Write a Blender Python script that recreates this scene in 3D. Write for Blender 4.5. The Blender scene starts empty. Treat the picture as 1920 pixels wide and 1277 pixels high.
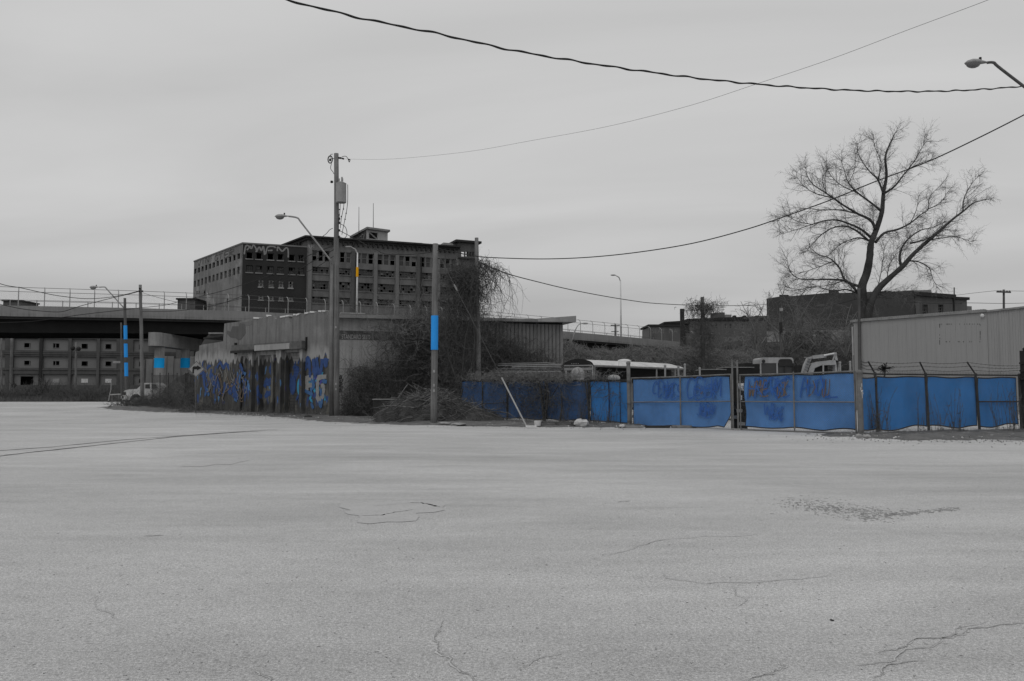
import bpy, math, random
import numpy as np
from mathutils import Vector
random.seed(7); RNG = np.random.default_rng(7)
S = bpy.context.scene; COL = S.collection
# ---------------------------------------------------------------- camera
F = 1500.0; CAMH = 1.5; TH = math.atan(96.5 / F)
cam = bpy.data.cameras.new('camera'); cam.lens = 36 * F / 1920; cam.sensor_width = 36
cam.clip_start = 0.1; cam.clip_end = 6000
camo = bpy.data.objects.new('camera', cam); COL.objects.link(camo)
camo.location = (0, 0, CAMH); camo.rotation_euler = (math.pi / 2 + TH, 0, 0); S.camera = camo
# ---------------------------------------------------------------- world: overcast sky over a faint Nishita sky
SUN_EL, SUN_AZ = math.radians(58), math.radians(205)
W = bpy.data.worlds.new('World'); S.world = W; W.use_nodes = True
nt = W.node_tree; N = nt.nodes; L = nt.links; N.clear()
def nd(t, **k):
    n = N.new(t)
    for a, b in k.items(): setattr(n, a, b)
    return n
out = nd('ShaderNodeOutputWorld'); bg = nd('ShaderNodeBackground'); bg.inputs['Strength'].default_value = 0.1
sky = nd('ShaderNodeTexSky', sky_type='NISHITA', sun_disc=False, sun_elevation=SUN_EL, sun_rotation=SUN_AZ)
bw = nd('ShaderNodeRGBToBW'); L.new(sky.outputs[0], bw.inputs[0])
tc = nd('ShaderNodeTexCoord'); sx = nd('ShaderNodeSeparateXYZ'); L.new(tc.outputs['Generated'], sx.inputs[0])
def mth(op, a, b=None, c=None):
    m = nd('ShaderNodeMath', operation=op)
    for i, v in enumerate((a, b, c)):
        if v is None: continue
        if isinstance(v, (int, float)): m.inputs[i].default_value = v
        else: L.new(v, m.inputs[i])
    return m.outputs[0]
zz = mth('MAXIMUM', sx.outputs['Z'], 0.0)
grad = nd('ShaderNodeMapRange'); grad.interpolation_type = 'SMOOTHSTEP'
L.new(zz, grad.inputs[0]); grad.inputs[1].default_value = 0.02; grad.inputs[2].default_value = 0.24
grad.inputs[3].default_value = 4.55; grad.inputs[4].default_value = 5.95
den = mth('ADD', zz, 0.16)
cx = mth('DIVIDE', sx.outputs['X'], den); cy = mth('DIVIDE', sx.outputs['Y'], den)
cb = nd('ShaderNodeCombineXYZ'); L.new(mth('MULTIPLY', cx, 0.38), cb.inputs[0]); L.new(mth('ADD', cy, mth('MULTIPLY', cx, 0.18)), cb.inputs[1])
nz = nd('ShaderNodeTexNoise'); L.new(cb.outputs[0], nz.inputs['Vector']); nz.inputs['Scale'].default_value = 1.5
nz.inputs['Detail'].default_value = 6; nz.inputs['Roughness'].default_value = 0.45; nz.inputs['Distortion'].default_value = 0.5
cl = nd('ShaderNodeMapRange'); L.new(nz.outputs[0], cl.inputs[0]); cl.inputs[1].default_value = 0.3; cl.inputs[2].default_value = 0.7
cl.inputs[3].default_value = 0.89; cl.inputs[4].default_value = 1.095
cloud = mth('MULTIPLY', grad.outputs[0], cl.outputs[0])
tot = mth('ADD', mth('MULTIPLY', cloud, 0.94), mth('MULTIPLY', mth('MINIMUM', bw.outputs[0], 12.0), 0.04))
L.new(tot, bg.inputs['Color']); L.new(bg.outputs[0], out.inputs[0])
# ---------------------------------------------------------------- sun behind the cloud layer
sl = bpy.data.lights.new('sun', 'SUN'); sl.energy = 0.7; sl.angle = math.radians(40); sl.color = (1, 0.995, 0.985)
so = bpy.data.objects.new('sun', sl); COL.objects.link(so)
sd = Vector((math.sin(SUN_AZ) * math.cos(SUN_EL), math.cos(SUN_AZ) * math.cos(SUN_EL), math.sin(SUN_EL)))
so.rotation_euler = sd.to_track_quat('Z', 'Y').to_euler()
so.location = (0, 0, 60)
vs = S.view_settings; vs.view_transform = 'Standard'; vs.look = 'None'; vs.exposure = 0.0; vs.gamma = 1.0; vs.use_curve_mapping = False
# ---------------------------------------------------------------- helpers
cT, sT = math.cos(TH), math.sin(TH)
def ray(px, py):
    dx = (px - 960) / F; dv = (638.5 - py) / F
    return Vector((dx, cT - dv * sT, sT + dv * cT))
def at(px, py, Y):
    r = ray(px, py); t = Y / r.y
    return Vector((r.x * t, Y, CAMH + r.z * t))
def atx(px, Y, py=700): return at(px, py, Y).x
def smooth(a, b, x):
    t = min(1, max(0, (x - a) / (b - a))); return t * t * (3 - 2 * t)
def gz(x, y): return 0.45 * smooth(46, 86, y)
def gnd(px, py):
    r = ray(px, py); z = 0.0
    for _ in range(12):
        t = (z - CAMH) / r.z; y = r.y * t; z = gz(0, y)
    return Vector((r.x * t, y, z))
def vplane(A, B, px, py):
    """point where the sight ray meets the vertical plane through plan points A, B"""
    r = ray(px, py); d = (B[0] - A[0], B[1] - A[1])
    n = (-d[1], d[0]); t = (n[0] * A[0] + n[1] * A[1]) / (n[0] * r.x + n[1] * r.y)
    return Vector((r.x * t, r.y * t, CAMH + r.z * t))
class Fr:
    """a vertical wall frame: a along the wall, b up, c outward (towards the viewer's side)"""
    def __init__(s, A, B, z=0.0, flip=False):
        s.O = Vector((A[0], A[1], z)); d = Vector((B[0] - A[0], B[1] - A[1], 0)); s.W = d.length; s.u = d.normalized()
        s.n = Vector((s.u.y, -s.u.x, 0))
        if flip: s.n = -s.n
    def p(s, a, b, c=0): return s.O + s.u * a + Vector((0, 0, b)) + s.n * c
    def uv(s, px, py):
        q = vplane(s.O, s.O + s.u, px, py) - s.O
        return (q.dot(s.u), q.z)
class MB:
    def __init__(s): s.v = []; s.f = []; s.m = []
    def add(s, vs, fs, mi=0):
        k = len(s.v); s.v += [tuple(v) for v in vs]; s.f += [tuple(i + k for i in f) for f in fs]; s.m += [mi] * len(fs)
    def quad(s, a, b, c, d, mi=0): s.add([a, b, c, d], [(0, 1, 2, 3)], mi)
    def hexa(s, p, mi=0): s.add(p, [(0, 3, 2, 1), (4, 5, 6, 7), (0, 1, 5, 4), (1, 2, 6, 5), (2, 3, 7, 6), (3, 0, 4, 7)], mi)
    def box(s, x0, x1, y0, y1, z0, z1, mi=0):
        s.hexa([(x0, y0, z0), (x1, y0, z0), (x1, y1, z0), (x0, y1, z0), (x0, y0, z1), (x1, y0, z1), (x1, y1, z1), (x0, y1, z1)], mi)
    def fbox(s, fr, a0, a1, b0, b1, c0, c1, mi=0):
        s.hexa([fr.p(a0, b0, c1), fr.p(a1, b0, c1), fr.p(a1, b0, c0), fr.p(a0, b0, c0), fr.p(a0, b1, c1), fr.p(a1, b1, c1), fr.p(a1, b1, c0), fr.p(a0, b1, c0)], mi)
    def beam(s, p, q, w, h=None, up=Vector((0, 0, 1)), mi=0):
        p, q = Vector(p), Vector(q); h = h or w; d = (q - p).normalized()
        if abs(d.dot(up)) > .98: up = Vector((1, 0, 0))
        x = d.cross(up).normalized() * (w / 2); y = x.cross(d).normalized() * (h / 2)
        s.hexa([p - x - y, p + x - y, p + x + y, p - x + y, q - x - y, q + x - y, q + x + y, q - x + y], mi)
    def tube(s, pts, rad, n=8, mi=0, caps=True):
        pts = [Vector(p) for p in pts]; rs = rad if isinstance(rad, (list, tuple)) else [rad] * len(pts)
        k = len(s.v); up = Vector((0, 0, 1)); px = None
        for i, p in enumerate(pts):
            d = (pts[min(i + 1, len(pts) - 1)] - pts[max(i - 1, 0)]).normalized()
            if px is None:
                a = Vector((1, 0, 0)) if abs(d.z) > .9 else up
                px = d.cross(a).normalized()
            px = (px - d * px.dot(d)).normalized(); py = d.cross(px)
            for j in range(n):
                t = 2 * math.pi * j / n; s.v.append(tuple(p + (px * math.cos(t) + py * math.sin(t)) * rs[i]))
        for i in range(len(pts) - 1):
            for j in range(n):
                a = k + i * n + j; b = k + i * n + (j + 1) % n; s.f.append((a, b, b + n, a + n)); s.m.append(mi)
        if caps:
            s.f.append(tuple(k + j for j in range(n))[::-1]); s.m.append(mi)
            e = k + (len(pts) - 1) * n; s.f.append(tuple(e + j for j in range(n))); s.m.append(mi)
    def prism(s, prof, ext, mi=0):
        """prof: closed list of 3D points, ext: vector"""
        n = len(prof); e = Vector(ext); p = [Vector(q) for q in prof]
        s.add(p + [q + e for q in p], [tuple(range(n))[::-1], tuple(range(n, 2 * n))] + [(i, (i + 1) % n, n + (i + 1) % n, n + i) for i in range(n)], mi)
    def sphere(s, c, r, nu=10, nv=6, mi=0, z0=-1, jit=0):
        c = Vector(c); r = r if isinstance(r, (tuple, list)) else (r, r, r); k = len(s.v)
        for i in range(nv + 1):
            ph = -math.pi / 2 + math.pi * i / nv
            for j in range(nu):
                t = 2 * math.pi * j / nu; q = 1 + (random.uniform(-jit, jit) if jit else 0)
                s.v.append((c.x + r[0] * math.cos(ph) * math.cos(t) * q, c.y + r[1] * math.cos(ph) * math.sin(t) * q, c.z + r[2] * max(z0, math.sin(ph)) * q))
        for i in range(nv):
            for j in range(nu):
                a = k + i * nu + j; b = k + i * nu + (j + 1) % nu; s.f.append((a, b, b + nu, a + nu)); s.m.append(mi)
    def build(s, name, mats, parent=None, loc=None, smoothf=False):
        me = bpy.data.meshes.new(name)
        o = bpy.data.objects.new(name, me); COL.objects.link(o)
        if parent is not None:
            base = WL(parent); o.parent = parent
        else:
            base = Vector(loc) if loc is not None else Vector((0, 0, 0)); o.location = base
        me.from_pydata([(v[0] - base.x, v[1] - base.y, v[2] - base.z) for v in s.v], [], s.f)
        mats = mats if isinstance(mats, (list, tuple)) else [mats]
        for m in mats: me.materials.append(m)
        me.polygons.foreach_set('material_index', s.m)
        if smoothf: me.polygons.foreach_set('use_smooth', [True] * len(s.f))
        me.update(); return o
def WL(o):
    v = Vector((0, 0, 0))
    while o is not None: v = v + Vector(o.location); o = o.parent
    return v
def tag(o, label=None, cat=None, group=None, kind=None):
    if label: o['label'] = label
    if cat: o['category'] = cat
    if group: o['group'] = group
    if kind: o['kind'] = kind
    return o
def thing(name, label, cat, loc, group=None):
    o = bpy.data.objects.new(name, None); COL.objects.link(o); o.location = loc; o.empty_display_size = 0.3
    return tag(o, label, cat, group)
def copy_tree(o, loc=None, parent=None):
    c = o.copy(); COL.objects.link(c)
    if parent is not None: c.parent = parent
    for ch in list(o.children): copy_tree(ch, None, c)
    if loc is not None: c.location = loc
    return c
def segs(name, P0, P1, R0, R1, mat, parent=None, sides=3, base=None):
    """many thin rods in one mesh"""
    P0 = np.asarray(P0, float); P1 = np.asarray(P1, float); n = len(P0)
    R0 = np.broadcast_to(np.asarray(R0, float), (n,)); R1 = np.broadcast_to(np.asarray(R1, float), (n,))
    d = P1 - P0; d /= (np.linalg.norm(d, axis=1, keepdims=True) + 1e-9)
    a = np.where(np.abs(d[:, 2:3]) > .9, np.array([[1., 0, 0]]), np.array([[0, 0, 1.]]))
    x = np.cross(d, a); x /= (np.linalg.norm(x, axis=1, keepdims=True) + 1e-9); y = np.cross(d, x)
    vs = np.empty((n, 2 * sides, 3))
    for j in range(sides):
        t = 2 * math.pi * j / sides; o = x * math.cos(t) + y * math.sin(t)
        vs[:, j] = P0 + o * R0[:, None]; vs[:, sides + j] = P1 + o * R1[:, None]
    fb = np.array([(j, (j + 1) % sides, sides + (j + 1) % sides, sides + j) for j in range(sides)])
    fs = (np.arange(n)[:, None, None] * (2 * sides) + fb[None]).reshape(-1)
    me = bpy.data.meshes.new(name); ob = bpy.data.objects.new(name, me); COL.objects.link(ob)
    if parent is not None: b = WL(parent); ob.parent = parent
    else: b = Vector(base) if base is not None else Vector((0, 0, 0)); ob.location = b
    vs = vs.reshape(-1, 3) - np.array(b)[None]
    me.vertices.add(len(vs)); me.vertices.foreach_set('co', vs.reshape(-1))
    nf = n * sides; me.loops.add(nf * 4); me.loops.foreach_set('vertex_index', fs)
    me.polygons.add(nf); me.polygons.foreach_set('loop_start', np.arange(nf) * 4); me.polygons.foreach_set('loop_total', np.full(nf, 4))
    me.update(calc_edges=True); me.materials.append(mat); return ob
def walk(P, D, steps, step, wob, grav=0.0, curl=None):
    """random-walk strands; P, D (n,3). returns stacked segment ends and parameter"""
    P = P.copy(); D = D / (np.linalg.norm(D, axis=1, keepdims=True) + 1e-9); A, B, T = [], [], []
    for i in range(steps):
        D = D + RNG.normal(0, wob, D.shape); D[:, 2] += grav
        D /= (np.linalg.norm(D, axis=1, keepdims=True) + 1e-9)
        Q = P + D * (step if np.isscalar(step) else step[:, None]); A.append(P); B.append(Q); T.append(np.full(len(P), i / steps)); P = Q
    return np.concatenate(A), np.concatenate(B), np.concatenate(T)
# ---------------------------------------------------------------- materials
def mat(name, c, c2=None, scale=0.6, rough=0.88, streak=0.0, fine=0.15, fscale=9.0, bump=0.0, metal=0.0, c3=None, s3=2.0, t3=(0.55, 0.6), spec=0.25, st=(4, 4, .25)):
    """grime-varied surface: c..c2 by a broad noise, vertical run-off streaks, fine grain, optional third colour in patches"""
    m = bpy.data.materials.new(name); m.use_nodes = True; t = m.node_tree; n = t.nodes; l = t.links
    b = n['Principled BSDF']; b.inputs['Roughness'].default_value = rough; b.inputs['Metallic'].default_value = metal
    b.inputs['Specular IOR Level'].default_value = spec
    g = n.new('ShaderNodeNewGeometry')
    def col(v): return (v, v, v, 1) if isinstance(v, (int, float)) else (*v, 1)
    def noise(sc, det=5, vec=None, ro=.6):
        q = n.new('ShaderNodeTexNoise'); q.inputs['Scale'].default_value = sc; q.inputs['Detail'].default_value = det; q.inputs['Roughness'].default_value = ro
        l.new(vec or g.outputs['Position'], q.inputs['Vector']); return q.outputs['Fac']
    def rng(x, a, b2, c0=0, c1=1):
        q = n.new('ShaderNodeMapRange'); l.new(x, q.inputs[0])
        for i, v in enumerate((a, b2, c0, c1)): q.inputs[i + 1].default_value = v
        return q.outputs[0]
    def mix(fac, A, B, bt='MIX'):
        q = n.new('ShaderNodeMix'); q.data_type = 'RGBA'; q.blend_type = bt
        for s_, v in ((q.inputs[0], fac), (q.inputs[6], A), (q.inputs[7], B)):
            if hasattr(v, 'is_linked') or hasattr(v, 'node'): l.new(v, s_)
            elif isinstance(v, (int, float)) and s_ == q.inputs[0]: s_.default_value = v
            else: s_.default_value = col(v)
        return q.outputs[2]
    if c2 is None: c2 = tuple(x * .72 for x in c) if isinstance(c, tuple) else c * .72
    o = mix(rng(noise(scale, 6), .35, .65), c, c2)
    if c3 is not None: o = mix(rng(noise(s3, 5), *t3), o, c3)
    if streak:
        mp = n.new('ShaderNodeMapping'); mp.inputs['Scale'].default_value = st; l.new(g.outputs['Position'], mp.inputs[0])
        o = mix(1.0, o, mix(rng(noise(1.0, 5, mp.outputs[0]), .38, .66, 1 + streak * .4, 1 - streak), 0.0, 1.0), 'MULTIPLY')
    if fine: o = mix(1.0, o, mix(rng(noise(fscale, 4), .3, .7, 1 - fine, 1 + fine), 0.0, 1.0), 'MULTIPLY')
    l.new(o, b.inputs['Base Color'])
    if bump:
        bp = n.new('ShaderNodeBump'); bp.inputs['Strength'].default_value = bump; bp.inputs['Distance'].default_value = .03
        l.new(noise(fscale * 1.5, 4), bp.inputs['Height']); l.new(bp.outputs[0], b.inputs['Normal'])
    m['tools'] = 1
    return m
M = {}
M['dirt'] = mat('dirt', .15, .09, 1.2, fine=.35, fscale=14, bump=.5, c3=.26, s3=5, t3=(.58, .66))
M['earth'] = mat('earth', .13, .08, .4, fine=.3, fscale=6, bump=.4)
M['pole'] = mat('pole_wood', .21, .15, 1.0, streak=.35, st=(14, 14, .5), fine=.12)
M['poledark'] = mat('pole_wood_dark', .11, .08, 1.0, streak=.3, st=(14, 14, .5))
M['galv'] = mat('galvanised', .36, .28, 2, rough=.5, metal=.3)
M['white'] = mat('white_paint', .72, .6, 1.5, streak=.15)
M['lightgrey'] = mat('light_grey', .38, .3, 1.5, streak=.15)
M['dark'] = mat('dark_metal', .035, .025, 2)
M['black'] = mat('black', .015, .012, 2, rough=.6)
M['wire'] = mat('wire', .03, .025, 2)
M['wirelt'] = mat('wire_light', .12, .1, 2)
M['blue'] = mat('blue_band', (.035, .33, .85), (.03, .30, .80), 1, fine=.04)
M['cyan'] = mat('cyan_band', (.012, .44, .97), (.01, .42, .96), 1, fine=.04)
M['yellow'] = mat('yellow_band', (.85, .42, .005), (.8, .38, .005), 1, fine=.04)
M['bark'] = mat('bark', .065, .04, 2, fine=.3, fscale=16, bump=.6)
M['twig'] = mat('twig', .17, .12, 1)
M['branch'] = mat('branch', .085, .055, 2)
M['vine'] = mat('vine_stem', .13, .075, 1.5, fine=.3, fscale=5)
M['vinelt'] = mat('vine_stem_pale', .25, .16, 1.5, fine=.3, fscale=5)
M['grass'] = mat('dry_grass', .17, .1, 1.5, fine=.3, fscale=6)
M['leafpile'] = mat('dead_leaves', .085, .05, 3, fine=.5, fscale=14, bump=.8)
M['conc'] = mat('concrete', .27, .2, .5, streak=.25, fine=.12)
M['conclt'] = mat('concrete_pale', .36, .27, .5, streak=.22, fine=.12)
M['deckconc'] = mat('bridge_concrete', .27, .22, .25, streak=.12, fine=.08, fscale=3)
M['girder'] = mat('girder', .02, .015, 1)
M['rust'] = mat('worn_steel', .14, .09, 3, fine=.3, fscale=12)
M['fpost'] = mat('fence_pipe', .2, .13, 3, fine=.2, fscale=14)
M['fdark'] = mat('dark_fence_pipe', .05, .03, 3, fine=.3, fscale=12)
def tarp_mat(name, c, c2, dirt):
    return mat(name, c, c2, 0.9, rough=.75, streak=.16, fine=.05, fscale=20, c3=tuple(x * .5 + .03 for x in c), s3=.8, t3=(.62, .9) if not dirt else (.5, .75), st=(1.2, 1.2, .7))
M['tarpA'] = tarp_mat('gate_screen_blue', (.115, .295, .65), (.09, .235, .53), 0)
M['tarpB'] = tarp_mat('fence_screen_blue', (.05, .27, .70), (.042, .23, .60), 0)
M['tarpC'] = tarp_mat('dull_screen_blue', (.045, .13, .32), (.045, .085, .18), 1)  # darker, greyer blue with wider dull patches
M['gblue'] = mat('spray_blue', (.042, .085, .23), (.035, .065, .17), 3, fine=.1)
M['gblue2'] = mat('spray_blue_bright', (.06, .145, .31), (.05, .11, .24), 3, fine=.15)
M['gcyan'] = mat('spray_cyan', (.05, .3, .46), (.05, .22, .4), 3)
M['gviolet'] = mat('spray_violet', (.09, .08, .33), (.07, .07, .28), 3)
M['gorange'] = mat('spray_ochre', (.19, .135, .09), (.15, .115, .09), 3)
M['ggrey'] = mat('spray_grey', .27, .22, 3)
M['gdark'] = mat('spray_dark', .04, .03, 3)
M['glass'] = mat('dark_glass', .02, .03, .5, rough=.25, spec=.5)
M['glassgrey'] = mat('dusty_glass', .055, .03, .4, rough=.5, spec=.5)
M['brickdark'] = mat('dark_brick', .038, .03, .3, fine=.12, fscale=4)
M['brick'] = mat('brick', .12, .095, .25, streak=.2, st=(1, 1, .12), fine=.14, fscale=3)
M['bricklt'] = mat('pale_brick', .20, .15, .3, fine=.15, fscale=3)
M['render'] = mat('stained_render', .25, .17, .18, streak=.3, st=(.8, .8, .07), fine=.12, fscale=2, c3=.33, s3=.25, t3=(.52, .68))
M['spandrel'] = mat('spandrel', .18, .13, .3, streak=.2, st=(1, 1, .12), fine=.1)
M['panelwall'] = mat('infill_panel', .20, .17, .15, fine=.06, fscale=3)
M['shedlt'] = mat('pale_sheet', .42, .34, .6, streak=.15)
M['siding'] = mat('steel_siding', .24, .19, .4, streak=.22, st=(5, 5, .25), fine=.06)
M['ware'] = mat('warehouse_sheet', .30, .28, .2, streak=.05, fine=.03)
M['roofmetal'] = mat('roof_flashing', .3, .2, 1, streak=.2)
M['tire'] = mat('tyre', .02, .015, 2)
M['carwhite'] = mat('white_car_paint', .5, .36, 1.5, rough=.4, spec=.5)
M['trash'] = mat('litter_white', .6, .42, 5, fine=.15)
M['wood'] = mat('weathered_timber', .24, .15, 2, streak=.2)
M['signface'] = mat('sign_face', .30, .27, 2, rough=.6)
M['crack'] = mat('crack_dark', .33, .28, 3)
M['cracklt'] = mat('crack_filler', .53, .48, 3)
M['patch'] = mat('patch_dark', .47, .43, 3, fine=.2, fscale=30)
M['groove'] = mat('rail_groove', .14, .1, 3)
# ================================================================ ground
def road_material():
    m = bpy.data.materials.new('worn_pavement'); m.use_nodes = True; t = m.node_tree; n = t.nodes; l = t.links
    b = n['Principled BSDF']; b.inputs['Roughness'].default_value = .92; b.inputs['Specular IOR Level'].default_value = .2
    g = n.new('ShaderNodeNewGeometry')
    def noise(sc, det=4, vs_=(1, 1, 1), rot=0, ro=.55, dist=0):
        mp = n.new('ShaderNodeMapping'); mp.inputs['Scale'].default_value = vs_; mp.inputs['Rotation'].default_value = (0, 0, rot)
        l.new(g.outputs['Position'], mp.inputs[0]); q = n.new('ShaderNodeTexNoise'); l.new(mp.outputs[0], q.inputs['Vector'])
        q.inputs['Scale'].default_value = sc; q.inputs['Detail'].default_value = det; q.inputs['Roughness'].default_value = ro; q.inputs['Distortion'].default_value = dist
        return q.outputs['Fac']
    def rng(x, a, b2, c0, c1):
        q = n.new('ShaderNodeMapRange'); l.new(x, q.inputs[0])
        for i, v in enumerate((a, b2, c0, c1)): q.inputs[i + 1].default_value = v
        return q.outputs[0]
    def mul(a, c):
        q = n.new('ShaderNodeMath'); q.operation = 'MULTIPLY'; l.new(a, q.inputs[0])
        if isinstance(c, float): q.inputs[1].default_value = c
        else: l.new(c, q.inputs[1])
        return q.outputs[0]
    v = rng(noise(.12, 5), .3, .7, .86, 1.10)
    v = mul(v, rng(noise(.45, 6, (.4, 1.2, 1), .35, dist=.9), .3, .72, .865, 1.07))
    v = mul(v, rng(noise(.6, 6, (.3, 1.5, 1), -.5, dist=1.2), .32, .7, .90, 1.05))
    v = mul(v, rng(noise(.7, 7, (.3, 1.3, 1), .5, dist=1.5), .55, .75, 1.0, .88))
    v = mul(v, rng(noise(6, 5), .3, .7, .94, 1.05)); v = mul(v, rng(noise(20, 3, ro=.7), .3, .7, .91, 1.08))
    v = mul(v, rng(noise(48, 3, ro=.7), .36, .64, .74, 1.24))
    v = mul(v, rng(noise(120, 2, ro=.7), .38, .62, .72, 1.26))
    vo = n.new('ShaderNodeTexVoronoi'); vo.inputs['Scale'].default_value = 38; l.new(g.outputs['Position'], vo.inputs['Vector'])
    sp = n.new('ShaderNodeSeparateColor'); l.new(vo.outputs['Color'], sp.inputs[0])
    v = mul(v, rng(sp.outputs[0], .93, 1.0, 1.0, .8))
    v = mul(v, .515)
    l.new(v, b.inputs['Base Color'])
    bp = n.new('ShaderNodeBump'); bp.inputs['Strength'].default_value = .5; bp.inputs['Distance'].default_value = .008
    l.new(noise(90, 3, ro=.7), bp.inputs['Height']); l.new(bp.outputs[0], b.inputs['Normal'])
    return m
M['road'] = road_material()
def grid(name, xs, ys, zf, m, smoothf=True, keep=None):
    nx, ny = len(xs), len(ys); mb = MB()
    mb.v = [(x, y, zf(x, y)) for y in ys for x in xs]
    for j in range(ny - 1):
        for i in range(nx - 1):
            a = j * nx + i
            if keep is None or keep(mb.v[a], mb.v[a + 1], mb.v[a + nx], mb.v[a + nx + 1]): mb.f.append((a, a + 1, a + nx + 1, a + nx))
    mb.m = [0] * len(mb.f); return mb.build(name, m, smoothf=smoothf)
def wob(x, y, s=1.0):
    return (math.sin(x * 1.7 * s + 1.3) * math.cos(y * 1.3 * s + .7) + .6 * math.sin(x * 3.9 * s - y * 3.1 * s) + .35 * math.sin(x * 8.3 * s + y * 6.1 * s + 2) + .2 * math.cos(x * 17 * s - y * 13 * s))
def lin(a, b, n): return [a + (b - a) * i / n for i in range(n + 1)]
tag(grid('ground', [-3000, -800, -300] + lin(-200, 200, 40) + [300, 800, 3000], [-400, -60, -10] + lin(0, 120, 60) + lin(130, 260, 13) + [400, 900, 3500],
         lambda x, y: gz(x, y) - (0.18 if y < 87.5 else 0.0) + (.0 if y < 95 else .12 * wob(x * .2, y * .2)), M['earth']), kind='structure')
tag(grid('road', lin(-150, 110, 130), lin(-8, 86, 94), lambda x, y: gz(x, y), M['road']), kind='structure')
# dirt verges that creep over the pavement
FA = Vector((atx(860, 45.4), 45.4, 0)); G0 = Vector((atx(1182, 35.7), 35.7, 0)); G2 = Vector((atx(1608, 28.2), 28.2, 0)); R0 = Vector((atx(1645, 28.9), 28.9, 0)); R1 = Vector((atx(1917, 31), 31, 0))
BC = Vector((atx(618, 48.8), 48.8, 0)); BL = Vector((atx(365, 59.2), 59.2, 0)); BR = Vector((atx(1056, 53), 53, 0))
VP = [((BL.x - 9, 67.5), 1.8), ((BL.x - 5, 63.5), 2.8), ((BL.x, 58.9), 2.2), ((-20, 56.3), 1.6), ((-15, 52), 1.5), ((-11.3, 47.8), 1.7), ((-7.5, 43.2), 2.6), ((-4, 39.5), 2.7), ((-1, 38.2), 2.8), ((2, 36.6), 2.3), ((4.9, 35.6), 1.3)]
VP2 = [((11.6, 27.8), .8), ((13.3, 27.2), 1.9), ((16, 27.9), 2.6), ((20, 28.8), 3.0), ((26, 30.5), 3.6), ((32, 32), 3.5)]
def verge_d(x, y, path):
    best = -9
    for (p, r), (q, r2) in zip(path[:-1], path[1:]):
        dx, dy = q[0] - p[0], q[1] - p[1]; t = max(0, min(1, ((x - p[0]) * dx + (y - p[1]) * dy) / (dx * dx + dy * dy)))
        d = math.hypot(x - p[0] - dx * t, y - p[1] - dy * t); best = max(best, (r + (r2 - r) * t) - d)
    return best
def verge_z(path):
    def f(x, y):
        d = verge_d(x, y, path) + .35 * wob(x, y)
        h = .10 * smooth(-.1, 1.6, d) + .02 * wob(x * 2.2, y * 2.2) - .03 + (.045 if d > 0 else .045 * smooth(-1, 0, d))
        return gz(x, y) + h - (0.08 * smooth(0, 1, -d) if d < 0 else 0)
    return f
def vkeep(a, b, c, d): return max(v[2] - gz(v[0], v[1]) for v in (a, b, c, d)) > -.01
tag(grid('dirt_verge', lin(-46, 7, 265), lin(33, 76, 215), verge_z(VP), M['dirt'], keep=vkeep), kind='structure')
tag(grid('dirt_verge', lin(9, 36, 155), lin(23, 37, 80), verge_z(VP2), M['dirt'], keep=vkeep), kind='structure')
# cracks, joints and patches: thin sheets lying on the pavement
def strip(path, w, z=.005, jit=.5, n=None, taper=True):
    mb = MB(); P = []
    pts = [gnd(*p) for p in path]
    for _ in range(3):
        q = [pts[0]]
        for a, b in zip(pts[:-1], pts[1:]):
            d = b - a; q += [a.lerp(b, random.uniform(.35, .65)) + Vector((-d.y, d.x, 0)) * random.uniform(-.13, .13) * (jit > .1), b]
        pts = q
    for a, b in zip(pts[:-1], pts[1:]):
        k = max(2, int((b - a).length / (n or .08)))
        for i in range(k): P.append(a.lerp(b, i / k))
    P.append(pts[-1]); Lp = []; Rp = []; m_ = len(P); off = 0
    for i, p in enumerate(P):
        d = (P[min(i + 1, m_ - 1)] - P[max(0, i - 1)]).normalized(); s_ = Vector((d.y, -d.x, 0)); off = off * .8 + random.gauss(0, w * jit)
        ww = w * random.uniform(.35, 1) * (min(1, 6 * i / m_, 6 * (m_ - 1 - i) / m_) if taper else 1)
        zz_ = road_z(p.x, p.y) + z
        Lp.append((p.x + s_.x * (off + ww / 2), p.y + s_.y * (off + ww / 2), zz_)); Rp.append((p.x + s_.x * (off - ww / 2), p.y + s_.y * (off - ww / 2), zz_))
    mb.v = Lp + Rp; mb.f = [(i, i + 1, m_ + i + 1, m_ + i) for i in range(m_ - 1)]; mb.m = [0] * (m_ - 1); return mb
def road_z(x, y): return gz(x, y)
CR = [([(836, 1162), (815, 1190), (820, 1215), (850, 1235), (905, 1290)], .016), ([(430, 1235), (434, 1250), (425, 1262)], .008), ([(475, 1255), (505, 1270), (520, 1290)], .014),
      ([(1240, 1072), (1252, 1085), (1330, 1095), (1480, 1087), (1600, 1078)], .010), ([(1370, 1098), (1400, 1125), (1380, 1140)], .008),
      ([(1640, 1228), (1700, 1213), (1790, 1190), (1850, 1178), (1930, 1160)], .018), ([(1600, 1250), (1680, 1240), (1760, 1205), (1860, 1165)], .010), ([(1400, 1277), (1450, 1262), (1470, 1250), (1460, 1240)], .012), ([(1640, 1277), (1655, 1255), (1740, 1240)], .012),
      ([(960, 1260), (1010, 1235), (1060, 1225)], .006), ([(1130, 1045), (1270, 1010), (1430, 1000)], .010), ([(165, 1115), (180, 1135), (210, 1150), (230, 1165)], .006)]
for p, w in CR:
    random.seed(int(p[0][0]))
    tag(strip(p, w * 1.3, .003, jit=.3, n=.05).build('crack_filler', M['cracklt']), kind='structure')
    random.seed(int(p[0][0]))
    tag(strip([(a + 1, b - .3) for a, b in p], w * .45, .006, jit=.4, n=.04).build('pavement_crack', M['crack']), kind='structure')
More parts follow.
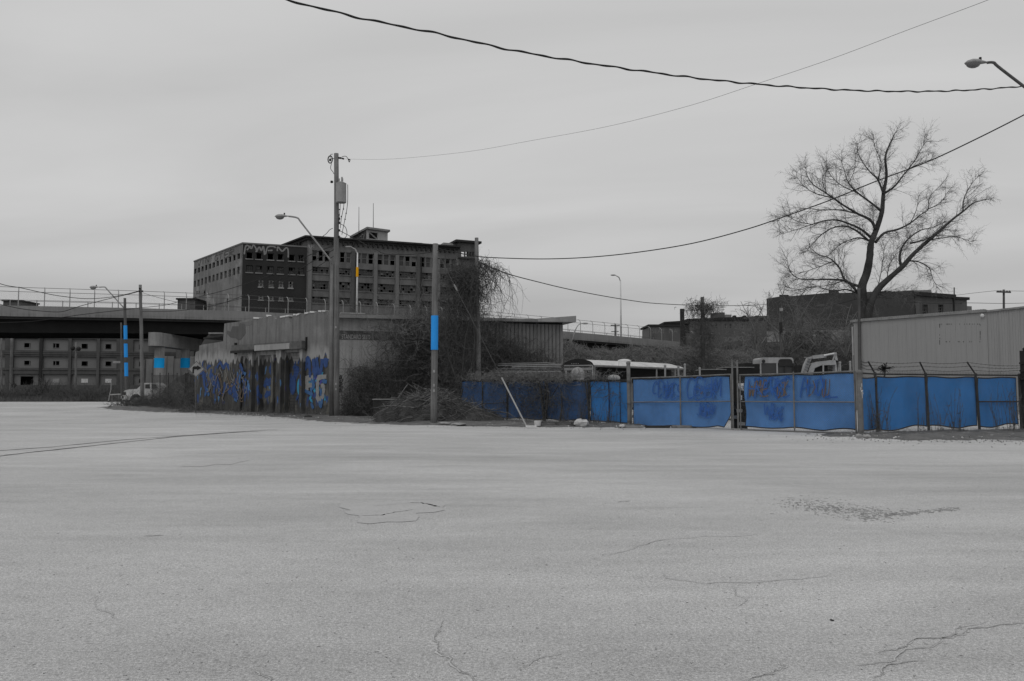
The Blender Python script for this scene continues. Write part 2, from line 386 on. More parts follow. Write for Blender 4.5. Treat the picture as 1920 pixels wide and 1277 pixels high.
for p, w, z in [([(670, 968), (720, 967), (775, 955)], .035, .005), ([(770, 942), (800, 946), (824, 952)], .05, .005), ([(690, 950), (740, 946), (772, 943)], .018, .005), ([(266, 1006), (290, 1005), (306, 1003)], .035, .005),
                ([(1155, 942), (1180, 939)], .03, .005)]:
    tag(strip(p, w, z, jit=.3, n=.1).build('pavement_crack', M['crack']), kind='structure')
# sunken tram rails crossing on the left
for p, w in [([(-40, 860), (0, 855), (80, 846), (200, 833), (330, 819), (440, 811), (530, 806)], .2), ([(-40, 849), (0, 845), (100, 838), (230, 825), (400, 813), (560, 802)], .17)]:
    tag(strip(p, w * 1.0, .005, jit=.06, n=.5).build('rail_groove', M['groove']), kind='structure')
def blot(cx_, cy_, rx, ry, m, n=26, z=.005, name='pavement_patch'):
    c = gnd(cx_, cy_); mb = MB(); pts = []
    for i in range(n):
        t = 2 * math.pi * i / n; q = 1 + .22 * math.sin(3 * t + cx_) + .12 * math.sin(7 * t + cy_) + random.uniform(-.08, .08)
        x, y = c.x + rx * q * math.cos(t), c.y + ry * q * math.sin(t); pts.append((x, y, road_z(x, y) + z))
    mb.add(pts + [(c.x, c.y, road_z(c.x, c.y) + z)], [(i, (i + 1) % n, n) for i in range(n)]); tag(mb.build(name, m), kind='structure')
blot(735, 957, .62, .9, M['patch']); blot(410, 866, .45, 1.1, M['patch']); pass; pass
# raveled pot-hole crumbs
P0 = []; P1 = []
for i in range(900):
    u = RNG.random(); cx0 = 1480 + 190 * u + RNG.normal(0, 26); cy0 = 942 + 28 * u + RNG.normal(0, 6)
    if RNG.random() < .25: cx0 = 1660 + 140 * RNG.random(); cy0 = 966 - 12 * (cx0 - 1660) / 140 + RNG.normal(0, 2)
    g_ = gnd(cx0, cy0); s_ = RNG.normal(0, .022, 2); P0.append((g_.x, g_.y, .001)); P1.append((g_.x + s_[0], g_.y + s_[1] * 1.3, .002))
tag(segs('gravel_crumbs', P0, P1, RNG.uniform(.002, .009, len(P0)), .003, M['crack']), 'loose dark crumbs around the shallow pothole in the pavement', 'gravel', kind='stuff')
P0 = []; P1 = []
for i in range(520):
    px_ = RNG.uniform(-20, 1940); py_ = 815 + 460 * RNG.random() ** 1.2
    g_ = gnd(px_, py_); s_ = RNG.normal(0, .01, 2); P0.append((g_.x, g_.y, road_z(g_.x, g_.y) + .002)); P1.append((g_.x + s_[0], g_.y + s_[1], road_z(g_.x, g_.y) + .004))
P0 = np.array(P0); dd = P0[:, 1]
tag(segs('loose_gravel', P0, P1, .002 + .0003 * dd, .001, M['crack']), 'scattered grit lying over the wide worn pavement', 'gravel', kind='stuff')

# ================================================================ wall with real openings
def wall_mb(fr, W0, W1, H0, H1, openings, depth=.35, c=0.0, mi=0, mb=None):
    mb = mb or MB(); us = sorted(set([W0, W1] + [min(max(o[i], W0), W1) for o in openings for i in (0, 1)])); bs = sorted(set([H0, H1] + [min(max(o[i], H0), H1) for o in openings for i in (2, 3)]))
    for a0, a1 in zip(us[:-1], us[1:]):
        if a1 - a0 < 1e-4: continue
        run = None
        for b0, b1 in list(zip(bs[:-1], bs[1:])) + [(None, None)]:
            hole = b0 is None or any(o[0] - 1e-5 <= (a0 + a1) / 2 <= o[1] + 1e-5 and o[2] <= (b0 + b1) / 2 <= o[3] for o in openings)
            if not hole: run = (run[0], b1) if run else (b0, b1)
            elif run: mb.quad(fr.p(a0, run[0], c), fr.p(a1, run[0], c), fr.p(a1, run[1], c), fr.p(a0, run[1], c), mi); run = None
    for a0, a1, b0, b1 in [o[:4] for o in openings]:
        d = c - depth
        mb.quad(fr.p(a0, b0, c), fr.p(a0, b0, d), fr.p(a0, b1, d), fr.p(a0, b1, c), mi); mb.quad(fr.p(a1, b0, c), fr.p(a1, b1, c), fr.p(a1, b1, d), fr.p(a1, b0, d), mi)
        mb.quad(fr.p(a0, b0, c), fr.p(a1, b0, c), fr.p(a1, b0, d), fr.p(a0, b0, d), mi); mb.quad(fr.p(a0, b1, c), fr.p(a0, b1, d), fr.p(a1, b1, d), fr.p(a1, b1, c), mi)
    return mb
def rect(fr, x0, x1, y0, y1, xm=None):
    """pixel box -> wall rectangle"""
    a0 = fr.uv(x0, (y0 + y1) / 2)[0]; a1 = fr.uv(x1, (y0 + y1) / 2)[0]; xm = (x0 + x1) / 2 if xm is None else xm
    return (min(a0, a1), max(a0, a1), fr.uv(xm, y1)[1], fr.uv(xm, y0)[1])
def window(par, fr, o, cols, rows, depth=.3, missing=.25, m=None, sill=None, fw=.07, fm=None, name='window'):
    a0, a1, b0, b1 = o; w = MB(); fm = fm or M['rust']; c0, c1 = -depth, -depth + .08
    for i in range(cols + 1):
        a = a0 + (a1 - a0) * i / cols; h = fw / 2 if 0 < i < cols else fw; aa = min(max(a, a0 + h), a1 - h); w.fbox(fr, aa - h, aa + h, b0, b1, c0, c1)
    for j in range(rows + 1):
        b = b0 + (b1 - b0) * j / rows; h = fw / 2; bb = min(max(b, b0 + h), b1 - h); w.fbox(fr, a0, a1, bb - h, bb + h, c0 + .01, c1 + .01)
    wo = w.build(name, fm, par); g1 = MB()
    for i in range(cols):
        for j in range(rows):
            if random.random() < missing: continue
            x0 = a0 + (a1 - a0) * i / cols; x1 = a0 + (a1 - a0) * (i + 1) / cols; y0 = b0 + (b1 - b0) * j / rows; y1 = b0 + (b1 - b0) * (j + 1) / rows
            t = random.uniform(-.01, .01); g1.fbox(fr, x0 + .02, x1 - .02, y0 + .02, y1 - .02, c0 - .03 + t, c0 - .02 + t, random.choice((0, 0, 0, 1, 1, 1, 1, 2)) if m is None else 0)
    if g1.v: g1.build('pane', [M['glassgrey'], M['glass'], M['panelwall']] if m is None else m, wo)
    if sill:
        s_ = MB(); s_.fbox(fr, a0 - .12, a1 + .12, b0 - .22, b0 - .002, -.1, .12); s_.build('sill', sill, wo)
    return wo
# stroke lettering
GL = {'A': [[(0, 0), (.1, .6), (.5, 1), (.9, .6), (1, 0)], [(.1, .42), (.9, .42)]], 'M': [[(0, 0), (.12, 1), (.5, .45), (.88, 1), (1, 0)]], 'F': [[(0, 0), (.05, 1), (1, .95)], [(.04, .5), (.75, .55)]],
      'C': [[(1, .85), (.6, 1), (.15, .8), (0, .4), (.3, .05), (.9, .1)]], 'E': [[(1, .95), (.1, 1), (0, 0), (1, .03)], [(.05, .5), (.8, .5)]], 'H': [[(0, 0), (.08, 1)], [(.9, 1), (1, 0)], [(.04, .5), (.95, .52)]],
      'R': [[(0, 0), (.05, 1), (.8, .95), (.85, .6), (.05, .5), (1, 0)]], 'G': [[(1, .85), (.5, 1), (.05, .7), (.1, .15), (.6, 0), (1, .3), (.6, .45)]], 'O': [[(.5, 1), (.1, .8), (0, .35), (.4, 0), (.9, .25), (1, .7), (.5, 1)]],
      'L': [[(0, 1), (.05, 0), (1, .05)]], 'W': [[(0, 1), (.25, 0), (.5, .7), (.75, 0), (1, 1)]], 'S': [[(1, .9), (.3, 1), (.05, .7), (.9, .4), (.8, .05), (0, .05)]], 'T': [[(.5, 0), (.5, 1)], [(0, .95), (1, 1)]],
      'N': [[(0, 0), (.05, 1), (.9, .05), (1, 1)]], 'K': [[(0, 0), (.05, 1)], [(1, 1), (.05, .5), (1, 0)]], 'D': [[(0, 0), (.05, 1), (.8, .8), (.95, .3), (0, 0)]], 'I': [[(.5, 0), (.5, 1)]], 'V': [[(0, 1), (.5, 0), (1, 1)]], 'Y': [[(0, 1), (.5, .5), (1, 1)], [(.5, .5), (.45, 0)]],
      'P': [[(0, 0), (.05, 1), (.8, .9), (.8, .55), (.03, .45)]], 'U': [[(0, 1), (.1, .1), (.8, 0), (1, 1)]], 'X': [[(0, 0), (1, 1)], [(0, 1), (1, 0)]], 'Z': [[(0, 1), (1, .95), (0, .05), (1, 0)]], 'B': [[(0, 0), (.05, 1), (.8, .85), (.1, .52), (.95, .25), (0, 0)]], 'J': [[(.8, 1), (.8, .1), (.1, .1)]]}
def curve(pts, k=5):
    """Catmull-Rom through 2D/3D points"""
    P = [Vector(p) if len(p) == 3 else Vector((p[0], p[1], 0)) for p in pts]; out_ = []
    for i in range(len(P) - 1):
        a, b, c_, d = P[max(i - 1, 0)], P[i], P[i + 1], P[min(i + 2, len(P) - 1)]
        for j in range(k):
            t = j / k; out_.append(.5 * ((2 * b) + (c_ - a) * t + (2 * a - 5 * b + 4 * c_ - d) * t * t + (3 * b - a - 3 * c_ + d) * t ** 3))
    return out_ + [P[-1]]
def ribbon(mb, fr, pts, w, c=.012, mi=0, vary=.25, fc=None):
    P = curve(pts, 5); n_ = len(P); Lq = []; Rq = []
    for i, p in enumerate(P):
        d = (P[min(i + 1, n_ - 1)] - P[max(0, i - 1)]); d = d.normalized() if d.length > 1e-6 else Vector((1, 0, 0)); s_ = Vector((-d.y, d.x, 0)) * w / 2 * (1 + random.uniform(-vary, vary))
        cc = c + i * .0004 + (fc(p.x, p.y) if fc else 0)
        Lq.append(fr.p(p.x + s_.x, p.y + s_.y, cc)); Rq.append(fr.p(p.x - s_.x, p.y - s_.y, cc))
    mb.add(Lq + Rq, [(i, i + 1, n_ + i + 1, n_ + i) for i in range(n_ - 1)], mi)
def lettering(mb, fr, txt, a0, a1, b0, b1, w, c=.012, mi=0, jit=.06, slant=0, fc=None):
    n_ = len(txt); cw = (a1 - a0) / n_
    for i, ch in enumerate(txt):
        for k_, st_ in enumerate(GL.get(ch, [])):
            pts = [(a0 + cw * (i + .08 + .84 * x) + slant * y * (b1 - b0) + random.uniform(-jit, jit) * cw, b0 + (b1 - b0) * y + random.uniform(-jit, jit) * (b1 - b0)) for x, y in st_]
            ribbon(mb, fr, pts, w, c + .004 * (i % 3) + .003 * k_, mi, fc=fc)
def font_text(par, fr, txt, a0, a1, b0, h, m, c=.012, name='lettering', shear=0.0):
    cu = bpy.data.curves.new('t', 'FONT'); cu.body = txt; cu.size = 1; cu.shear = shear; tmp = bpy.data.objects.new('t', cu); COL.objects.link(tmp)
    me = bpy.data.meshes.new_from_object(tmp.evaluated_get(bpy.context.evaluated_depsgraph_get())); COL.objects.unlink(tmp); bpy.data.objects.remove(tmp)
    xs = [v.co.x for v in me.vertices]; ys = [v.co.y for v in me.vertices]; X0, X1, Y1 = min(xs), max(xs), max(ys); base = WL(par)
    for v in me.vertices:
        q = fr.p(a0 + (v.co.x - X0) / (X1 - X0) * (a1 - a0), b0 + v.co.y / .7 * h, c); v.co = q - base
    me.materials.clear(); me.materials.append(m); me.name = name
    o = bpy.data.objects.new(name, me); COL.objects.link(o); o.parent = par; return o
# ================================================================ overpass
BA = Vector((-61, 95)); BD = Vector((.85, .527)).normalized()
def bp(s): q = BA + BD * s; return (q.x, q.y)
def bplane(px, py):
    q = vplane((BA.x, BA.y), bp(10), px, py); return (Vector((q.x, q.y)) - BA).dot(BD), q.z
ctrl = [bplane(*p) for p in [(0, 572.5), (250, 577.5), (440, 583), (620, 591), (850, 604), (1056, 621), (1180, 632), (1285, 642), (1440, 656)]]
ctrl = [(ctrl[0][0] - 60, ctrl[0][1] - .4)] + ctrl
def btop(s):
    for (s0, z0), (s1, z1) in zip(ctrl[:-1], ctrl[1:]):
        if s <= s1: return z0 + (z1 - z0) * (s - s0) / (s1 - s0)
    return ctrl[-1][1]
SS = lin(ctrl[0][0], ctrl[-1][0], 60); BN = Vector((BD.y, -BD.x))  # towards the viewer
def bpt(s, c, z): q = BA + BD * s + BN * c; return Vector((q.x, q.y, z))
bridge = thing('overpass', 'long concrete highway overpass with fenced parapets crossing behind the ruined corner building', 'bridge', bpt(0, 0, gz(0, 95)))
def bsweep(name, c0, c1, t0, t1, m):
    """sweep a rectangle t0..t1 below the parapet top"""
    mb = MB(); n_ = len(SS)
    for s in SS:
        z = btop(s); mb.v += [tuple(bpt(s, c0, z - t1)), tuple(bpt(s, c1, z - t1)), tuple(bpt(s, c1, z - t0)), tuple(bpt(s, c0, z - t0))]
    for i in range(n_ - 1):
        for j in range(4): a = 4 * i + j; b = 4 * i + (j + 1) % 4; mb.f.append((a, b, b + 4, a + 4))
    mb.f += [(0, 3, 2, 1), (4 * n_ - 4, 4 * n_ - 3, 4 * n_ - 2, 4 * n_ - 1)]; mb.m = [0] * len(mb.f); return mb.build(name, m, bridge)
bsweep('parapet', -.35, 0, 0, .95, M['deckconc']); bsweep('parapet', -14.4, -14.05, 0, .95, M['deckconc'])
bsweep('deck', -14.4, .0, .953, 1.3, M['conc'])
for k in range(6): bsweep('girder', -1.4 - 2.35 * k, -1.0 - 2.35 * k, 1.303, 3.2, M['girder'])
bsweep('edge_beam', -.5, -.12, 1.303, 1.62, M['dark'])
# pier in view: hammer-head cap on round columns, blue bands painted round them
def pier(x, y, n, lab_blue):
    s0 = (Vector((x, y)) - BA).dot(BD); zt = btop(s0) - 3.2; g = gz(0, y)
    mb = MB(); prof = []
    for i in range(9): t = math.pi + math.pi * i / 8; prof.append((x + .85 * math.cos(t), y - 1.3 + .85 * math.sin(t)))
    prof += [(x + .85, y + 6 * n), (x - .85, y + 6 * n)]
    mb.prism([(p[0], p[1], zt - 1.75) for p in prof], (0, 0, 1.74)); mb.build('pier_cap', M['conclt'], bridge)
    for k in range(n):
        yy = y + 7.2 * k; xx = x + .45 * k; c_ = MB(); c_.tube([(xx, yy, g - .5), (xx, yy, zt - 1.77)], .62, 20, caps=False); co = c_.build('column', M['conclt'], bridge, smoothf=True)
        if lab_blue:
            b = MB(); zb = at(298 if k == 0 else 345, 690, yy).z; zc = at(298 if k == 0 else 345, 671.5, yy).z; b.tube([(xx, yy, zb), (xx, yy, zc)], .632, 20, caps=False)
            tag(b.build('painted_band', M['cyan'], co, smoothf=True), 'bright blue band painted around the column')
pier(atx(298, 104.6), 104.6, 2, True)
q = bp(75); pier(q[0], q[1], 2, False); q = bp(-28); pier(q[0], q[1], 2, False)
# safety fence with hooked posts on the near parapet, plain posts on the far one
def post_mesh(h, hook):
    mb = MB(); pts = [(0, 0, 0), (0, 0, h * .72)]
    if hook:
        for i in range(1, 6): t = i / 5 * math.pi / 2.3; pts.append((-BN.x * (.9 * (1 - math.cos(t))), -BN.y * (.9 * (1 - math.cos(t))), h * .72 + h * .30 * math.sin(t)))
    else: pts.append((0, 0, h))
    mb.tube(pts, .055, 6); me = bpy.data.meshes.new('post'); me.from_pydata(mb.v, [], mb.f); me.materials.append(M['galv']); return me
fenceN = thing('bridge_fence', 'tall hooked-post safety fence on the near parapet of the overpass', 'fence', bpt(0, -.17, btop(0)))
fenceF = thing('bridge_fence', 'straight-post fence on the far parapet of the overpass', 'fence', bpt(0, -14.2, btop(0)))
def fence_run(par, c, h, hook, rails, step, m):
    me = post_mesh(h, hook); base = WL(par); s = SS[0] + 2
    while s < SS[-1]:
        o = bpy.data.objects.new('post', me); COL.objects.link(o); o.parent = par; o.location = bpt(s, c, btop(s)) - base; s += step
    for hb, off in rails:
        mb = MB(); mb.tube([bpt(s_, c - off, btop(s_) + hb) for s_ in SS], .03, 5); mb.build('rail', m, par)
fence_run(fenceN, -.17, 2.35, True, [(1.72, .02), (2.3, .55)], 2.72, M['wirelt'])
fence_run(fenceF, -14.2, 2.1, False, [(2.08, 0), (1.95, 0)], 3.1, M['wirelt'])
# chain-link cloth of the near fence, too fine to count
P0 = []; P1 = []; s = SS[0]
while s < SS[-1] - 1.8:
    for sg in (0, 1.7):
        P0.append(bpt(s + sg, -.17, btop(s) + .02)); P1.append(bpt(s + 1.7 - sg, -.17, btop(s) + 1.7))
    s += .16
tag(segs('fence_cloth', P0, P1, .0016, .0016, M['wirelt'], fenceN), kind='stuff')
# small roof / structure peeking over the far parapet on the left, and one before the factory
def blk(name, label, cat, px0, px1, py0, py1, Y, dep, m, parts=()):
    A = at(px0, py1, Y); B = at(px1, py1, Y); zt = at((px0 + px1) / 2, py0, Y).z; t = thing(name, label, cat, ((A.x + B.x) / 2, Y + dep / 2, gz(0, Y)))
    mb = MB(); mb.box(A.x, B.x, Y, Y + dep, gz(0, Y) - .3, zt); mb.build('wall', m, t)
    r = MB(); r.box(A.x - .3, B.x + .3, Y - .3, Y + dep + .3, zt + .002, zt + .35); r.build('roof', M['dark'], t); return t, A, B, zt
blk('rooftop_building', 'small flat-roofed building top seen over the overpass parapet at the far left edge', 'building', 3, 36, 565, 640, 215, 8, M['brick'])
blk('rooftop_building', 'low block roof seen between the overpass fence and the pale factory wall', 'building', 331, 364, 562, 640, 176, 10, M['brick'])
# lamp posts standing on the overpass
def bridge_lamp(px, ytop, band, side, label):
    s0, _ = bplane(px, 600); b = bpt(s0, -.5, btop(s0)); t = thing('bridge_lamp_post', label, 'lamp post', b, 'lamp posts on the overpass')
    zt = at(px, ytop, b.y).z; mb = MB(); mb.tube([b - Vector((0, 0, .9)), (b.x, b.y, zt)], [.17, .1], 8); p_ = mb.build('pole', M['white'], t, smoothf=True)
    m2 = MB(); m2.tube([(b.x, b.y, zt - .25), (b.x - .3 * side, b.y, zt + .5), (b.x - 1.0 * side, b.y, zt + .9)], [.1, .1, .07], 8); m2.build('arm', M['lightgrey'], t)
    h_ = MB(); h_.sphere((b.x - 1.35 * side, b.y, zt + .9), (.5, .2, .14), 10, 6); h_.build('lamp_head', M['lightgrey'], t)
    if band:
        z0, z1 = at(px, band[1], b.y).z, at(px, band[0], b.y).z; y_ = MB(); y_.tube([(b.x, b.y, z0), (b.x, b.y, z1)], .19, 10, caps=False); tag(y_.build('painted_band', M['yellow'], p_), 'yellow band around the pole')
bridge_lamp(671, 474, (501, 519), 1, 'white lamp post with a yellow band standing in front of the ruined factory')
bridge_lamp(1167.5, 525, None, 1, 'slim plain grey lamp post on the descending part of the overpass')

# ================================================================ ruined factory
YB = 165.0
def pl(px, Y, py=560): q = at(px, py, Y); return (q.x, q.y)
zt0 = at(453, 457, YB).z; zb0 = .4
fac = thing('ruined_factory', 'big abandoned multi-storey factory with broken windows and rooftop graffiti behind the overpass', 'building', (atx(600, 172), 172, zb0))
frL = Fr(pl(362, 188.5), pl(453, YB), zb0); frF = Fr(pl(453, YB), pl(578, 169.6), zb0); HL = zt0 - zb0
# left pale face
ops = []
for r, (ya, yb, yl, yr) in enumerate([(473, 484, 504, 484), (499, 512, 528, 506)]):
    pass
nL = 12
def lrow(xi0, yL0, yL1, xi1, yR0, yR1, n_, wfrac):
    res = []
    for i in range(n_):
        t = (i + .5) / n_; a_l = frL.uv(xi0, 500)[0]; a_r = frL.uv(xi1, 500)[0]; a = a_l + (a_r - a_l) * t; w_ = (a_r - a_l) / n_ * wfrac / 2
        res.append((a - w_, a + w_, frL.uv(xi1, yR1)[1], frL.uv(xi1, yR0)[1]))
    return res
ops = lrow(363, 0, 0, 451, 474, 484.5, 12, .6) + lrow(363, 0, 0, 451, 499, 512.5, 12, .56)
sm = [rect(frL, 368, 370.5, 546, 552), rect(frL, 372, 374, 545, 552), rect(frL, 382, 385, 545, 553), rect(frL, 425.5, 428.5, 560, 570), rect(frL, 382, 385, 571, 580)]
wall_mb(frL, 0, frL.W, 0, HL, ops + sm, .3).build('wall', M['render'], fac)
for o in ops[12:]: window(fac, frL, o, 1, 2, .35, .35)
for o in sm: window(fac, frL, o, 1, 2, .35, .5)
# dark front face
r1 = [rect(frF, a, b, 473, 485, 470) for a, b in ((461, 474), (479.5, 491.5), (501, 513.5), (520, 531.5), (541, 553), (559, 569.5))]
r2 = [rect(frF, a, b, 497.5, 510.5, 470) for a, b in ((461.5, 474), (479.5, 491.5), (501, 513.5), (520, 531.5), (541, 553), (559, 570))]
r3 = [rect(frF, a, b, 525, 538.5, 510) for a, b in ((484.5, 494), (503.5, 513), (522.5, 531.5), (540.5, 549.5))]
r4 = [rect(frF, a, b, 555, 563, 510) for a, b in ((484.5, 494), (503.5, 513), (522.5, 531.5), (540.5, 549.5))]
dm = wall_mb(frF, 0, frF.W, 0, HL, r1 + r2 + r3 + r4, .5).build('wall', M['brickdark'], fac)
for o in r1[:5]: window(fac, frF, o, 1, 1, .4, 1.0, sill=M['conc'])
window(fac, frF, r1[5], 2, 1, .4, .5, sill=M['conc'])
for o in r2: window(fac, frF, o, 3, 2, .3, .15, m=M['glassgrey'], sill=M['conc'], fm=M['brickdark'])
for o in r3 + r4: window(fac, frF, o, 1, 2, .3, .4, sill=M['conclt'], fm=M['conc'], fw=.16)
# roof slab, back walls, inner floors (hollow so the sky shows through upper openings)
C0 = frL.p(0, 0); C1 = frF.p(0, 0); C2 = frF.p(frF.W, 0); C3 = C2 + (C0 - C1) * 1.0
mb = MB()
for zq in (4, 8, 12, 16, 20, 24, 28.2): mb.add([C0 + Vector((0, 0, zq)) + frL.n * -.6 * 0, C1 + Vector((0, 0, zq)), C2 + Vector((0, 0, zq)), C3 + Vector((0, 0, zq))], [(0, 1, 2, 3)])
inner = mb.build('floor_slab', M['dark'], fac)
mb = MB(); mb.add([frL.p(.02, HL - .6, -.02), frL.p(frL.W, HL - .6, -.02), frF.p(frF.W, HL - .6, -.02), C3 + Vector((0, 0, HL - .6))], [(0, 1, 2, 3)]); mb.build('roof', M['dark'], fac)
mb = MB(); mb.quad(C0, C3, C3 + Vector((0, 0, HL)), C0 + Vector((0, 0, HL))); mb.quad(C2 + frF.n * -.6, C3, C3 + Vector((0, 0, HL)), C2 + frF.n * -.6 + Vector((0, 0, HL))); mb.build('rear_wall', M['dark'], fac)
cp = MB(); cp.fbox(frL, -.1, frL.W + .05, HL + .002, HL + .3, -.45, .1); cp.fbox(frF, -.05, frF.W, HL + .003, HL + .3, -.45, .09); cp.build('coping', M['bricklt'], fac)
gm = MB(); a_ = lambda x, y: frF.uv(x, y)
for st_ in ([(458, 477), (460, 464), (464, 460), (471, 466), (475, 459.5), (480, 466), (480.5, 473)], [(481, 472), (486, 463), (490, 470), (494, 462), (496, 478)], [(498, 477), (502, 463.5), (513, 462.5), (517, 465)], [(502, 470), (511, 469.5)], [(520, 471), (521, 463), (529, 471), (536, 465), (540, 468), (540.5, 483)], [(463, 469), (470, 461)]):
    ribbon(gm, frF, [a_(*p) for p in st_], .30, .03 + random.random() * .02, vary=.2)
gm.build('graffiti', M['ggrey'], fac)
for x0, x1, y0, y1, t_ in ((370, 400, 480, 491, 'VINI'), (402, 418, 476, 487, 'GT'), (420, 440, 468, 480, 'ER')):
    gm = MB(); A_ = frL.uv(x0, y1); B_ = frL.uv(x1, y0 - 1); lettering(gm, frL, t_, A_[0], B_[0], frL.uv(x1, y1 - 3)[1], frL.uv(x1, y0 - 2)[1] , .28, .03, jit=.05); gm.build('graffiti', M['brick'], fac)
# main block
frM = Fr(pl(575, 169.2), pl(861, 181.6), zb0); HM = at(575, 445.5, 169.2).z - zb0
pil = [581, 621.5, 662, 704, 744.5, 784.5, 821.5, 858]
pa = [frM.uv(x, 500)[0] for x in pil]
lv = [(frM.uv(600, b)[1], frM.uv(600, a)[1]) for a, b in ((470, 489.5), (500.5, 513), (526.5, 542.5), (556.5, 568.5))]
lv += [(lv[3][0] - 4.4, lv[3][1] - 4.0), (lv[3][0] - 8.8, lv[3][1] - 8.0)]
ops = []; wl = []
for i in range(len(pa) - 1):
    x0, x1 = pa[i] + .38, pa[i + 1] - .38
    for r, (b0, b1) in enumerate(lv):
        if r == 0:
            w_ = (x1 - x0 - .36) / 3
            for k in range(3): o = (x0 + k * (w_ + .18), x0 + k * (w_ + .18) + w_, b0, b1); ops.append(o); wl.append((o, 1, 2, .55))
        else: o = (x0 + .15, x1 - .15, b0, b1); ops.append(o); wl.append((o, 6, 3, .22))
wall_mb(frM, 0, frM.W, 0, HM, ops, .45).build('wall', M['spandrel'], fac)
for o, c_, r_, ms in wl: window(fac, frM, o, c_, r_, .35, ms, fw=.08, sill=M['spandrel'] if c_ > 1 else None, fm=M['rust'] if c_ > 1 else M['conc'])
for i, x in enumerate(pa):
    p_ = MB(); p_.fbox(frM, x - .38, x + .38, 0, lv[0][1] + .3, .003, .35); p_.build('pilaster', M['brick'] if i in (2, 5) else M['bricklt'], fac)
for i in (2, 5):
    p_ = MB(); p_.tube([frM.p(pa[i] + .55, .5, .5), frM.p(pa[i] + .55, lv[0][1], .5)], .14, 6); p_.build('drainpipe', M['dark'], fac)
c_ = MB(); c_.fbox(frM, -.5, frM.W, HM + .003, HM + .35, -.5, .9); c_.fbox(frM, -.3, frM.W, HM - .5, HM, .004, .45); c_.build('cornice', M['brickdark'], fac)
for i in range(30):
    b_ = MB(); a = .8 + i * (frM.W - 1.2) / 30; b_.fbox(frM, a, a + .35, HM - 1.25, HM - .502, .005, .6); b_.build('bracket', M['brickdark'], fac)
gm = MB(); A_ = frM.uv(585, 462); lettering(gm, frM, 'AUPT', frM.uv(577, 460)[0], frM.uv(590, 460)[0], frM.uv(580, 465)[1], frM.uv(580, 459)[1], .14, .03); gm.build('graffiti', M['lightgrey'], fac)
# left return wall of the main block, roof, floors, back
D0 = frM.p(0, 0); DL = Vector((atx(520, 183, 460), 183, zb0)); frS = Fr((DL.x, DL.y), (D0.x, D0.y), zb0)
sw = MB(); sw.quad(frS.p(-6, 0), frS.p(frS.W, 0), frS.p(frS.W, HM), frS.p(-6, HM)); sw.build('wall', M['brick'], fac)
c_ = MB(); c_.fbox(frS, -6, frS.W + .5, HM + .006, HM + .36, -.5, .8); c_.fbox(frS, -6, frS.W, HM - .5, HM, .004, .4); c_.build('cornice', M['brickdark'], fac)
for i in range(10):
    b_ = MB(); a = 1 + i * 1.4; b_.fbox(frS, a, a + .4, HM - 1.2, HM - .502, .005, .6); b_.build('bracket', M['brickdark'], fac)
back = (frM.n * -22)
mb = MB()
for zq in [l0[0] - .9 for l0 in lv] + [HM - .8]:
    z_ = Vector((0, 0, zq)); mb.add([frM.p(.1, 0, -.5) + z_, frM.p(frM.W - .1, 0, -.5) + z_, frM.p(frM.W - .1, 0) + back + z_, frM.p(.1, 0) + back + z_], [(0, 1, 2, 3)])
mb.build('floor_slab', M['dark'], fac)
mb = MB(); mb.quad(frM.p(0, 0) + back, frM.p(frM.W, 0) + back, frM.p(frM.W, HM) + back, frM.p(0, HM) + back); mb.quad(frM.p(frM.W, 0), frM.p(frM.W, 0) + back, frM.p(frM.W, HM) + back, frM.p(frM.W, HM)); mb.build('rear_wall', M['brickdark'], fac)
# stair tower at the end of the roof
frT = Fr(pl(859, 181.2), pl(897, 183.2), zb0); HT = at(880, 456, 182.4).z - zb0
to = [rect(frT, a, b, 472, 481) for a, b in ((865, 871), (873, 878.5), (880, 884), (885.5, 888.5))]
wall_mb(frT, 0, frT.W, 0, HT, to, .4).build('wall', M['brick'], fac)
c_ = MB(); c_.fbox(frT, -.8, frT.W + .5, HT + .003, HT + .5, -8, .7); c_.fbox(frT, -.2, frT.W, rect(frT, 865, 888, 472, 484)[2] - .3, rect(frT, 865, 888, 472, 484)[2], .003, .4); c_.build('cornice', M['brickdark'], fac)
mb = MB(); mb.quad(frT.p(0, HM, 0), frT.p(0, HM, -8), frT.p(0, HT, -8), frT.p(0, HT, 0)); mb.quad(frT.p(frT.W, 0, 0), frT.p(frT.W, 0, -8), frT.p(frT.W, HT, -8), frT.p(frT.W, HT, 0)); mb.build('side_wall', M['brick'], fac)
mb = MB(); mb.fbox(frM, frM.uv(835, 460)[0], frM.uv(858, 460)[0], HM + .36, HM + 1.3, -4, -1.5); mb.build('roof_hatch', M['conclt'], fac)
# rooftop plant room, coping and two masts
frP = Fr((atx(687, 176, 440), 176), (atx(727, 179, 440), 179), 0); z0_, z1_ = HM + zb0 - .2, at(690, 430, 176).z
frQ = Fr((atx(661, 186, 440), 186), (atx(687, 176, 440), 176), 0)
o_ = (1.9, 3.0, z1_ - 3.4, z1_ - .6)
o2 = rect(frP, 692, 708, 436, 448)
wall_mb(frP, 0, frP.W, z0_, z1_, [o2], .3).build('penthouse_wall', M['shedlt'], fac); mb = MB(); mb.quad(frQ.p(0, z0_), frQ.p(frQ.W, z0_), frQ.p(frQ.W, z1_), frQ.p(0, z1_)); mb.build('penthouse_wall', M['brickdark'], fac)
mb = MB(); mb.beam(frP.p(o2[0], o2[3], -.2), frP.p(o2[1], o2[2], -.2), .3); mb.build('beam', M['conc'], fac)
mb = MB(); p_ = [frQ.p(-.3, z1_, .6), frP.p(-.2, z1_, .7), frP.p(frP.W + .3, z1_, .6), frP.p(frP.W, z1_, .6) + (frQ.p(0, 0) - frQ.p(frQ.W, 0))]; mb.prism(p_, (0, 0, .45)); mb.build('penthouse_roof', M['conc'], fac)
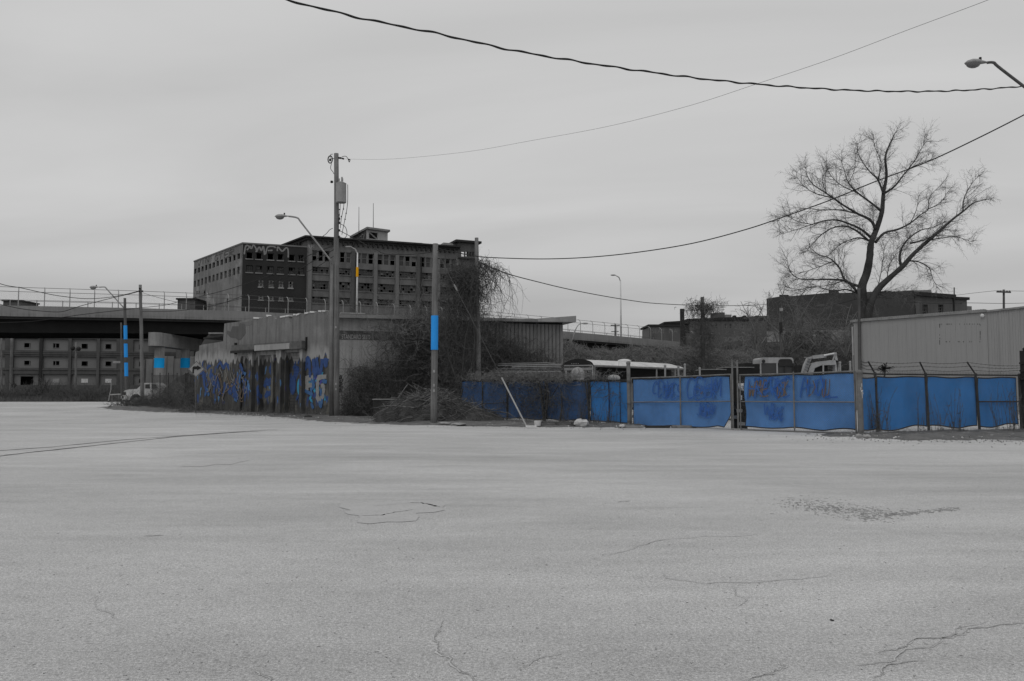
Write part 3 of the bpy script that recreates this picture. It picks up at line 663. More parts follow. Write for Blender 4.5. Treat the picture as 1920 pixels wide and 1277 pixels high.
gm = MB(); lettering(gm, frQ, 'OSEK', 4, frQ.W - .5, z0_ + .6, z0_ + 2.6, .16, .04); gm.build('graffiti', M['conc'], fac)
mb = MB(); mb.fbox(frM, frM.uv(679, 455)[0], frM.uv(797, 455)[0], HM + .36, HM + 1.0, -3, -2.2); mb.build('roof_kerb', M['lightgrey'], fac)
for px_, y_, lb in ((673, 388, 'thin short mast on the factory roof'), (700, 381, 'tall thin mast on the penthouse roof')):
    t = thing('roof_mast', lb, 'mast', (atx(px_, 180, 430), 180, z1_ + .3)); mb = MB(); a = at(px_, y_, 180); mb.tube([(atx(px_, 180, 430), 180, z1_ - 1.5), (a.x, 180, a.z)], [.09, .05], 5); mb.build('rod', M['dark'], t)

# ================================================================ three-storey brick block beyond the overpass (left)
frB = Fr(pl(-60, 178), pl(360, 190), .3); YBk = 181
lowb = thing('storage_building', 'long three-storey building with filled-in bays and tiny window holes under the overpass', 'building', (frB.p(10, 0).x, frB.p(10, 0).y, .3))
HB = frB.uv(150, 629.5)[1]
bays = [(-50, 9), (25, 73), (80.5, 128), (134, 181), (187, 218.5), (250, 279), (296, 330)]
rows_ = [(635.5, 657.5), (668.5, 690), (701.5, 722)]
wnd = {1: (44, 56), 2: (98.5, 110), 3: (152, 163.5), 4: (197, 208), 5: (260, 266)}
wr = [(644, 652), (677, 684.5), (710, 717.5)]
allr = []; mbp = MB()
for bi, (x0, x1) in enumerate(bays):
    for ri, (y0, y1) in enumerate(rows_): allr.append((bi, ri, rect(frB, x0, x1, y0, y1, 120)))
wall_mb(frB, -40, frB.W, -1, HB, [r[2] for r in allr], .45).build('wall', mat('block_frame', .11, .085, .2, streak=.2, st=(1, 1, .15), fine=.12), lowb)
for bi, ri, o in allr:
    hole = []
    if bi in wnd: hole = [rect(frB, *wnd[bi], *wr[ri], 120)]
    if bi == 1 and ri == 2: hole = [rect(frB, 37, 61, 706, 722, 120)]
    a, b = o[2] - .0, o[3] + .0
    wall_mb(frB, o[0], o[1], a, b, hole, .35, c=-.45).build('infill_panel', M['panelwall'], lowb)
    for hh in hole:
        if ri == 2 and bi in (2, 3, 4): bb = MB(); bb.fbox(frB, hh[0] - .05, hh[1] + .05, hh[2], hh[3], -.449, -.38); bb.build('board', M['white'] if bi > 2 else M['lightgrey'], lowb)
        else:
            w_ = MB(); a_m = hh[0] + (hh[1] - hh[0]) * (.35 if bi == 2 else .8)
            if ri < 2: w_.fbox(frB, a_m, a_m + .12, hh[2], hh[3], -.7, -.5); w_.fbox(frB, hh[0], hh[1], hh[2] - .12, hh[2] - .002, -.5, -.35); w_.build('window', M['panelwall'] if bi in (1, 2) else M['dark'], lowb)
for x in (22, 76.5, 131, 184): p_ = MB(); a = frB.uv(x, 680)[0]; p_.fbox(frB, a - .3, a + .3, 0, HB - .3, .003, .25); p_.build('pilaster', M['brickdark'] if x == 76.5 else M['brick'], lowb)
for ri, yy in enumerate((661, 664.5, 694)):
    p_ = MB(); b = frB.uv(120, yy)[1]; p_.fbox(frB, -30, frB.W, b, b + .25, .004, .12 + .02 * ri); p_.build('belt_course', M['brick'], lowb)
p_ = MB(); p_.fbox(frB, -40, frB.W + .2, HB + .003, HB + .3, -.5, .2); p_.build('coping', M['shedlt'], lowb)
p_ = MB(); p_.fbox(frB, -40, frB.W, -1, HB - .1, -12, -4); p_.build('interior', M['black'], lowb)  # solid black box: the dark of the unlit rooms is put into its colour
p_ = MB(); p_.fbox(frB, -40, frB.W, HB - .09, HB - .02, -12, -.3); p_.build('roof', M['dark'], lowb)
# pale shed behind the columns
sh = thing('pale_shed', 'pale sheet-metal shed standing behind the blue-banded bridge columns', 'shed', (atx(325, 124), 124, .45))
frs = Fr(pl(278, 122), pl(392, 126), .45); HS = frs.uv(330, 668)[1]; n_ = 9
for i in range(n_):
    p_ = MB(); a0 = frs.W * i / n_; a1 = frs.W * (i + 1) / n_ - .06; dz = 0 if i not in (1, 4) else -.35; p_.fbox(frs, a0, a1, 0, HS + dz - (.5 if i == 0 else 0), -.3, random.choice((0, .08))); p_.build('wall_panel', M['shedlt'], sh)
p_ = MB(); p_.fbox(frs, 0, frs.W, -.3, HS - .6, -6, -.31); p_.build('body', M['dark'], sh)
# ================================================================ derelict corner building
frW = Fr((BL.x, BL.y), (BC.x, BC.y), 0.0)      # painted street front
frE = Fr((BC.x, BC.y), (BR.x, BR.y), 0.0)      # side with the faded sign and steel siding
seed = thing('derelict_warehouse', 'crumbling low corner building covered in blue graffiti with a faded painted sign on its side', 'building', (BC.x, BC.y, 0))
def painted_wall():
    m = mat('painted_front', .20, .15, .5, streak=.3, fine=.14, c3=.25, s3=.5, t3=(.52, .7)); t = m.node_tree; n = t.nodes; l = t.links
    b = n['Principled BSDF']; old = b.inputs['Base Color'].links[0].from_socket; g = n.new('ShaderNodeNewGeometry'); sp = n.new('ShaderNodeSeparateXYZ'); l.new(g.outputs['Position'], sp.inputs[0])
    def noise(sc, vs_=(1, 1, 1), det=5, loc=(0, 0, 0)):
        mp = n.new('ShaderNodeMapping'); mp.inputs['Scale'].default_value = vs_; mp.inputs['Location'].default_value = loc; l.new(g.outputs['Position'], mp.inputs[0])
        q = n.new('ShaderNodeTexNoise'); q.inputs['Scale'].default_value = sc; q.inputs['Detail'].default_value = det; l.new(mp.outputs[0], q.inputs['Vector']); return q.outputs['Fac']
    def rng(x, a, b2, c0=0, c1=1):
        q = n.new('ShaderNodeMapRange'); l.new(x, q.inputs[0])
        for i, v in enumerate((a, b2, c0, c1)): q.inputs[i + 1].default_value = v
        return q.outputs[0]
    def math_(op, a, b_):
        q = n.new('ShaderNodeMath'); q.operation = op
        for i, v in enumerate((a, b_)):
            if isinstance(v, (int, float)): q.inputs[i].default_value = v
            else: l.new(v, q.inputs[i])
        return q.outputs[0]
    def mix(f, A, B):
        q = n.new('ShaderNodeMix'); q.data_type = 'RGBA'
        for s_, v in ((q.inputs[0], f), (q.inputs[6], A), (q.inputs[7], B)):
            if isinstance(v, tuple): s_.default_value = v
            else: l.new(v, s_)
        return q.outputs[2]
    edge = math_('ADD', sp.outputs[2], rng(noise(1.0, (3.2, 3.2, .5), 7), .3, .7, -.42, .42))
    white = math_('MULTIPLY', rng(edge, 3.5, 3.65), rng(edge, 4.4, 3.9)); c = mix(rng(white, 0, 1, 0, .9), old, (.30, .30, .30, 1))
    paint = rng(edge, 3.68, 3.56)
    dk = mix(rng(noise(1.1, (2.5, 2.5, .8)), .35, .65), (.040, .040, .040, 1), (.085, .085, .082, 1)); dk = mix(rng(noise(.8, (2.2, 2.2, .7), 3, (9, 3, 1)), .57, .61, 0, .7), dk, (.15, .145, .13, 1))
    c = mix(paint, c, dk)
    for loc, th_, colr, s_ in (((3, 1, 7), .60, (.04, .075, .2, 1), (2.6, 2.6, 1.1)), ((13, 5, 2), .67, (.09, .2, .38, 1), (4, 4, 1.4)), ((23, 8, 2), .69, (.07, .055, .2, 1), (3, 3, 1.1))):
        f = math_('MULTIPLY', rng(noise(.75, s_, 3, loc), th_, th_ + .025), math_('MULTIPLY', paint, rng(sp.outputs[2], .5, 1.0))); c = mix(f, c, colr)
    l.new(c, b.inputs['Base Color']); return m
M['painted'] = painted_wall()
def U(px): return frW.uv(px, 700)[0]
def Vv(px, py): return frW.uv(px, py)[1]
# outline of the street front (ragged top), as vertical strips each with its own top
prof = [(365, 668), (366, 660), (372, 658), (372.5, 648), (380, 646), (400, 643), (417, 640), (418.5, 607), (424, 606), (440, 604), (452, 601.5), (462, 599), (474, 597.5), (486, 596.5), (498, 595.5), (500, 592.5), (510, 592), (512, 596), (516, 599), (520, 594), (530, 593.5), (539, 592), (541, 600), (543.5, 606), (547, 591), (556, 589), (566, 587.5), (580, 586), (596, 584.5), (608, 583.5), (619, 583)]
def top_at(px):
    for (x0, y0), (x1, y1) in zip(prof[:-1], prof[1:]):
        if px <= x1: return Vv(px, y0 + (y1 - y0) * (px - x0) / max(.001, x1 - x0))
    return Vv(619, 583)
BEAMZ = Vv(509, 658)     # underside of the lintel beam
xsW = sorted(set([p[0] for p in prof])); OPEN = [(448, 471), (485, 508), (512, 522), (535, 568)]
mb = MB(); k = 0
pts_t = [frW.p(U(x), Vv(x, y), 0) for x, y in prof]
for (x0, y0), (x1, y1) in zip(prof[:-1], prof[1:]):
    a0, a1 = U(x0), U(x1)
    if a1 - a0 < .01: a1 = a0 + .01
    zlow = BEAMZ if x0 >= 446 and x1 <= 575 else -.3
    t0, t1 = Vv(x0, y0), Vv(x1, y1)
    mb.hexa([frW.p(a0, zlow, 0), frW.p(a1, zlow, 0), frW.p(a1, zlow, -.35), frW.p(a0, zlow, -.35), frW.p(a0, t0, 0), frW.p(a1, t1, 0), frW.p(a1, t1, -.35), frW.p(a0, t0, -.35)])
mb.build('front_wall', M['painted'], seed)
# lower wall with doorways, between the strips above
x_a, x_b = 440, 580; nearest = [p for p in prof if p[0] >= 446]; lo_a, lo_b = U(452), U(566)
doors = [(U(a), U(b), -.3, BEAMZ - (.25 if i != 3 else .15)) for i, (a, b) in enumerate(OPEN)]
lw = wall_mb(frW, lo_a, lo_b, -.3, BEAMZ - .002, [(max(d[0], lo_a), min(d[1], lo_b - .05), d[2], d[3]) for d in doors], .5)
lw.build('front_wall', M['painted'], seed)
for i, (d, nm) in enumerate(zip(doors, ('bricked_bay', 'door', 'door', 'roller_door'))):
    a0, a1 = max(d[0], lo_a), min(d[1], lo_b - .05)
    if i < 3: p_ = MB(); p_.fbox(frW, a0, a1, -.3, d[3], -.42, (-.12, -.4, -.3)[i]); p_.build(nm, M['painted'], seed)
    else:
        nb = 22; rd = thing_part = None
        for j in range(nb):
            p_ = MB(); b0 = d[2] + (d[3] - d[2]) * j / nb; b1 = d[2] + (d[3] - d[2]) * (j + 1) / nb - .012; p_.fbox(frW, a0, a1, b0, b1, -.42, -.36 + random.uniform(-.008, .008)); p_.build('slat', M['painted'], seed)
# interior darkness behind
p_ = MB(); p_.quad(frW.p(.2, -.3, -.55), frW.p(frW.W - .1, -.3, -.55), frW.p(frW.W - .1, BEAMZ + .3, -.55), frW.p(.2, BEAMZ + .3, -.55)); p_.build('backing', M['dark'], seed)
# pilasters flanking the doorways, lintel beam with broken pale facing
for x0, x1 in ((471, 479), (524, 533), (568, 573)): p_ = MB(); p_.fbox(frW, U(x0), U(x1), -.3, BEAMZ - .005, .003, .28); p_.build('pilaster', M['painted'], seed)
p_ = MB(); p_.fbox(frW, U(443), U(575), BEAMZ, BEAMZ + .5, .004, .42); p_.build('lintel', M['rust'], seed)
p_ = MB(); p_.fbox(frW, U(487), U(553), BEAMZ + .03, BEAMZ + .4, .423, .46); p_.build('lintel_board', M['conclt'], seed)
p_ = MB(); p_.fbox(frW, U(443), U(486), BEAMZ - .05, BEAMZ + .12, .423, .5); p_.build('lintel_board', M['dark'], seed)
p_ = MB(); p_.fbox(frW, U(441.5), U(443.5), BEAMZ - .1, BEAMZ + .7, .004, .15); p_.build('bracket', M['dark'], seed)
p_ = MB(); p_.fbox(frW, U(574.3), U(575.5), BEAMZ - .1, BEAMZ + .75, .004, .12); p_.build('bracket', M['dark'], seed)
# torn pale flashing left on the parapet edge
for x0, x1, dy in ((474, 484, 0), (498, 501, -2), (524, 534, 2), (535, 541, 1), (549, 553, 1), (554, 560, 0), (570, 577, 0), (580, 588, .5), (596, 601, 0), (604, 609, 0)):
    p_ = MB(); b = top_at((x0 + x1) / 2) - .02; tl = random.uniform(-.06, .06)
    p_.hexa([frW.p(U(x0), b - .03 + tl, .05), frW.p(U(x1), b - .03, .05), frW.p(U(x1), b - .03, -.3), frW.p(U(x0), b - .03 + tl, -.3), frW.p(U(x0), b + .07 + tl, .05), frW.p(U(x1), b + .06, .05), frW.p(U(x1), b + .06, -.3), frW.p(U(x0), b + .07 + tl, -.3)]); p_.build('flashing', M['white'], seed)
# fallen plaster showing brick, drawn as a recessed darker patch set proud by millimetres
p_ = MB(); pp = [(424, 626), (424, 620), (431, 622), (434, 612), (446, 612), (448, 606), (458, 608), (459, 625), (455, 631), (450, 637), (446, 638), (440, 634), (431, 633)]
p_.prism([frW.p(U(x), Vv(x, y), .003) for x, y in pp], frW.n * .012); p_.build('bare_brick', M['brick'], seed)
p_ = MB(); pp = [(449, 612), (449, 605.5), (455, 604.5), (470, 601.5), (471, 608), (464, 611)]; p_.prism([frW.p(U(x), Vv(x, y), .003) for x, y in pp], frW.n * .01); p_.build('bare_brick', M['spandrel'], seed)
# collapsed brick gable rising behind the low end
gp = MB(); Yg = 60.5; gpts = [(376, 650), (381, 640), (391, 627), (396, 625), (420, 625.5), (424, 645)]; gpts3 = [at(x, y, Yg) for x, y in gpts]; gp.prism(gpts3[::-1], (0, .35, 0)); gp.build('broken_gable', M['brick'], seed)
p_ = MB(); p_.beam(at(392, 625, 60.4), at(419, 625, 60.4), .3, .12); p_.build('coping', M['conc'], seed)
# side wall: stucco part then steel siding panels
def UE(px): return frE.uv(px, 640)[0]
def VE(px, py): return frE.uv(px, py)[1]
ZE = VE(700, 598.5); aM = UE(862); NE = frE.n
wm = MB(); wm.fbox(frE, 0.01, aM, -.3, ZE, -.4, 0); wm.build('side_wall', M['conclt'], seed)
bnd = MB(); z0s, z1s = VE(700, 638), VE(700, 621); bnd.fbox(frE, UE(633), UE(742), z0s, z1s, .003, .012); bnd.build('sign_band', mat('faded_sign', .115, .08, 1.5, fine=.3, fscale=5, c3=.16, s3=2), seed)
font_text(seed, frE, 'STANDARD SEED', UE(640.5), UE(694), VE(660, 635.6), VE(660, 627.2) - VE(660, 635.6), M['shedlt'], .016)
font_text(seed, frE, 'CO.', UE(696), UE(701), VE(700, 635.2), .14, M['conc'], .016)
font_text(seed, frE, 'Warehouse', UE(703), UE(731), VE(715, 635.5), VE(715, 627) - VE(715, 635.5), M['conc'], .016, shear=.3)
font_text(seed, frE, 'SEEDS  FEEDS', UE(650), UE(690), VE(670, 625.5), .15, M['gdark'], .016)
g2 = MB()
for i in range(5): lettering(g2, frE, random.choice(('SEBX', 'KOES', 'RZEY', 'EGSV')), UE(633.5 + i * .6), UE(641 + random.random() * 4), VE(638, 735 - i * 6.3), VE(638, 729.5 - i * 6.3), .035, .006 + i * .002, jit=.12)
g2.build('graffiti', M['gdark'], seed)
npn = 27; aR = frE.W
for i in range(npn):
    a0 = aM + (aR - aM) * i / npn; a1 = aM + (aR - aM) * (i + 1) / npn; p_ = MB(); c0 = random.uniform(-.01, .012)
    p_.fbox(frE, a0 + .012, a1 - .012, -.3, ZE - .05, -.06, c0); p_.fbox(frE, a0 + .04, a0 + .075, -.3, ZE - .06, c0 + .001, c0 + .045); p_.build('siding_panel', M['siding'], seed)
p_ = MB(); p_.quad(frE.p(aM, -.3, -.08), frE.p(aR, -.3, -.08), frE.p(aR, ZE, -.08), frE.p(aM, ZE, -.08)); p_.build('backing', M['black'], seed)
# fascia, raised end of the eave, roof, far end
zf = VE(800, 600)
p_ = MB(); p_.hexa([frE.p(.2, ZE, .5), frE.p(UE(1003), ZE + .05, .5), frE.p(UE(1003), ZE + .05, -.1), frE.p(.2, ZE, -.1), frE.p(.2, ZE + .22, .5), frE.p(UE(1003), ZE + .24, .5), frE.p(UE(1003), ZE + .24, -.1), frE.p(.2, ZE + .22, -.1)]); p_.build('fascia', M['conc'], seed)
p_ = MB(); b0, b1 = ZE + .04, ZE + .28; a0, a1 = UE(1003), UE(1075); p_.hexa([frE.p(a0, ZE + .06, .55), frE.p(a1, VE(1075, 605), .55), frE.p(a1, VE(1075, 605), -2), frE.p(a0, ZE + .06, -2), frE.p(a0, ZE + .26, .55), frE.p(a1, VE(1075, 593.5), .55), frE.p(a1, VE(1075, 593.5), -2), frE.p(a0, ZE + .26, -2)]); p_.build('fascia', M['conclt'], seed)
p_ = MB(); p_.prism([frW.p(.4, ZE - .6, -.4), frE.p(.1, ZE - .01, -.42), frE.p(aR, ZE - .01, -.1), frE.p(aR, ZE - .01, -12), frW.p(.4, ZE - .6, -8)], (0, 0, .12)); p_.build('roof', M['dark'], seed)
p_ = MB(); p_.quad(frE.p(aR, -.3, -.1), frE.p(aR, -.3, -12), frE.p(aR, ZE, -12), frE.p(aR, ZE, -.1)); p_.build('end_wall', M['siding'], seed)
p_ = MB(); p_.fbox(frE, UE(637), UE(683), ZE + .25, ZE + .33, -.2, .45); p_.build('flashing', M['lightgrey'], seed)
# big graffiti on the painted front
gb = MB(); zc = lambda x, y: (U(x), Vv(x, y))
def rib(mb, pts, w, mi, c=.02): ribbon(mb, frW, [zc(*p) for p in pts], w, c + random.random() * .01, mi, vary=.3)
for pts in ([(572, 694), (575, 675), (579, 674), (582, 700), (582, 708)], [(574, 687), (582, 688)], [(587, 673), (590, 690), (592, 705), (594, 690)], [(594, 670), (596, 688), (600, 704), (603, 690), (604, 673)], [(608, 672), (611, 686), (614, 672)]): rib(gb, pts, .27, 0)
for pts in ([(576, 706), (577, 732)], [(573, 709), (588, 708)], [(577, 723), (586, 722)]): rib(gb, pts, .3, 3, .03)
for pts in ([(613, 706), (600, 708), (597, 714), (597, 745), (600, 750), (607, 742), (608, 724), (603, 724)],): rib(gb, pts, .3, 3, .03)
for pts in ([(584, 712), (590, 722), (584, 733)], [(570, 731), (580, 736), (588, 740)], [(605, 714), (614, 716)], [(603, 729), (603, 742)], [(585, 756), (590, 766)], [(600, 752), (603, 762), (606, 748)]): rib(gb, pts, .22, 1, .04)
for pts in ([(394, 700), (400, 706), (402, 722), (398, 712), (407, 708), (414, 740)], [(405, 707), (402, 738)], [(421, 732), (426, 722), (433, 738), (436, 722), (440, 736)], [(437, 714), (448, 714), (440, 722), (446, 742), (447, 750)], [(455, 712), (460, 716), (462, 710)], [(407, 690), (413, 680), (419, 690), (424, 682), (431, 692)], [(383, 696), (384, 720), (390, 738)], [(386, 742), (389, 730), (393, 742)], [(450, 682), (454, 692), (455, 702)]): rib(gb, pts, .25, random.choice((0, 0, 1)), .02)
for pts in ([(404, 748), (407, 751)], [(463, 725), (466, 736), (470, 724)], [(441, 748), (446, 752)]): rib(gb, pts, .16, 1)
for pts in ([(427, 706), (432, 726), (424, 735)], [(412, 701), (417, 724), (411, 742)], [(391, 712), (398, 745)], [(450, 700), (446, 718), (455, 748), (460, 724)]): rib(gb, pts, .06, 4, .035)
rg = random.Random(12)
def rstroke(x0, x1, y0, y1, w, mi, c):
    x, y = rg.uniform(x0, x1), rg.uniform(y0, y1); pts = [(x, y)]
    for _ in range(3): x += rg.uniform(-5, 5); y += rg.uniform(-3, 14); pts.append((x, min(y, 752)))
    rib(gb, pts, w, mi, c)
for _ in range(26): rstroke(382, 468, 684, 735, rg.uniform(.04, .08), 6, .045)
for _ in range(14): rstroke(382, 468, 680, 738, rg.uniform(.1, .24), rg.choice((0, 0, 1)), .008)
for _ in range(12): rstroke(576, 612, 690, 745, rg.uniform(.1, .25), rg.choice((0, 1, 5, 2)), .008)
for _ in range(8): rstroke(385, 465, 684, 735, .05, 4, .05)
tag(gb.build('graffiti', [M['gblue'], M['gblue2'], M['gviolet'], M['ggrey'], M['gorange'], M['gcyan'], M['bricklt']], seed), 'layered blue and grey spray-paint letters')
gb = MB()
def ribd(pts, w, mi, c): ribbon(gb, frW, [zc(*p) for p in pts], w, c, mi, vary=.3)
for pts in ([(487, 726), (491, 712), (494, 720), (499, 712), (503, 722)], [(492, 739), (500, 737), (506, 742)], [(497, 700), (500, 690), (502, 676)], [(488, 745), (494, 735)]): ribd(pts, .36, 0, -.385)
gb.build('graffiti', M['gblue'], seed)
gb = MB()
for (x, y, r, mi) in ((541, 722, .42, 0), (554, 725, .36, 1)):
    A_ = zc(x, y); gb.add([frW.p(A_[0] + r * .8 * math.cos(t), A_[1] + r * 1.5 * math.sin(t), -.33) for t in [i * math.pi / 8 for i in range(16)]], [tuple(range(16))], mi)
for pts in ([(541, 690), (546, 686), (552, 694)], [(560, 700), (563, 690), (565, 705)], [(548, 750), (552, 742)]): ribbon(gb, frW, [zc(*p) for p in pts], .14, -.325, 0)
gb.build('graffiti', [M['gblue'], M['gcyan']], seed)

# ================================================================ utility poles
def pole_pts(px0, py0, px1, py1, Y, base=None):
    b = at(px0, py0, Y); t = at(px1, py1, Y); return Vector((b.x, Y, gz(b.x, Y))) if base is None else base, t
def pole(name, label, px0, px1, ytop, Y, r=.15, ybot=None, m='pole', cat='utility pole', group='wooden utility poles', zb=None):
    b = at(px0, 740, Y); b.z = gz(b.x, Y) if zb is None else zb; t_ = at(px1, ytop, Y)
    t = thing(name, label, cat, b, group); mb = MB(); n_ = 8
    mb.tube([b.lerp(t_, i / n_) + Vector((random.uniform(-.015, .015), 0, 0)) - Vector((0, 0, .4 if i == 0 else 0)) for i in range(n_ + 1)], [r * (1.05 - .25 * i / n_) for i in range(n_ + 1)], 12); p_ = mb.build('shaft', M[m], t, smoothf=True); return t, p_, b, t_
def band(par, b, t_, px, y0, y1, r, m, lb=None):
    Y = b.y; z0, z1 = at(px, y1, Y).z, at(px, y0, Y).z; f = lambda z: b.lerp(t_, (z - b.z) / (t_.z - b.z)); mb = MB(); mb.tube([f(z0), f(z1)], r, 14, caps=True); o = mb.build('painted_band', m, par, smoothf=False)
    if lb: tag(o, lb)
    return o
def cobra(par, A, E, elbow, m, scale=1.0, head_dir=-1):
    """arm from A on the pole, over an elbow, to the head at E"""
    mb = MB(); a = curve([A, A.lerp(elbow, .9), elbow.lerp(E, .12) + Vector((0, 0, .05)), E], 6); mb.tube(a, [.05 * scale] * len(a), 8); mb.build('arm', M['galv'] if m is None else m, par, smoothf=True)
    d = Vector((head_dir, 0, 0)); h = MB(); L_ = .8 * scale; prof_ = [(0, .05), (.12, .09), (.25, .13), (.45, .21), (.7, .22), (.88, .15), (1, .02)]; n_ = 12; k0 = len(h.v)
    for i, (t, w) in enumerate(prof_):
        for j in range(n_):
            an = 2 * math.pi * j / n_; h.v.append(tuple(E + d * (t * L_) + Vector((0, math.cos(an) * w * scale * .9, math.sin(an) * w * scale * (.62 if math.sin(an) > 0 else .25) - t * .02))))
    for i in range(len(prof_) - 1):
        for j in range(n_): a_ = k0 + i * n_ + j; b_ = k0 + i * n_ + (j + 1) % n_; h.f.append((a_, b_, b_ + n_, a_ + n_)); h.m.append(0)
    ho = h.build('housing', M['lightgrey'], par, smoothf=True)
    g = MB(); g.sphere(E + d * (.62 * L_) + Vector((0, 0, -.035 * scale)), (.25 * scale, .17 * scale, .16 * scale), 12, 8); g.build('lens', mat('lamp_lens', .2, .16, 2, rough=.25, spec=.5), ho, smoothf=True)
    pc = MB(); c_ = E + d * (.3 * L_) + Vector((0, 0, .10 * scale)); pc.tube([c_, c_ + Vector((0, 0, .09 * scale))], .045 * scale, 8); pc.build('photocell', M['dark'], ho)
def insul(mb, p, r=.05):
    p = Vector(p); mb.tube([p - Vector((0, 0, .07)), p - Vector((0, 0, .03)), p, p + Vector((0, 0, .04)), p + Vector((0, 0, .07))], [r * .5, r, r * .6, r, r * .4], 7)
def wire(mb, pts, r, wobble=0, n=4):
    c_ = curve(pts, n); mb.tube([p + Vector((0, 0, random.uniform(-wobble, wobble))) for p in c_], r, 5)
# tall transformer pole at the corner
YT = 46.6
pt, ps, b, t_ = pole('utility_pole', 'tallest wooden utility pole with a grey transformer can at the corner of the derelict building', 631.5, 630.5, 288, YT, .17)
rb = MB(); rb.tube([at(621, 783, YT - .05), at(621.5, 640, YT - .05), at(623, 494, YT - .05)], [.13, .12, .10], 8); rb.build('riser_pipe', M['pole'], pt, smoothf=True)
tb = MB(); ct = at(639.5, 380, YT - .25); cy_ = at(639.5, 344, YT - .25); tb.tube([ct, ct + Vector((0, 0, .02)), cy_ - Vector((0, 0, .06)), cy_, cy_ + Vector((0, 0, .1))], [.29, .30, .30, .31, .12], 18); tr = tb.build('transformer', mat('transformer_grey', .34, .3, 1.5, streak=.12), pt, smoothf=False)
tb = MB()
for dx_ in (-.1, .1): tb.tube([cy_ + Vector((dx_, -.05, .05)), cy_ + Vector((dx_, -.05, .28))], .04, 7)
tb.tube([cy_ + Vector((.05, 0, .05)), cy_ + Vector((.05, 0, .38))], .05, 7); tb.build('bushing', M['galv'], tr)
tb = MB(); tb.beam(at(629, 350, YT), at(640, 350, YT - .2), .06, .05); tb.beam(at(629, 372, YT), at(640, 372, YT - .2), .06, .05); tb.build('bracket', M['dark'], pt)
hw = MB()
for i, (px_, py_) in enumerate(((636.5, 418), (636.5, 432), (636, 444), (636.5, 410))): insul(hw, at(px_, py_, YT - .1), .06)
insul(hw, at(622, 341, YT), .1); insul(hw, at(619, 300, YT), .08)
hw.beam(at(618, 298, YT), at(642, 296, YT), .03); hw.tube([at(634, 296, YT), at(640, 296.5, YT)], .06, 8); hw.tube([at(641, 297, YT), at(645, 298, YT)], .05, 8)
ring = [at(619, 299, YT) + Vector((.13 * math.cos(t), 0, .22 * math.sin(t))) for t in [i * math.pi / 7 for i in range(15)]]; hw.tube(ring, .035, 5)
hw.build('insulators', M['dark'], pt)
hw = MB()
for pts in ([(624, 289), (620, 290), (619, 296)], [(621.5, 306), (620, 316), (624, 322), (626, 326)], [(637.5, 347), (638, 380), (637.5, 395), (636.5, 405), (636, 418)], [(644.5, 347), (645, 380), (643, 395), (640, 410), (638, 428)], [(652, 346), (652, 375), (650, 395), (647, 410), (644, 425), (641, 440)], [(638, 420), (646, 424), (650, 432), (650, 442), (644, 447), (638, 444)], [(641, 294), (648, 293), (652, 297), (654, 303)], [(624, 428), (618, 431), (612, 438), (604, 444), (600, 449)]):
    wire(hw, [at(x, y, YT - .15) for x, y in pts], .018)
for (x, y) in ((637, 393), (636, 403), (644, 392), (640, 406), (649, 400), (647, 411), (654, 299), (656, 300), (655, 303)): hw.sphere(at(x, y, YT - .15), .045, 6, 4)
hw.build('lead_wires', M['wire'], pt)
t = thing('street_lamp', 'cobra-head street lamp on a long bent arm fixed to the transformer pole', 'street lamp', at(622, 490, YT)); E = at(541, 405.5, YT - 1.2)
cobra(t, at(622, 491, YT - .2), E, at(560, 411, YT - 1.0), M['galv'], 1.0)
# pole with the blue band in the middle
YP = 37.3
pt2, ps2, b2, t2 = pole('utility_pole', 'stubby wooden pole with one wide blue band standing in the brush pile', 814, 816, 457, YP, .155)
band(ps2, b2, t2, 816.5, 592, 656, .168, M['blue'], 'wide bright blue band')
mb = MB(); z_ = at(816, 594, YP).z
for y_ in (470, 485): mb.tube([at(821, y_, YP - .17), at(824, y_, YP - .3)], .03, 6)
mb.build('bolt', M['dark'], pt2)
for (pp_, bb_, tt_, rr_, zs_) in ((pt, b, t_, .17, (1.6, 1.9, 5.2)), (pt2, b2, t2, .155, (1.5, 1.75)), (pt5 if 'pt5' in globals() else pt2, b2, t2, .155, (2.4,))):
    for z1_ in zs_: q_ = bb_.lerp(tt_, z1_ / (tt_.z - bb_.z)); mb = MB(); mb.box(q_.x - .04, q_.x + .05, q_.y - rr_ - .02, q_.y - rr_ + .01, q_.z, q_.z + .12); mb.build('tag_plate', M['galv'], pp_)
# pole behind, with the hanging vines
YV = 46.0
pt3, ps3, b3, t3 = pole('utility_pole', 'plain wooden pole smothered in hanging bare vines behind the blue-banded pole', 899.5, 893.5, 446, YV, .135, m='pole')
# left poles
pt4, ps4, b4, t4 = pole('utility_pole', 'wooden pole with three stacked blue bands beside the white pickup', 238.5, 234, 559, 73, .14, m='poledark')
for i, (y0, y1) in enumerate(((610.5, 636.5), (644.5, 670), (680, 705.5))): band(ps4, b4, t4, 236.5, y0, y1, .16, M['blue'], ('topmost', 'middle', 'lowest')[i] + ' of three blue bands')
t = thing('street_lamp', 'small cobra-head street lamp reaching left from the triple-banded pole', 'street lamp', at(231, 575, 73)); cobra(t, at(232, 577, 72.8), at(186, 538.5, 72.2), at(198, 539.5, 72.3), M['galv'], 1.1)
pt5, ps5, b5, t5 = pole('utility_pole', 'plain grey wooden pole standing just right of the triple-banded pole', 268.5, 263, 534, 69, .155)
mb = MB()
for x, y in ((261, 546), (267, 546), (262, 541)): insul(mb, at(x, y, 68.8), .09)
mb.build('insulators', M['dark'], pt5)
pole('sign_pole', 'thin leaning pole with an unreadable street-name blade left of the banded pole', 229, 227, 605, 76, .09, m='poledark', group=None)
mb = MB(); A_, B_ = at(212, 681, 76), at(226, 677, 76); mb.box(A_.x, B_.x, 75.97, 76.0, A_.z, B_.z); o = mb.build('name_blade', M['ggrey'], bpy.data.objects['sign_pole'])
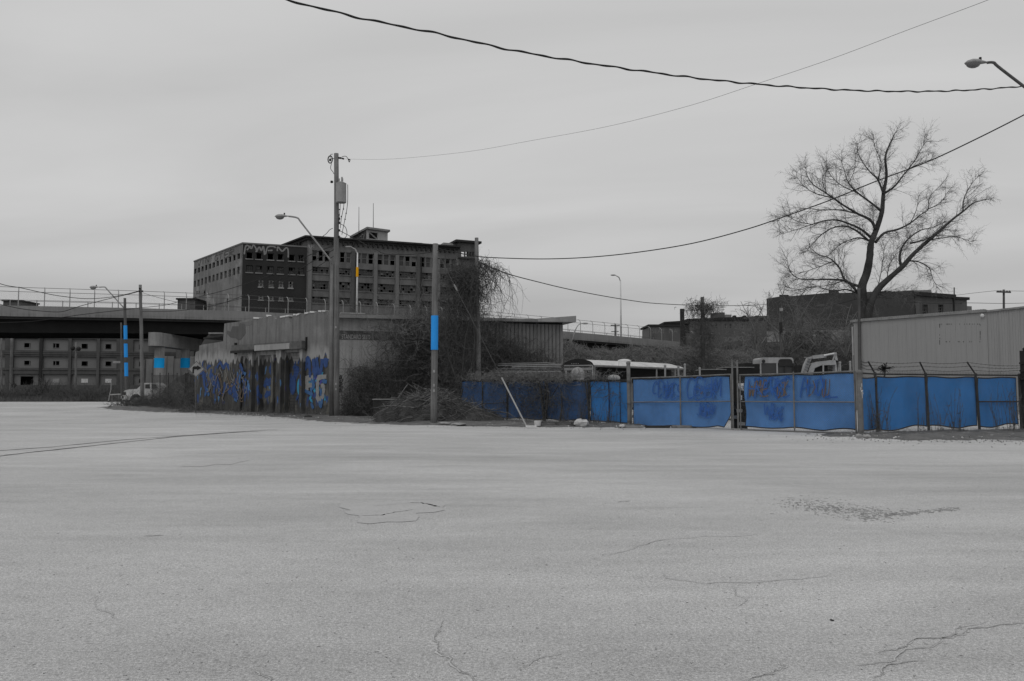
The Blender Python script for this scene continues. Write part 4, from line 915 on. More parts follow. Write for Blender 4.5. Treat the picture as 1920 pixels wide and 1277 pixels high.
pole('lamp_pole', 'short thin pole with twin floodlights in front of the three-storey building', 142, 142.5, 642, 140, .2, group=None)
mb = MB()
for x_, y_ in ((136.5, 653), (147.5, 654)): mb.sphere(at(x_, y_, 139.8), .4, 8, 5)
mb.beam(at(136.5, 653, 140), at(147.5, 654, 140), .12); mb.build('floodlight', M['dark'], bpy.data.objects['lamp_pole'])
pole('utility_pole', 'pale pole before the storage building near the left edge of the photo', 20.5, 22, 630, 120, .2, m='pole'); pole('utility_pole', 'thin pole cut by the left edge of the photo', 3, 2.5, 632, 150, .18, m='pole')
# poles beyond the fence
pole('utility_pole', 'vine-draped pole rising behind the white school bus roof', 1319, 1316.5, 557, 62, .17, m='poledark')
p6 = pole('utility_pole', 'thin dark pole with a small box in front of the pale billboard wall', 1465, 1462.5, 585, 66, .10, m='poledark')
mb = MB(); mb.box(at(1461, 0 + 590, 66).x, at(1466, 590, 66).x, 65.7, 65.9, at(1460, 584, 66).z, at(1460, 578, 66).z); mb.build('box', M['galv'], p6[0])
mb = MB(); mb.box(at(1459.5, 590, 66).x, at(1464, 590, 66).x, 65.65, 65.88, at(1460, 624, 66).z, at(1460, 605, 66).z); mb.build('transformer', M['dark'], p6[0])
pole('utility_pole', 'grey wooden pole in front of the big bare tree', 1612, 1610.5, 540, 60, .12, m='poledark')
p7 = pole('utility_pole', 'far T-shaped power pole above the warehouse roof', 1882, 1882, 543, 130, .2, m='poledark'); mb = MB(); mb.beam(at(1869, 547, 129.7), at(1895, 548, 129.7), .22, .25)
for x in (1871, 1876, 1888, 1893): insul(mb, at(x, 545.5, 129.7), .12)
mb.build('crossarm', M['poledark'], p7[0])
pole('roof_mast', 'short dark mast beside the brick hall roof', 1789.5, 1789, 539, 104, .09, m='dark', cat='mast', group=None)
p8 = pole('utility_pole', 'far small power pole seen through the bridge fence', 1153.5, 1153.5, 608, 160, .2, m='poledark'); mb = MB(); mb.beam(at(1145, 610, 159.8), at(1162, 610, 159.8), .2); mb.beam(at(1146, 622, 159.8), at(1160, 621.5, 159.8), .15); mb.build('crossarm', M['poledark'], p8[0])
# small bent lamp near the end of the siding building
t = thing('street_lamp', 'small thin street lamp below the overpass just right of the siding building', 'street lamp', at(1070, 643, 75)); mb = MB(); mb.tube([at(1070, 700, 75), at(1070, 627, 75)], .12, 8); mb.build('pole', M['pole'], t)
mb = MB(); mb.tube(curve([at(1072, 640, 75), at(1078, 622, 75), at(1083, 611, 75), at(1089, 607, 75), at(1098, 606.5, 75)], 4), .045, 6); mb.tube([at(1074, 627, 75), at(1082, 612, 75)], .03, 5); mb.build('arm', M['galv'], t); mb = MB(); mb.sphere(at(1097, 606.5, 75), (.3, .12, .09)); mb.build('lamp_head', M['lightgrey'], t)
# right lamp reaching into the frame from a pole outside it
YR = 27.0; t = thing('street_lamp', 'cobra-head street lamp with a bent arm reaching in at the upper right corner', 'street lamp', (atx(1990, YR), YR, 0)); pr = MB(); pr.tube([(atx(1990, YR), YR, -.3), (atx(1990, YR), YR, at(1990, 100, YR).z)], [.17, .13], 10); pr.build('pole', M['pole'], t)
cobra(t, at(1988, 214, YR), at(1851, 117.5, YR), at(1866, 121, YR), M['rust'], .98)
# ================================================================ overhead lines
def line(name, label, A, B, pts, r, wob_=0, n=6, twist=False, m='wire'):
    P = [vplane(A, B, x, y) for x, y in pts]; c_ = curve(P, n); k0 = c_[0]
    t = thing(name, label, 'cable', k0, 'overhead lines')
    mb = MB()
    if twist:
        tot_ = [0]
        for a, b_ in zip(c_[:-1], c_[1:]): tot_.append(tot_[-1] + (b_ - a).length)
        mb.tube([p + Vector((0, 0, .012 * math.sin(q * 5.2) + .008 * math.sin(q * 8.7 + 1))) for p, q in zip(c_, tot_)], [r * (1 + .15 * math.sin(q * 10.4)) for q in tot_], 6)
    else: mb.tube(c_, r, 5)
    mb.build('strand', M[m], t); return t
line('power_cable', 'thick twisted black cable sagging across the whole top of the sky', pl(540, 17), pl(1925, 27), [(380, -52), (460, -22), (540, 0), (610, 18), (700, 39), (820, 63), (960, 94), (1100, 118), (1210, 134), (1310, 147), (1410, 157), (1500, 164), (1600, 169.5), (1700, 171.5), (1780, 170.5), (1850, 167), (1925, 161), (1990, 154)], .023, n=30, twist=True)
line('power_cable', 'thin wire climbing from the transformer pole to the top right of the sky', pl(654, YT), pl(1850, 18), [(646, 298), (700, 299), (760, 296.5), (880, 284), (1000, 263), (1140, 237), (1290, 199), (1420, 157), (1560, 110), (1700, 57), (1850, 1), (1960, -44)], .0055, m='wirelt')
line('power_cable', 'dark wire dipping past the vine pole then rising to the right edge below the lamp', pl(820, YP), pl(1990, 24), [(820, 466), (850, 472), (897, 481), (960, 484.5), (1030, 485.5), (1110, 482), (1200, 472.5), (1300, 456), (1400, 430), (1480, 403), (1560, 374), (1640, 341), (1740, 303), (1830, 261), (1925, 213), (1990, 178)], .021)
line('power_cable', 'wire running from the vine pole across the distance to the brick hall', pl(900, YV), pl(1440, 96), [(899, 493), (930, 505), (960, 516), (1010, 529), (1060, 541), (1120, 553), (1180, 563), (1230, 569), (1316, 573), (1380, 573), (1440, 571)], .03)
line('power_cable', 'upper wire swooping down from the left edge to the left poles', pl(-60, 50), pl(264, 69), [(-60, 505), (0, 532), (40, 540), (80, 549), (112, 555), (160, 560), (200, 558), (235, 552), (262, 545)], .025)
line('power_cable', 'middle wire sagging below the overpass parapet before the left poles', pl(-60, 55), pl(264, 69), [(-60, 561), (0, 571), (40, 579), (75, 583), (115, 584.5), (150, 574), (205, 560), (240, 552), (262, 546)], .025)
line('power_cable', 'lower wire sagging across the dark underside of the overpass', pl(-60, 55), pl(264, 69), [(-60, 606), (0, 605), (60, 602.5), (110, 596), (160, 589), (205, 584), (240, 580), (264, 577)], .025)
line('power_cable', 'higher wire rising from the plain left pole past the factory to the transformer pole', pl(266, 69), pl(628, YT), [(266, 577), (310, 572), (345, 563), (400, 550), (452, 535), (507, 516), (560, 488), (600, 470), (626, 461)], .022)
line('power_cable', 'lower wire rising from the plain left pole to the transformer pole', pl(267, 69), pl(628, YT), [(267, 584), (330, 583), (400, 573), (452, 556), (505, 533), (552, 510), (590, 488), (626, 468)], .022)
line('power_cable', 'faint wire from the plain left pole hanging over the factory', pl(268, 69), pl(626, YT), [(268, 549), (290, 556), (330, 566), (380, 572), (440, 563), (500, 540), (550, 520), (590, 503), (626, 480)], .016)
line('power_cable', 'wire from the transformer pole down to the blue-banded pole', pl(637, YT), pl(815, YP), [(638, 433), (655, 442), (672, 450.5), (690, 461), (706, 468.5), (722, 476), (755, 477), (785, 476), (812, 472)], .02)
line('power_cable', 'faint far wire over the warehouse roof at the right edge', pl(1815, 110), pl(1960, 150), [(1700, 566), (1760, 569), (1815, 568), (1880, 569), (1930, 568)], .035)
line('power_cable', 'far wire on the insulators of the distant T-shaped power pole', pl(1790, 130), pl(1960, 130), [(1789, 554), (1830, 549), (1871, 545), (1893, 545.5), (1930, 546), (1960, 546)], .03, m='wirelt')
# guy wire with a white guard
t = thing('guy_wire', 'slanting guy wire with a white plastic guard anchored left of the fence', 'guy wire', gnd(988, 801)); gA, gB = at(821, 474, YP - .1), gnd(988, 801); gq = at(942, 713, 35.2)
gq = gA.lerp(gB, .735); mb = MB(); mb.tube([gA, gB], .009, 5); mb.build('strand', M['wirelt'], t); mb = MB(); mb.tube([gq, gB - (gB - gq) * .01], .034, 8); mb.build('guard', M['shedlt'], t)
mb = MB(); c_ = gA.lerp(gB, .195); c2_ = gA.lerp(gB, .235); mb.tube([c_, c_.lerp(c2_, .3), c_.lerp(c2_, .7), c2_], [.02, .045, .045, .02], 8); mb.build('insulator', M['conc'], t)
# ================================================================ chain-link fences with blue screens
def diamond(par, fr, a0, a1, b0, b1, c, step=.085):
    P0 = []; P1 = []; H_ = b1 - b0; k = a0 - H_
    while k < a1:
        for sg in (1, -1):
            xa, xb = (k, k + H_) if sg == 1 else (k + H_, k)
            za, zb = b0, b1; x0, x1 = xa, xb
            def clip(x0, z0, x1, z1):
                for lim, lo in ((a0, True), (a1, False)):
                    if (x0 < lim) == lo and (x1 < lim) == lo and x0 != lim and x1 != lim: return None
                    if (x0 < lim) != (x1 < lim):
                        t = (lim - x0) / (x1 - x0); z = z0 + (z1 - z0) * t
                        if ((x0 < lim) == lo): x0, z0 = lim, z
                        else: x1, z1 = lim, z
                return x0, z0, x1, z1
            r = clip(x0, za, x1, zb)
            if r: P0.append(fr.p(r[0], r[1], c + .006 * sg)); P1.append(fr.p(r[2], r[3], c + .006 * sg))
        k += step
    o = segs('mesh_wire', P0, P1, .0026, .0026, M['fpost'], par, sides=3); tag(o, kind='stuff')
def screen(par, fr, a0, a1, ztop, zbot, c, m, seed_, sag=.05, folds=(), dark=None, nx=None, nz=14, cutL=None):
    """a rippled cloth sheet with a dark hem; ztop/zbot are functions of a"""
    rs = random.Random(seed_); nx = nx or max(8, int((a1 - a0) / .09)); mb = MB(); ph = [rs.uniform(0, 6) for _ in range(6)]
    def cc(a, v):
        x = .014 * math.sin(a * 2.3 + ph[0]) + .010 * math.sin(a * 6.1 + ph[1] + v) + .006 * math.sin(a * 13 + ph[2] - 2 * v)
        for fa, w_, d_ in folds: x += d_ * math.exp(-((a - fa - .06 * math.sin(v * 3)) / w_) ** 2)
        return x - .05 * math.sin(v * math.pi) * (.5 + .5 * math.sin(a * 1.3 + ph[3]))
    def te(a): return .035 * math.sin(a * 3.1 + ph[4]) + .03 * abs(math.sin(a * 2.05 + ph[5]))
    hemv = []; 
    for j in range(nz + 1):
        v = j / nz
        for i in range(nx + 1):
            a = a0 + (a1 - a0) * i / nx; zt = ztop(a) - sag * (.5 + te(a) * 10); zb = zbot(a) + te(a + 5)
            aa = a
            if cutL: aa = a + cutL(v) * max(0, 1 - i / nx * 6) if cutL(v) > 0 else a + cutL(v) * max(0, 1 - (nx - i) / nx * 6)
            mb.v.append(tuple(fr.p(aa, zb + (zt - zb) * v, c + cc(a, v))))
    for j in range(nz):
        for i in range(nx): k = j * (nx + 1) + i; mb.f.append((k, k + 1, k + nx + 2, k + nx + 1)); mb.m.append(0)
    o = mb.build('privacy_screen', m, par, smoothf=True)
    h = MB(); base = o.matrix_world.translation if False else Vector((0, 0, 0))
    for row in (0, nz): h.tube([Vector(mb.v[row * (nx + 1) + i]) for i in range(nx + 1)], .022, 4)
    h.tube([Vector(mb.v[j * (nx + 1)]) for j in range(nz + 1)], .016, 4); h.tube([Vector(mb.v[j * (nx + 1) + nx]) for j in range(nz + 1)], .016, 4)
    h.build('hem', M['dark'], o); return o, cc
def pipe(par, name, P, r, m, cap=True, n=8):
    mb = MB(); mb.tube(P, r, n)
    if cap: mb.sphere(Vector(P[-1]), (r * 1.25, r * 1.25, r * 1.1), 8, 5)
    return mb.build(name, m, par)
# --- two big gate leaves
frG = Fr((G0.x, G0.y), (G2.x, G2.y), 0)
ag = lambda px: frG.uv(px, 750)[0]
def zg(px, py): return frG.uv(px, py)[1]
def leaf(label, x0, xm, x1, yt0, yt1, yb0, yb1, ymid0, ymid1, sc, folds, cut, tags):
    t = thing('chain_link_gate', label, 'gate', frG.p(ag(x0), 0, 0), 'double gate leaves'); A0, A1, AM = ag(x0), ag(x1), ag(xm)
    T0, T1, B0_, B1_ = zg(x0, yt0), zg(x1, yt1), zg(x0, yb0), zg(x1, yb1); L0, L1 = zg(x0, ymid0), zg(x1, ymid1)
    f = lambda p, q, a: p + (q - p) * (a - A0) / (A1 - A0)
    r = .028
    pipe(t, 'rail', [frG.p(A0, T0, 0), frG.p(AM, f(T0, T1, AM) - .02, 0), frG.p(A1, T1, 0)], r, M['fpost'], False); pipe(t, 'rail', [frG.p(A0, B0_, 0), frG.p(A1, B1_, 0)], r, M['fpost'], False)
    pipe(t, 'rail', [frG.p(A0, L0, .01), frG.p(A1, L1, .01)], .022, M['fpost'], False); pipe(t, 'upright', [frG.p(AM, f(B0_, B1_, AM) - .02, .012), frG.p(AM, f(T0, T1, AM) + .02, .012)], .03, M['fpost'])
    pipe(t, 'upright', [frG.p(A0, B0_, 0), frG.p(A0, T0, 0)], r, M['fpost']); pipe(t, 'upright', [frG.p(A1, B1_, 0), frG.p(A1, T1, 0)], r, M['fpost'])
    diamond(t, frG, A0, A1, max(B0_, B1_) + .01, min(T0, T1) - .01, -.012)
    o, cc = screen(t, frG, A0 + .05, A1 - .05, lambda a: f(T0, T1, a) - .03, lambda a: f(B0_, B1_, a) + .09, -.075, M['tarpA'], sc, folds=folds, cutL=cut)
    gm = MB()
    for (txt, xa, xb, ya, yb, w_, mi) in tags:
        lettering(gm, frG, txt, ag(xa), ag(xb), zg((xa + xb) / 2, yb), zg((xa + xb) / 2, ya), w_, -.03, mi, jit=.12, slant=.1)
    gm.build('graffiti', [M['gtag'], M['gorange'], M['gblue']], o); return t
M['gtag'] = mat('tag_blue', (.03, .115, .42), (.04, .15, .46), 4, fine=.1)
leaf('left gate leaf with a blue screen, its lower right corner curled away', 1184, 1276, 1371, 709, 702, 802, 806.5, 754, 752.5, 3, [(.6, .25, .03), (3.9, .3, -.05)], lambda v: -(.28 * (1 - v) ** 3 * 0 + .42 * max(0, .25 - v) * 3.2 + .06 * v),
     [('CEHA', 1222, 1262, 716, 742, .05, 0), ('SBES', 1240, 1276, 722, 746, .05, 0), ('CEHM', 1286, 1352, 712, 746, .055, 0), ('EMER', 1300, 1345, 722, 742, .045, 0), ('JOEY', 1304, 1340, 758, 780, .05, 0), ('XSMB', 1308, 1336, 764, 776, .05, 0), ('V', 1310, 1320, 728, 740, .03, 1)])
leaf('right gate leaf with a blue screen marked with blue and ochre scrawls', 1388, 1489, 1604, 703, 696, 805.5, 812.5, 753, 754, 9, [(5.05, .07, .035), (1.7, .3, -.04)], lambda v: .10 + .04 * math.sin(v * 7) if v > 0 else .1,
     [('HRAOE', 1398, 1484, 709, 745, .055, 0), ('WME', 1402, 1440, 716, 742, .045, 1), ('GSK', 1456, 1476, 716, 744, .04, 1), ('SBRK', 1418, 1470, 712, 738, .05, 0), ('AHOL', 1500, 1556, 709, 742, .055, 0), ('LX', 1512, 1532, 714, 738, .04, 1), ('UJ', 1540, 1556, 714, 742, .035, 1), ('WL', 1428, 1464, 757, 778, .05, 0), ('MSKE', 1440, 1468, 766, 786, .045, 0), ('L', 1548, 1570, 736, 744, .045, 0)])
mb = MB(); mb.box(0, .05, 0, .05, 0, .01)
for px_, yt, lb in ((1375.5, 676, 'left one of the two tall thin pipes where the gate leaves meet'), (1385, 676.5, 'right one of the two tall thin pipes where the gate leaves meet')):
    t = thing('gate_post', lb, 'post', frG.p(ag(px_), 0, .06)); pipe(t, 'pipe', [frG.p(ag(px_), -.1, .06), frG.p(ag(px_), zg(px_, yt), .06)], .035, M['fpost']); f_ = MB(); f_.beam(frG.p(ag(px_) - .08, .03, .12), frG.p(ag(px_) + .12, .05, .12), .07, .05); f_.build('drop_rod_foot', M['galv'], t)
# junk glimpsed in the gap
t = thing('hanging_sheet', 'crumpled pale sheet and black plastic seen through the gap between the gate leaves', 'sheet', frG.p(ag(1380), 0, -.5)); mb = MB(); rs = random.Random(4)
n_ = 7
for j in range(10):
    for i in range(n_): mb.v.append(tuple(frG.p(ag(1371 + 2.5 * i), zg(1380, 714 + j * 4.5), -.5 + rs.uniform(-.06, .06))))
for j in range(9):
    for i in range(n_ - 1): k = j * n_ + i; mb.f.append((k, k + 1, k + n_ + 1, k + n_)); mb.m.append(0 if j in (1, 2, 3) and i > 0 or (j in (6, 7) and i in (1, 2, 5)) else 1)
mb.build('cloth', [M['white'], M['black']], t)
mb = MB()
for j in range(9):
    for i in range(4): mb.v.append(tuple(frG.p(ag(1362 + 8.5 * i), zg(1380, 755 + j * 6.2), -.45 + rs.uniform(-.08, .08))))
for j in range(8):
    for i in range(3): k = j * 4 + i; mb.f.append((k, k + 1, k + 5, k + 4)); mb.m.append(1 if rs.random() < .8 else 0)
mb.build('plastic', [M['lightgrey'], M['black']], t)
# heavy gate posts
t = thing('gate_post', 'thick grey gate post at the left end of the gates', 'post', frG.p(0, 0, .02)); x_, = [ag(1181)]; pipe(t, 'pipe', [frG.p(x_, -.1, .05), frG.p(x_ - .03, zg(1180, 681), .05)], .085, M['fpost'], n=12)
for y_ in (715, 757, 790):
    mb = MB(); c_ = frG.p(x_, zg(1181, y_), .05); mb.tube([c_ - Vector((0, 0, .04)), c_ + Vector((0, 0, .04))], .1, 10); mb.tube([c_, frG.p(ag(1185), zg(1185, y_), 0)], .02, 6); mb.build('hinge', M['rust'], t)
t = thing('gate_post', 'thickest grey gate post between the gates and the dark right-hand fence', 'post', frG.p(frG.W, 0, 0)); x_ = ag(1612.5); pipe(t, 'pipe', [frG.p(x_, -.1, 0), frG.p(x_, zg(1612, 699), 0)], .10, M['fpost'], n=12)
pipe(t, 'thin_pipe', [frG.p(x_ - .15, -.1, .04), frG.p(x_ - .17, zg(1604, 667), .04)], .022, M['fpost'])
gm = MB(); fx = Fr((frG.p(x_ - .1, 0, 0).x, frG.p(x_, 0, 0).y - .103), (frG.p(x_ + .1, 0, 0).x, frG.p(x_, 0, 0).y - .103), 0)
for k_, y_ in enumerate((722, 729, 736, 743)): lettering(gm, fx, 'ILSI'[k_], .06, .14, zg(1612, y_ + 3), zg(1612, y_ - 3), .02, .003)
gm.build('graffiti', M['white'], t)
# --- left fence run, overgrown
frN = Fr((FA.x, FA.y), (G0.x, G0.y), 0); an = lambda px: frN.uv(px, 750)[0]
zn = lambda px, py: frN.uv(px, py)[1]
lf = thing('chain_link_fence', 'overgrown chain-link fence with stained blue screen left of the gates', 'fence', frN.p(0, 0, 0))
TL, TR_ = zn(950, 713), zn(1175, 713); ztl = lambda a: TL + (TR_ - TL) * (a - an(950)) / (an(1175) - an(950))
for px_ in (862, 905, 951, 1023, 1104, 1163): pipe(lf, 'post', [frN.p(an(px_), -.1, 0), frN.p(an(px_) - .02, ztl(an(px_)) + .03, 0)], .04 if px_ != 1163 else .018, M['fdark'])
pipe(lf, 'rail', [frN.p(0, ztl(0), 0), frN.p(an(1176), ztl(an(1176)), 0)], .03, M['fdark'], False); pipe(lf, 'rail', [frN.p(an(900), .85, 0), frN.p(an(951), .95, 0)], .02, M['fdark'], False)
diamond(lf, frN, .1, an(1176), .08, min(TL, TR_) - .03, .03)
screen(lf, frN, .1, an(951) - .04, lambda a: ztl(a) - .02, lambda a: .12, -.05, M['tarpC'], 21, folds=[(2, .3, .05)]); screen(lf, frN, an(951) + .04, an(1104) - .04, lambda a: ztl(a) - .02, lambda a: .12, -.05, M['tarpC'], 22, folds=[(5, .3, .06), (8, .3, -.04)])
screen(lf, frN, an(1104) + .04, an(1140), lambda a: ztl(a) - .02, lambda a: .12, -.05, M['tarpD'] if 'tarpD' in M else M['tarpB'], 23, folds=[(9, .3, .06)]); screen(lf, frN, an(1138), an(1176), lambda a: ztl(a) - .02, lambda a: .12, -.07, M['tarpB'], 24)
# --- right fence run with barbed wire
frR = Fr((G2.x + .15, G2.y + .05), (R0.x, R0.y), 0); frR2 = Fr((R0.x, R0.y), (R1.x, R1.y), 0)
rf = thing('chain_link_fence', 'dark-posted chain-link fence with a bright blue screen and barbed wire on the right', 'fence', frR2.p(0, 0, 0))
ar = lambda px: frR2.uv(px, 750)[0]; zr = lambda px, py: frR2.uv(px, py)[1]
zt_r = lambda a: zr(1645, 701.5) + (zr(1912, 704) - zr(1645, 701.5)) * a / ar(1912) ; zb_r = lambda a: .02 + .12 * smooth(0, ar(1740), a)
hooks = []
for px_, x0_, arm in ((1645, 1642, (1630, 678)), (1740, 1737, (1727, 679)), (1835, 1831, (1816, 679)), (1913, 1913, None)):
    a = ar(px_); top_ = frR2.p(ar(x0_), zt_r(a) + .02, 0); pipe(rf, 'post', [frR2.p(a, -.1, 0), top_], .05, M['fdark'])
    if arm: e_ = frR2.p(ar(arm[0]), zr(arm[0], arm[1]), .0) + Vector((0, 0, 0)); mb = MB(); mb.tube([top_, e_], .028, 6); mb.build('barb_arm', M['fdark'], rf); hooks.append((top_, e_))
pipe(rf, 'rail', [frR2.p(0, zt_r(0), 0), frR2.p(ar(1915), zt_r(ar(1915)), 0)], .03, M['fdark'], False); pipe(rf, 'rail', [frR2.p(ar(1835), zr(1835, 753), 0), frR2.p(ar(1912), zr(1912, 753), 0)], .025, M['fdark'], False)
pipe(rf, 'rail', [frR.p(0, zt_r(0) + .02, 0), frR2.p(0, zt_r(0), 0)], .03, M['fdark'], False)
diamond(rf, frR2, 0, ar(1915), .04, zt_r(0) + .09, .055, .075); diamond(rf, frR, 0, frR.W, .04, zt_r(0), .03, .08)
screen(rf, frR, .02, frR.W, lambda a: zt_r(0) - .1, lambda a: .16, -.05, M['tarpB'], 31, folds=[(.3, .08, .05)])
for i, (xa, xb) in enumerate(((1645, 1740), (1740, 1835), (1835, 1911))): screen(rf, frR2, ar(xa) + .06, ar(xb) - .06, lambda a: zt_r(a) - .06, lambda a: zb_r(a) + .07 + .035 * math.sin(a * 1.1), -.05, M['tarpB'], 40 + i, folds=[((ar(xa) + ar(xb)) / 2, .4, .05)])
for k_, f_ in enumerate((.35, .68, .98)):
    pts = [frR.p(0, zt_r(0) + .25 + .1 * k_, 0)] + [h0.lerp(h1, f_) for h0, h1 in hooks] + [frR2.p(ar(1917), zr(1917, 694 - 4 * k_), 0)]
    mb = MB(); c_ = []
    for p, q in zip(pts[:-1], pts[1:]): c_ += [p.lerp(q, i / 12) - Vector((0, 0, .05 * math.sin(i / 12 * math.pi))) for i in range(12)]
    c_.append(pts[-1]); mb.tube(c_, .006, 4)
    for i in range(0, 90): q = c_[min(len(c_) - 2, i * (len(c_) - 1) // 90)]; mb.tube([q + Vector((-.02, 0, -.03)), q + Vector((.02, 0, .03))], .004, 3)
    mb.build('barbed_wire', M['wire'], rf)
P0 = []; P1 = []
a = 0.1
while a < ar(1912): P0.append(frR2.p(a, zt_r(a), .05)); P1.append(frR2.p(a + .02, zt_r(a) + .13, .05)); a += .075
tag(segs('wire_ends', P0, P1, .005, .003, M['fdark'], rf), kind='stuff')
t = thing('gate_post', 'tall dark steel post cut by the right edge of the photo', 'post', frR2.p(ar(1918), 0, .1)); z_ = zr(1918, 658); mb = MB(); mb.fbox(frR2, ar(1913), ar(1923), -.1, z_, .05, .25); mb.build('shaft', M['dark'], t); mb = MB(); mb.sphere(frR2.p(ar(1918), z_ + .06, .15), .07); mb.build('finial', M['dark'], t)
for y_ in (683, 697, 712): mb = MB(); mb.fbox(frR2, ar(1909), ar(1913) - .002, zr(1911, y_), zr(1911, y_) + .07, .1, .2); mb.build('lug', M['dark'], t)
# ================================================================ things in the yard
# school bus, only its upper part shows
YBs = 46; bus = thing('school_bus', 'old school bus with a white curved roof and dark front parked behind the fence', 'bus', (atx(1170, YBs), YBs, 0))
bA = Vector((atx(1058, 44.0), 44.0, 0)); bB = Vector((atx(1285, 53), 53, 0)); frU = Fr((atx(1113, 44.2), 44.2), (atx(1289, 51), 51), 0); WU = 2.45
zr1, zr0 = frU.uv(1113, 684)[1], frU.uv(1113, 673)[1]
def bsec(c): # roof section across the width
    t = c * math.pi; return .34 * math.sin(t) ** .7
nsec = 8; mb = MB()
for a, dz, inset in ((0, 0, 0), (frU.W * .6, 0, 0), (frU.W - .9, -.02, 0), (frU.W - .3, -.12, .05), (frU.W, -.3, .25)):
    for i in range(nsec + 1): c = i / nsec; mb.v.append(tuple(frU.p(a, zr1 + bsec(c) + dz * math.sin(c * math.pi) , -c * (WU - inset * 2) - inset)))
for j in range(4):
    for i in range(nsec): k = j * (nsec + 1) + i; mb.f.append((k, k + 1, k + nsec + 2, k + nsec + 1)); mb.m.append(0)
mb.f.append(tuple(4 * (nsec + 1) + i for i in range(nsec + 1))); mb.m.append(0); mb.build('roof', mat('bus_roof_white', .62, .5, 1.2, streak=.12), bus, smoothf=True)
mb = MB(); mb.fbox(frU, 0, frU.W - .2, zr1 - .09, zr1 - .002, -WU, .03); mb.build('drip_rail', M['conc'], bus)
mb = MB(); mb.fbox(frU, 0, frU.W - .2, .6, zr1 - 1.0, -WU, 0); mb.build('body', mat('bus_body', .22, .17, 1), bus)
for i in (0, 6, 8, 9):
    a = .02 + (frU.W - .45) * i / 9; mb = MB(); mb.fbox(frU, a, a + .09, zr1 - .999, zr1 - .093, -.05, 0); mb.build('window_pillar', M['conclt'], bus)
mb = MB(); mb.fbox(frU, .1, frU.W - .3, zr1 - .98, zr1 - .1, -WU + .1, -1.0); mb.build('window_band', M['black'], bus)
# front cap facing the viewer, slightly forward of the body
fz = Fr((atx(1056, 44.6), 44.6), (atx(1113.5, 44.1), 44.1), 0); zc1 = fz.uv(1085, 686)[1]
mb = MB(); pr_ = [fz.p(0, zc1 - 1.6), fz.p(0, zc1), fz.p(.1, zc1 + .17)] + [fz.p(fz.W * i / 8, zc1 + .17 + .23 * math.sin(math.pi * i / 8)) for i in range(1, 8)] + [fz.p(fz.W - .1, zc1 + .17), fz.p(fz.W, zc1), fz.p(fz.W, zc1 - 1.6)]
mb.prism(pr_, -fz.n * .12); mb.build('front_cap', M['black'], bus)
mb = MB(); mb.fbox(fz, .05, fz.W - .05, zc1 - .02, zc1 + .05, .003, .05); mb.fbox(fz, .05, fz.W - .05, zc1 - .25, zc1 - .1, .003, .04); mb.build('trim_strip', M['conc'], bus)
mb = MB(); mb.fbox(fz, .12, .22, zc1 - 1.2, zc1 - .26, .003, .05); mb.fbox(fz, fz.W - .1, fz.W - .02, zc1 - 1.2, zc1 - .0, .003, .05); mb.build('windscreen_post', M['lightgrey'], bus)
font_text(bus, fz, 'SCHOOL BUS', fz.W * .55, fz.W - .15, zc1 - .36, .09, M['lightgrey'], .05)
for i in range(4): mb = MB(); mb.sphere(fz.p(.5 + i * .12, zc1 + .12, .03), .03, 6, 4); mb.build('marker_lamp', M['conc'], bus)
mb = MB(); c_ = frU.p(frU.uv(1202, 670)[0], zr1 + .36, -WU / 2); mb.sphere(c_, (.42, .35, .13), 12, 6); mb.build('roof_hatch', M['white'], bus)
# grey domes by the bus
for px_, py_, r_, lb in ((1083, 703, .38, 'larger pale dome poking up in front of the bus'), (1151, 709, .32, 'smaller pale dome poking over the fence rail near the gate post')):
    Y_ = 42 if px_ < 1100 else 39.5; c_ = at(px_, py_, Y_); o = MB(); o.sphere(c_, (r_, r_, r_ * (1.1 if px_ < 1100 else .55)), 14, 8); o.tube([(c_.x, c_.y, 0), (c_.x, c_.y, c_.z)], r_ * .9, 12); tag(o.build('water_tank', M['conclt'], None, (c_.x, c_.y, 0), smoothf=True), lb, 'tank')
# timber / panel stack
st = thing('panel_stack', 'stack of pale corrugated sheets and boards lying high beside the bus front', 'sheet stack', (atx(990, 46), 46, 0)); frK = Fr((atx(928, 47.5), 47.5), (atx(1054, 45.5), 45.5), 0); z0_ = frK.uv(990, 698)[1]
for i in range(6):
    mb = MB(); a0 = random.uniform(0, .4) + (.0 if i != 3 else .8); a1 = frK.W - random.uniform(0, .1) - (.9 if i == 5 else 0); z_ = z0_ + i * .1; mb.fbox(frK, a0, a1, z_, z_ + .06, -1.1, random.uniform(-.05, .05)); mb.build('sheet', (M['conclt'], M['conc'], M['wood'], M['lightgrey'])[i % 4], st)
for a in (.6, 2.2, 3.6): mb = MB(); mb.fbox(frK, a, a + .12, 0, z0_ - .003, -1, -.05); mb.build('support', M['wood'], st)
# loader cab
YK = 40; cab = thing('machine_cab', 'white glazed machine cab with a rounded roof standing behind the right gate leaf', 'excavator', (atx(1457, YK), YK, 0)); frC = Fr((atx(1425, YK), YK), (atx(1490, YK), YK), 0); uc = lambda x, y: frC.uv(x, y)
sA, sB, sC = uc(1426, 675), uc(1458, 672), uc(1488, 675); z_r = uc(1450, 681)[1]; zt_ = uc(1450, 671)[1]
def hull(a0, a1, z0, z1, rr, n=5):
    pts = [(a0, z0)] + [(a0 + rr - rr * math.cos(t), z1 - rr + rr * math.sin(t)) for t in [i / n * math.pi / 2 for i in range(n + 1)]] + [(a1 - rr + rr * math.sin(t), z1 - rr + rr * math.cos(t)) for t in [i / n * math.pi / 2 for i in range(n + 1)]] + [(a1, z0)]
    return pts
mb = MB(); mb.prism([frC.p(a, z, 0) for a, z in hull(sA[0], sC[0], z_r, zt_ + .02, .14)], -frC.n * 1.3); mb.build('roof', M['lightgrey'], cab, smoothf=False)
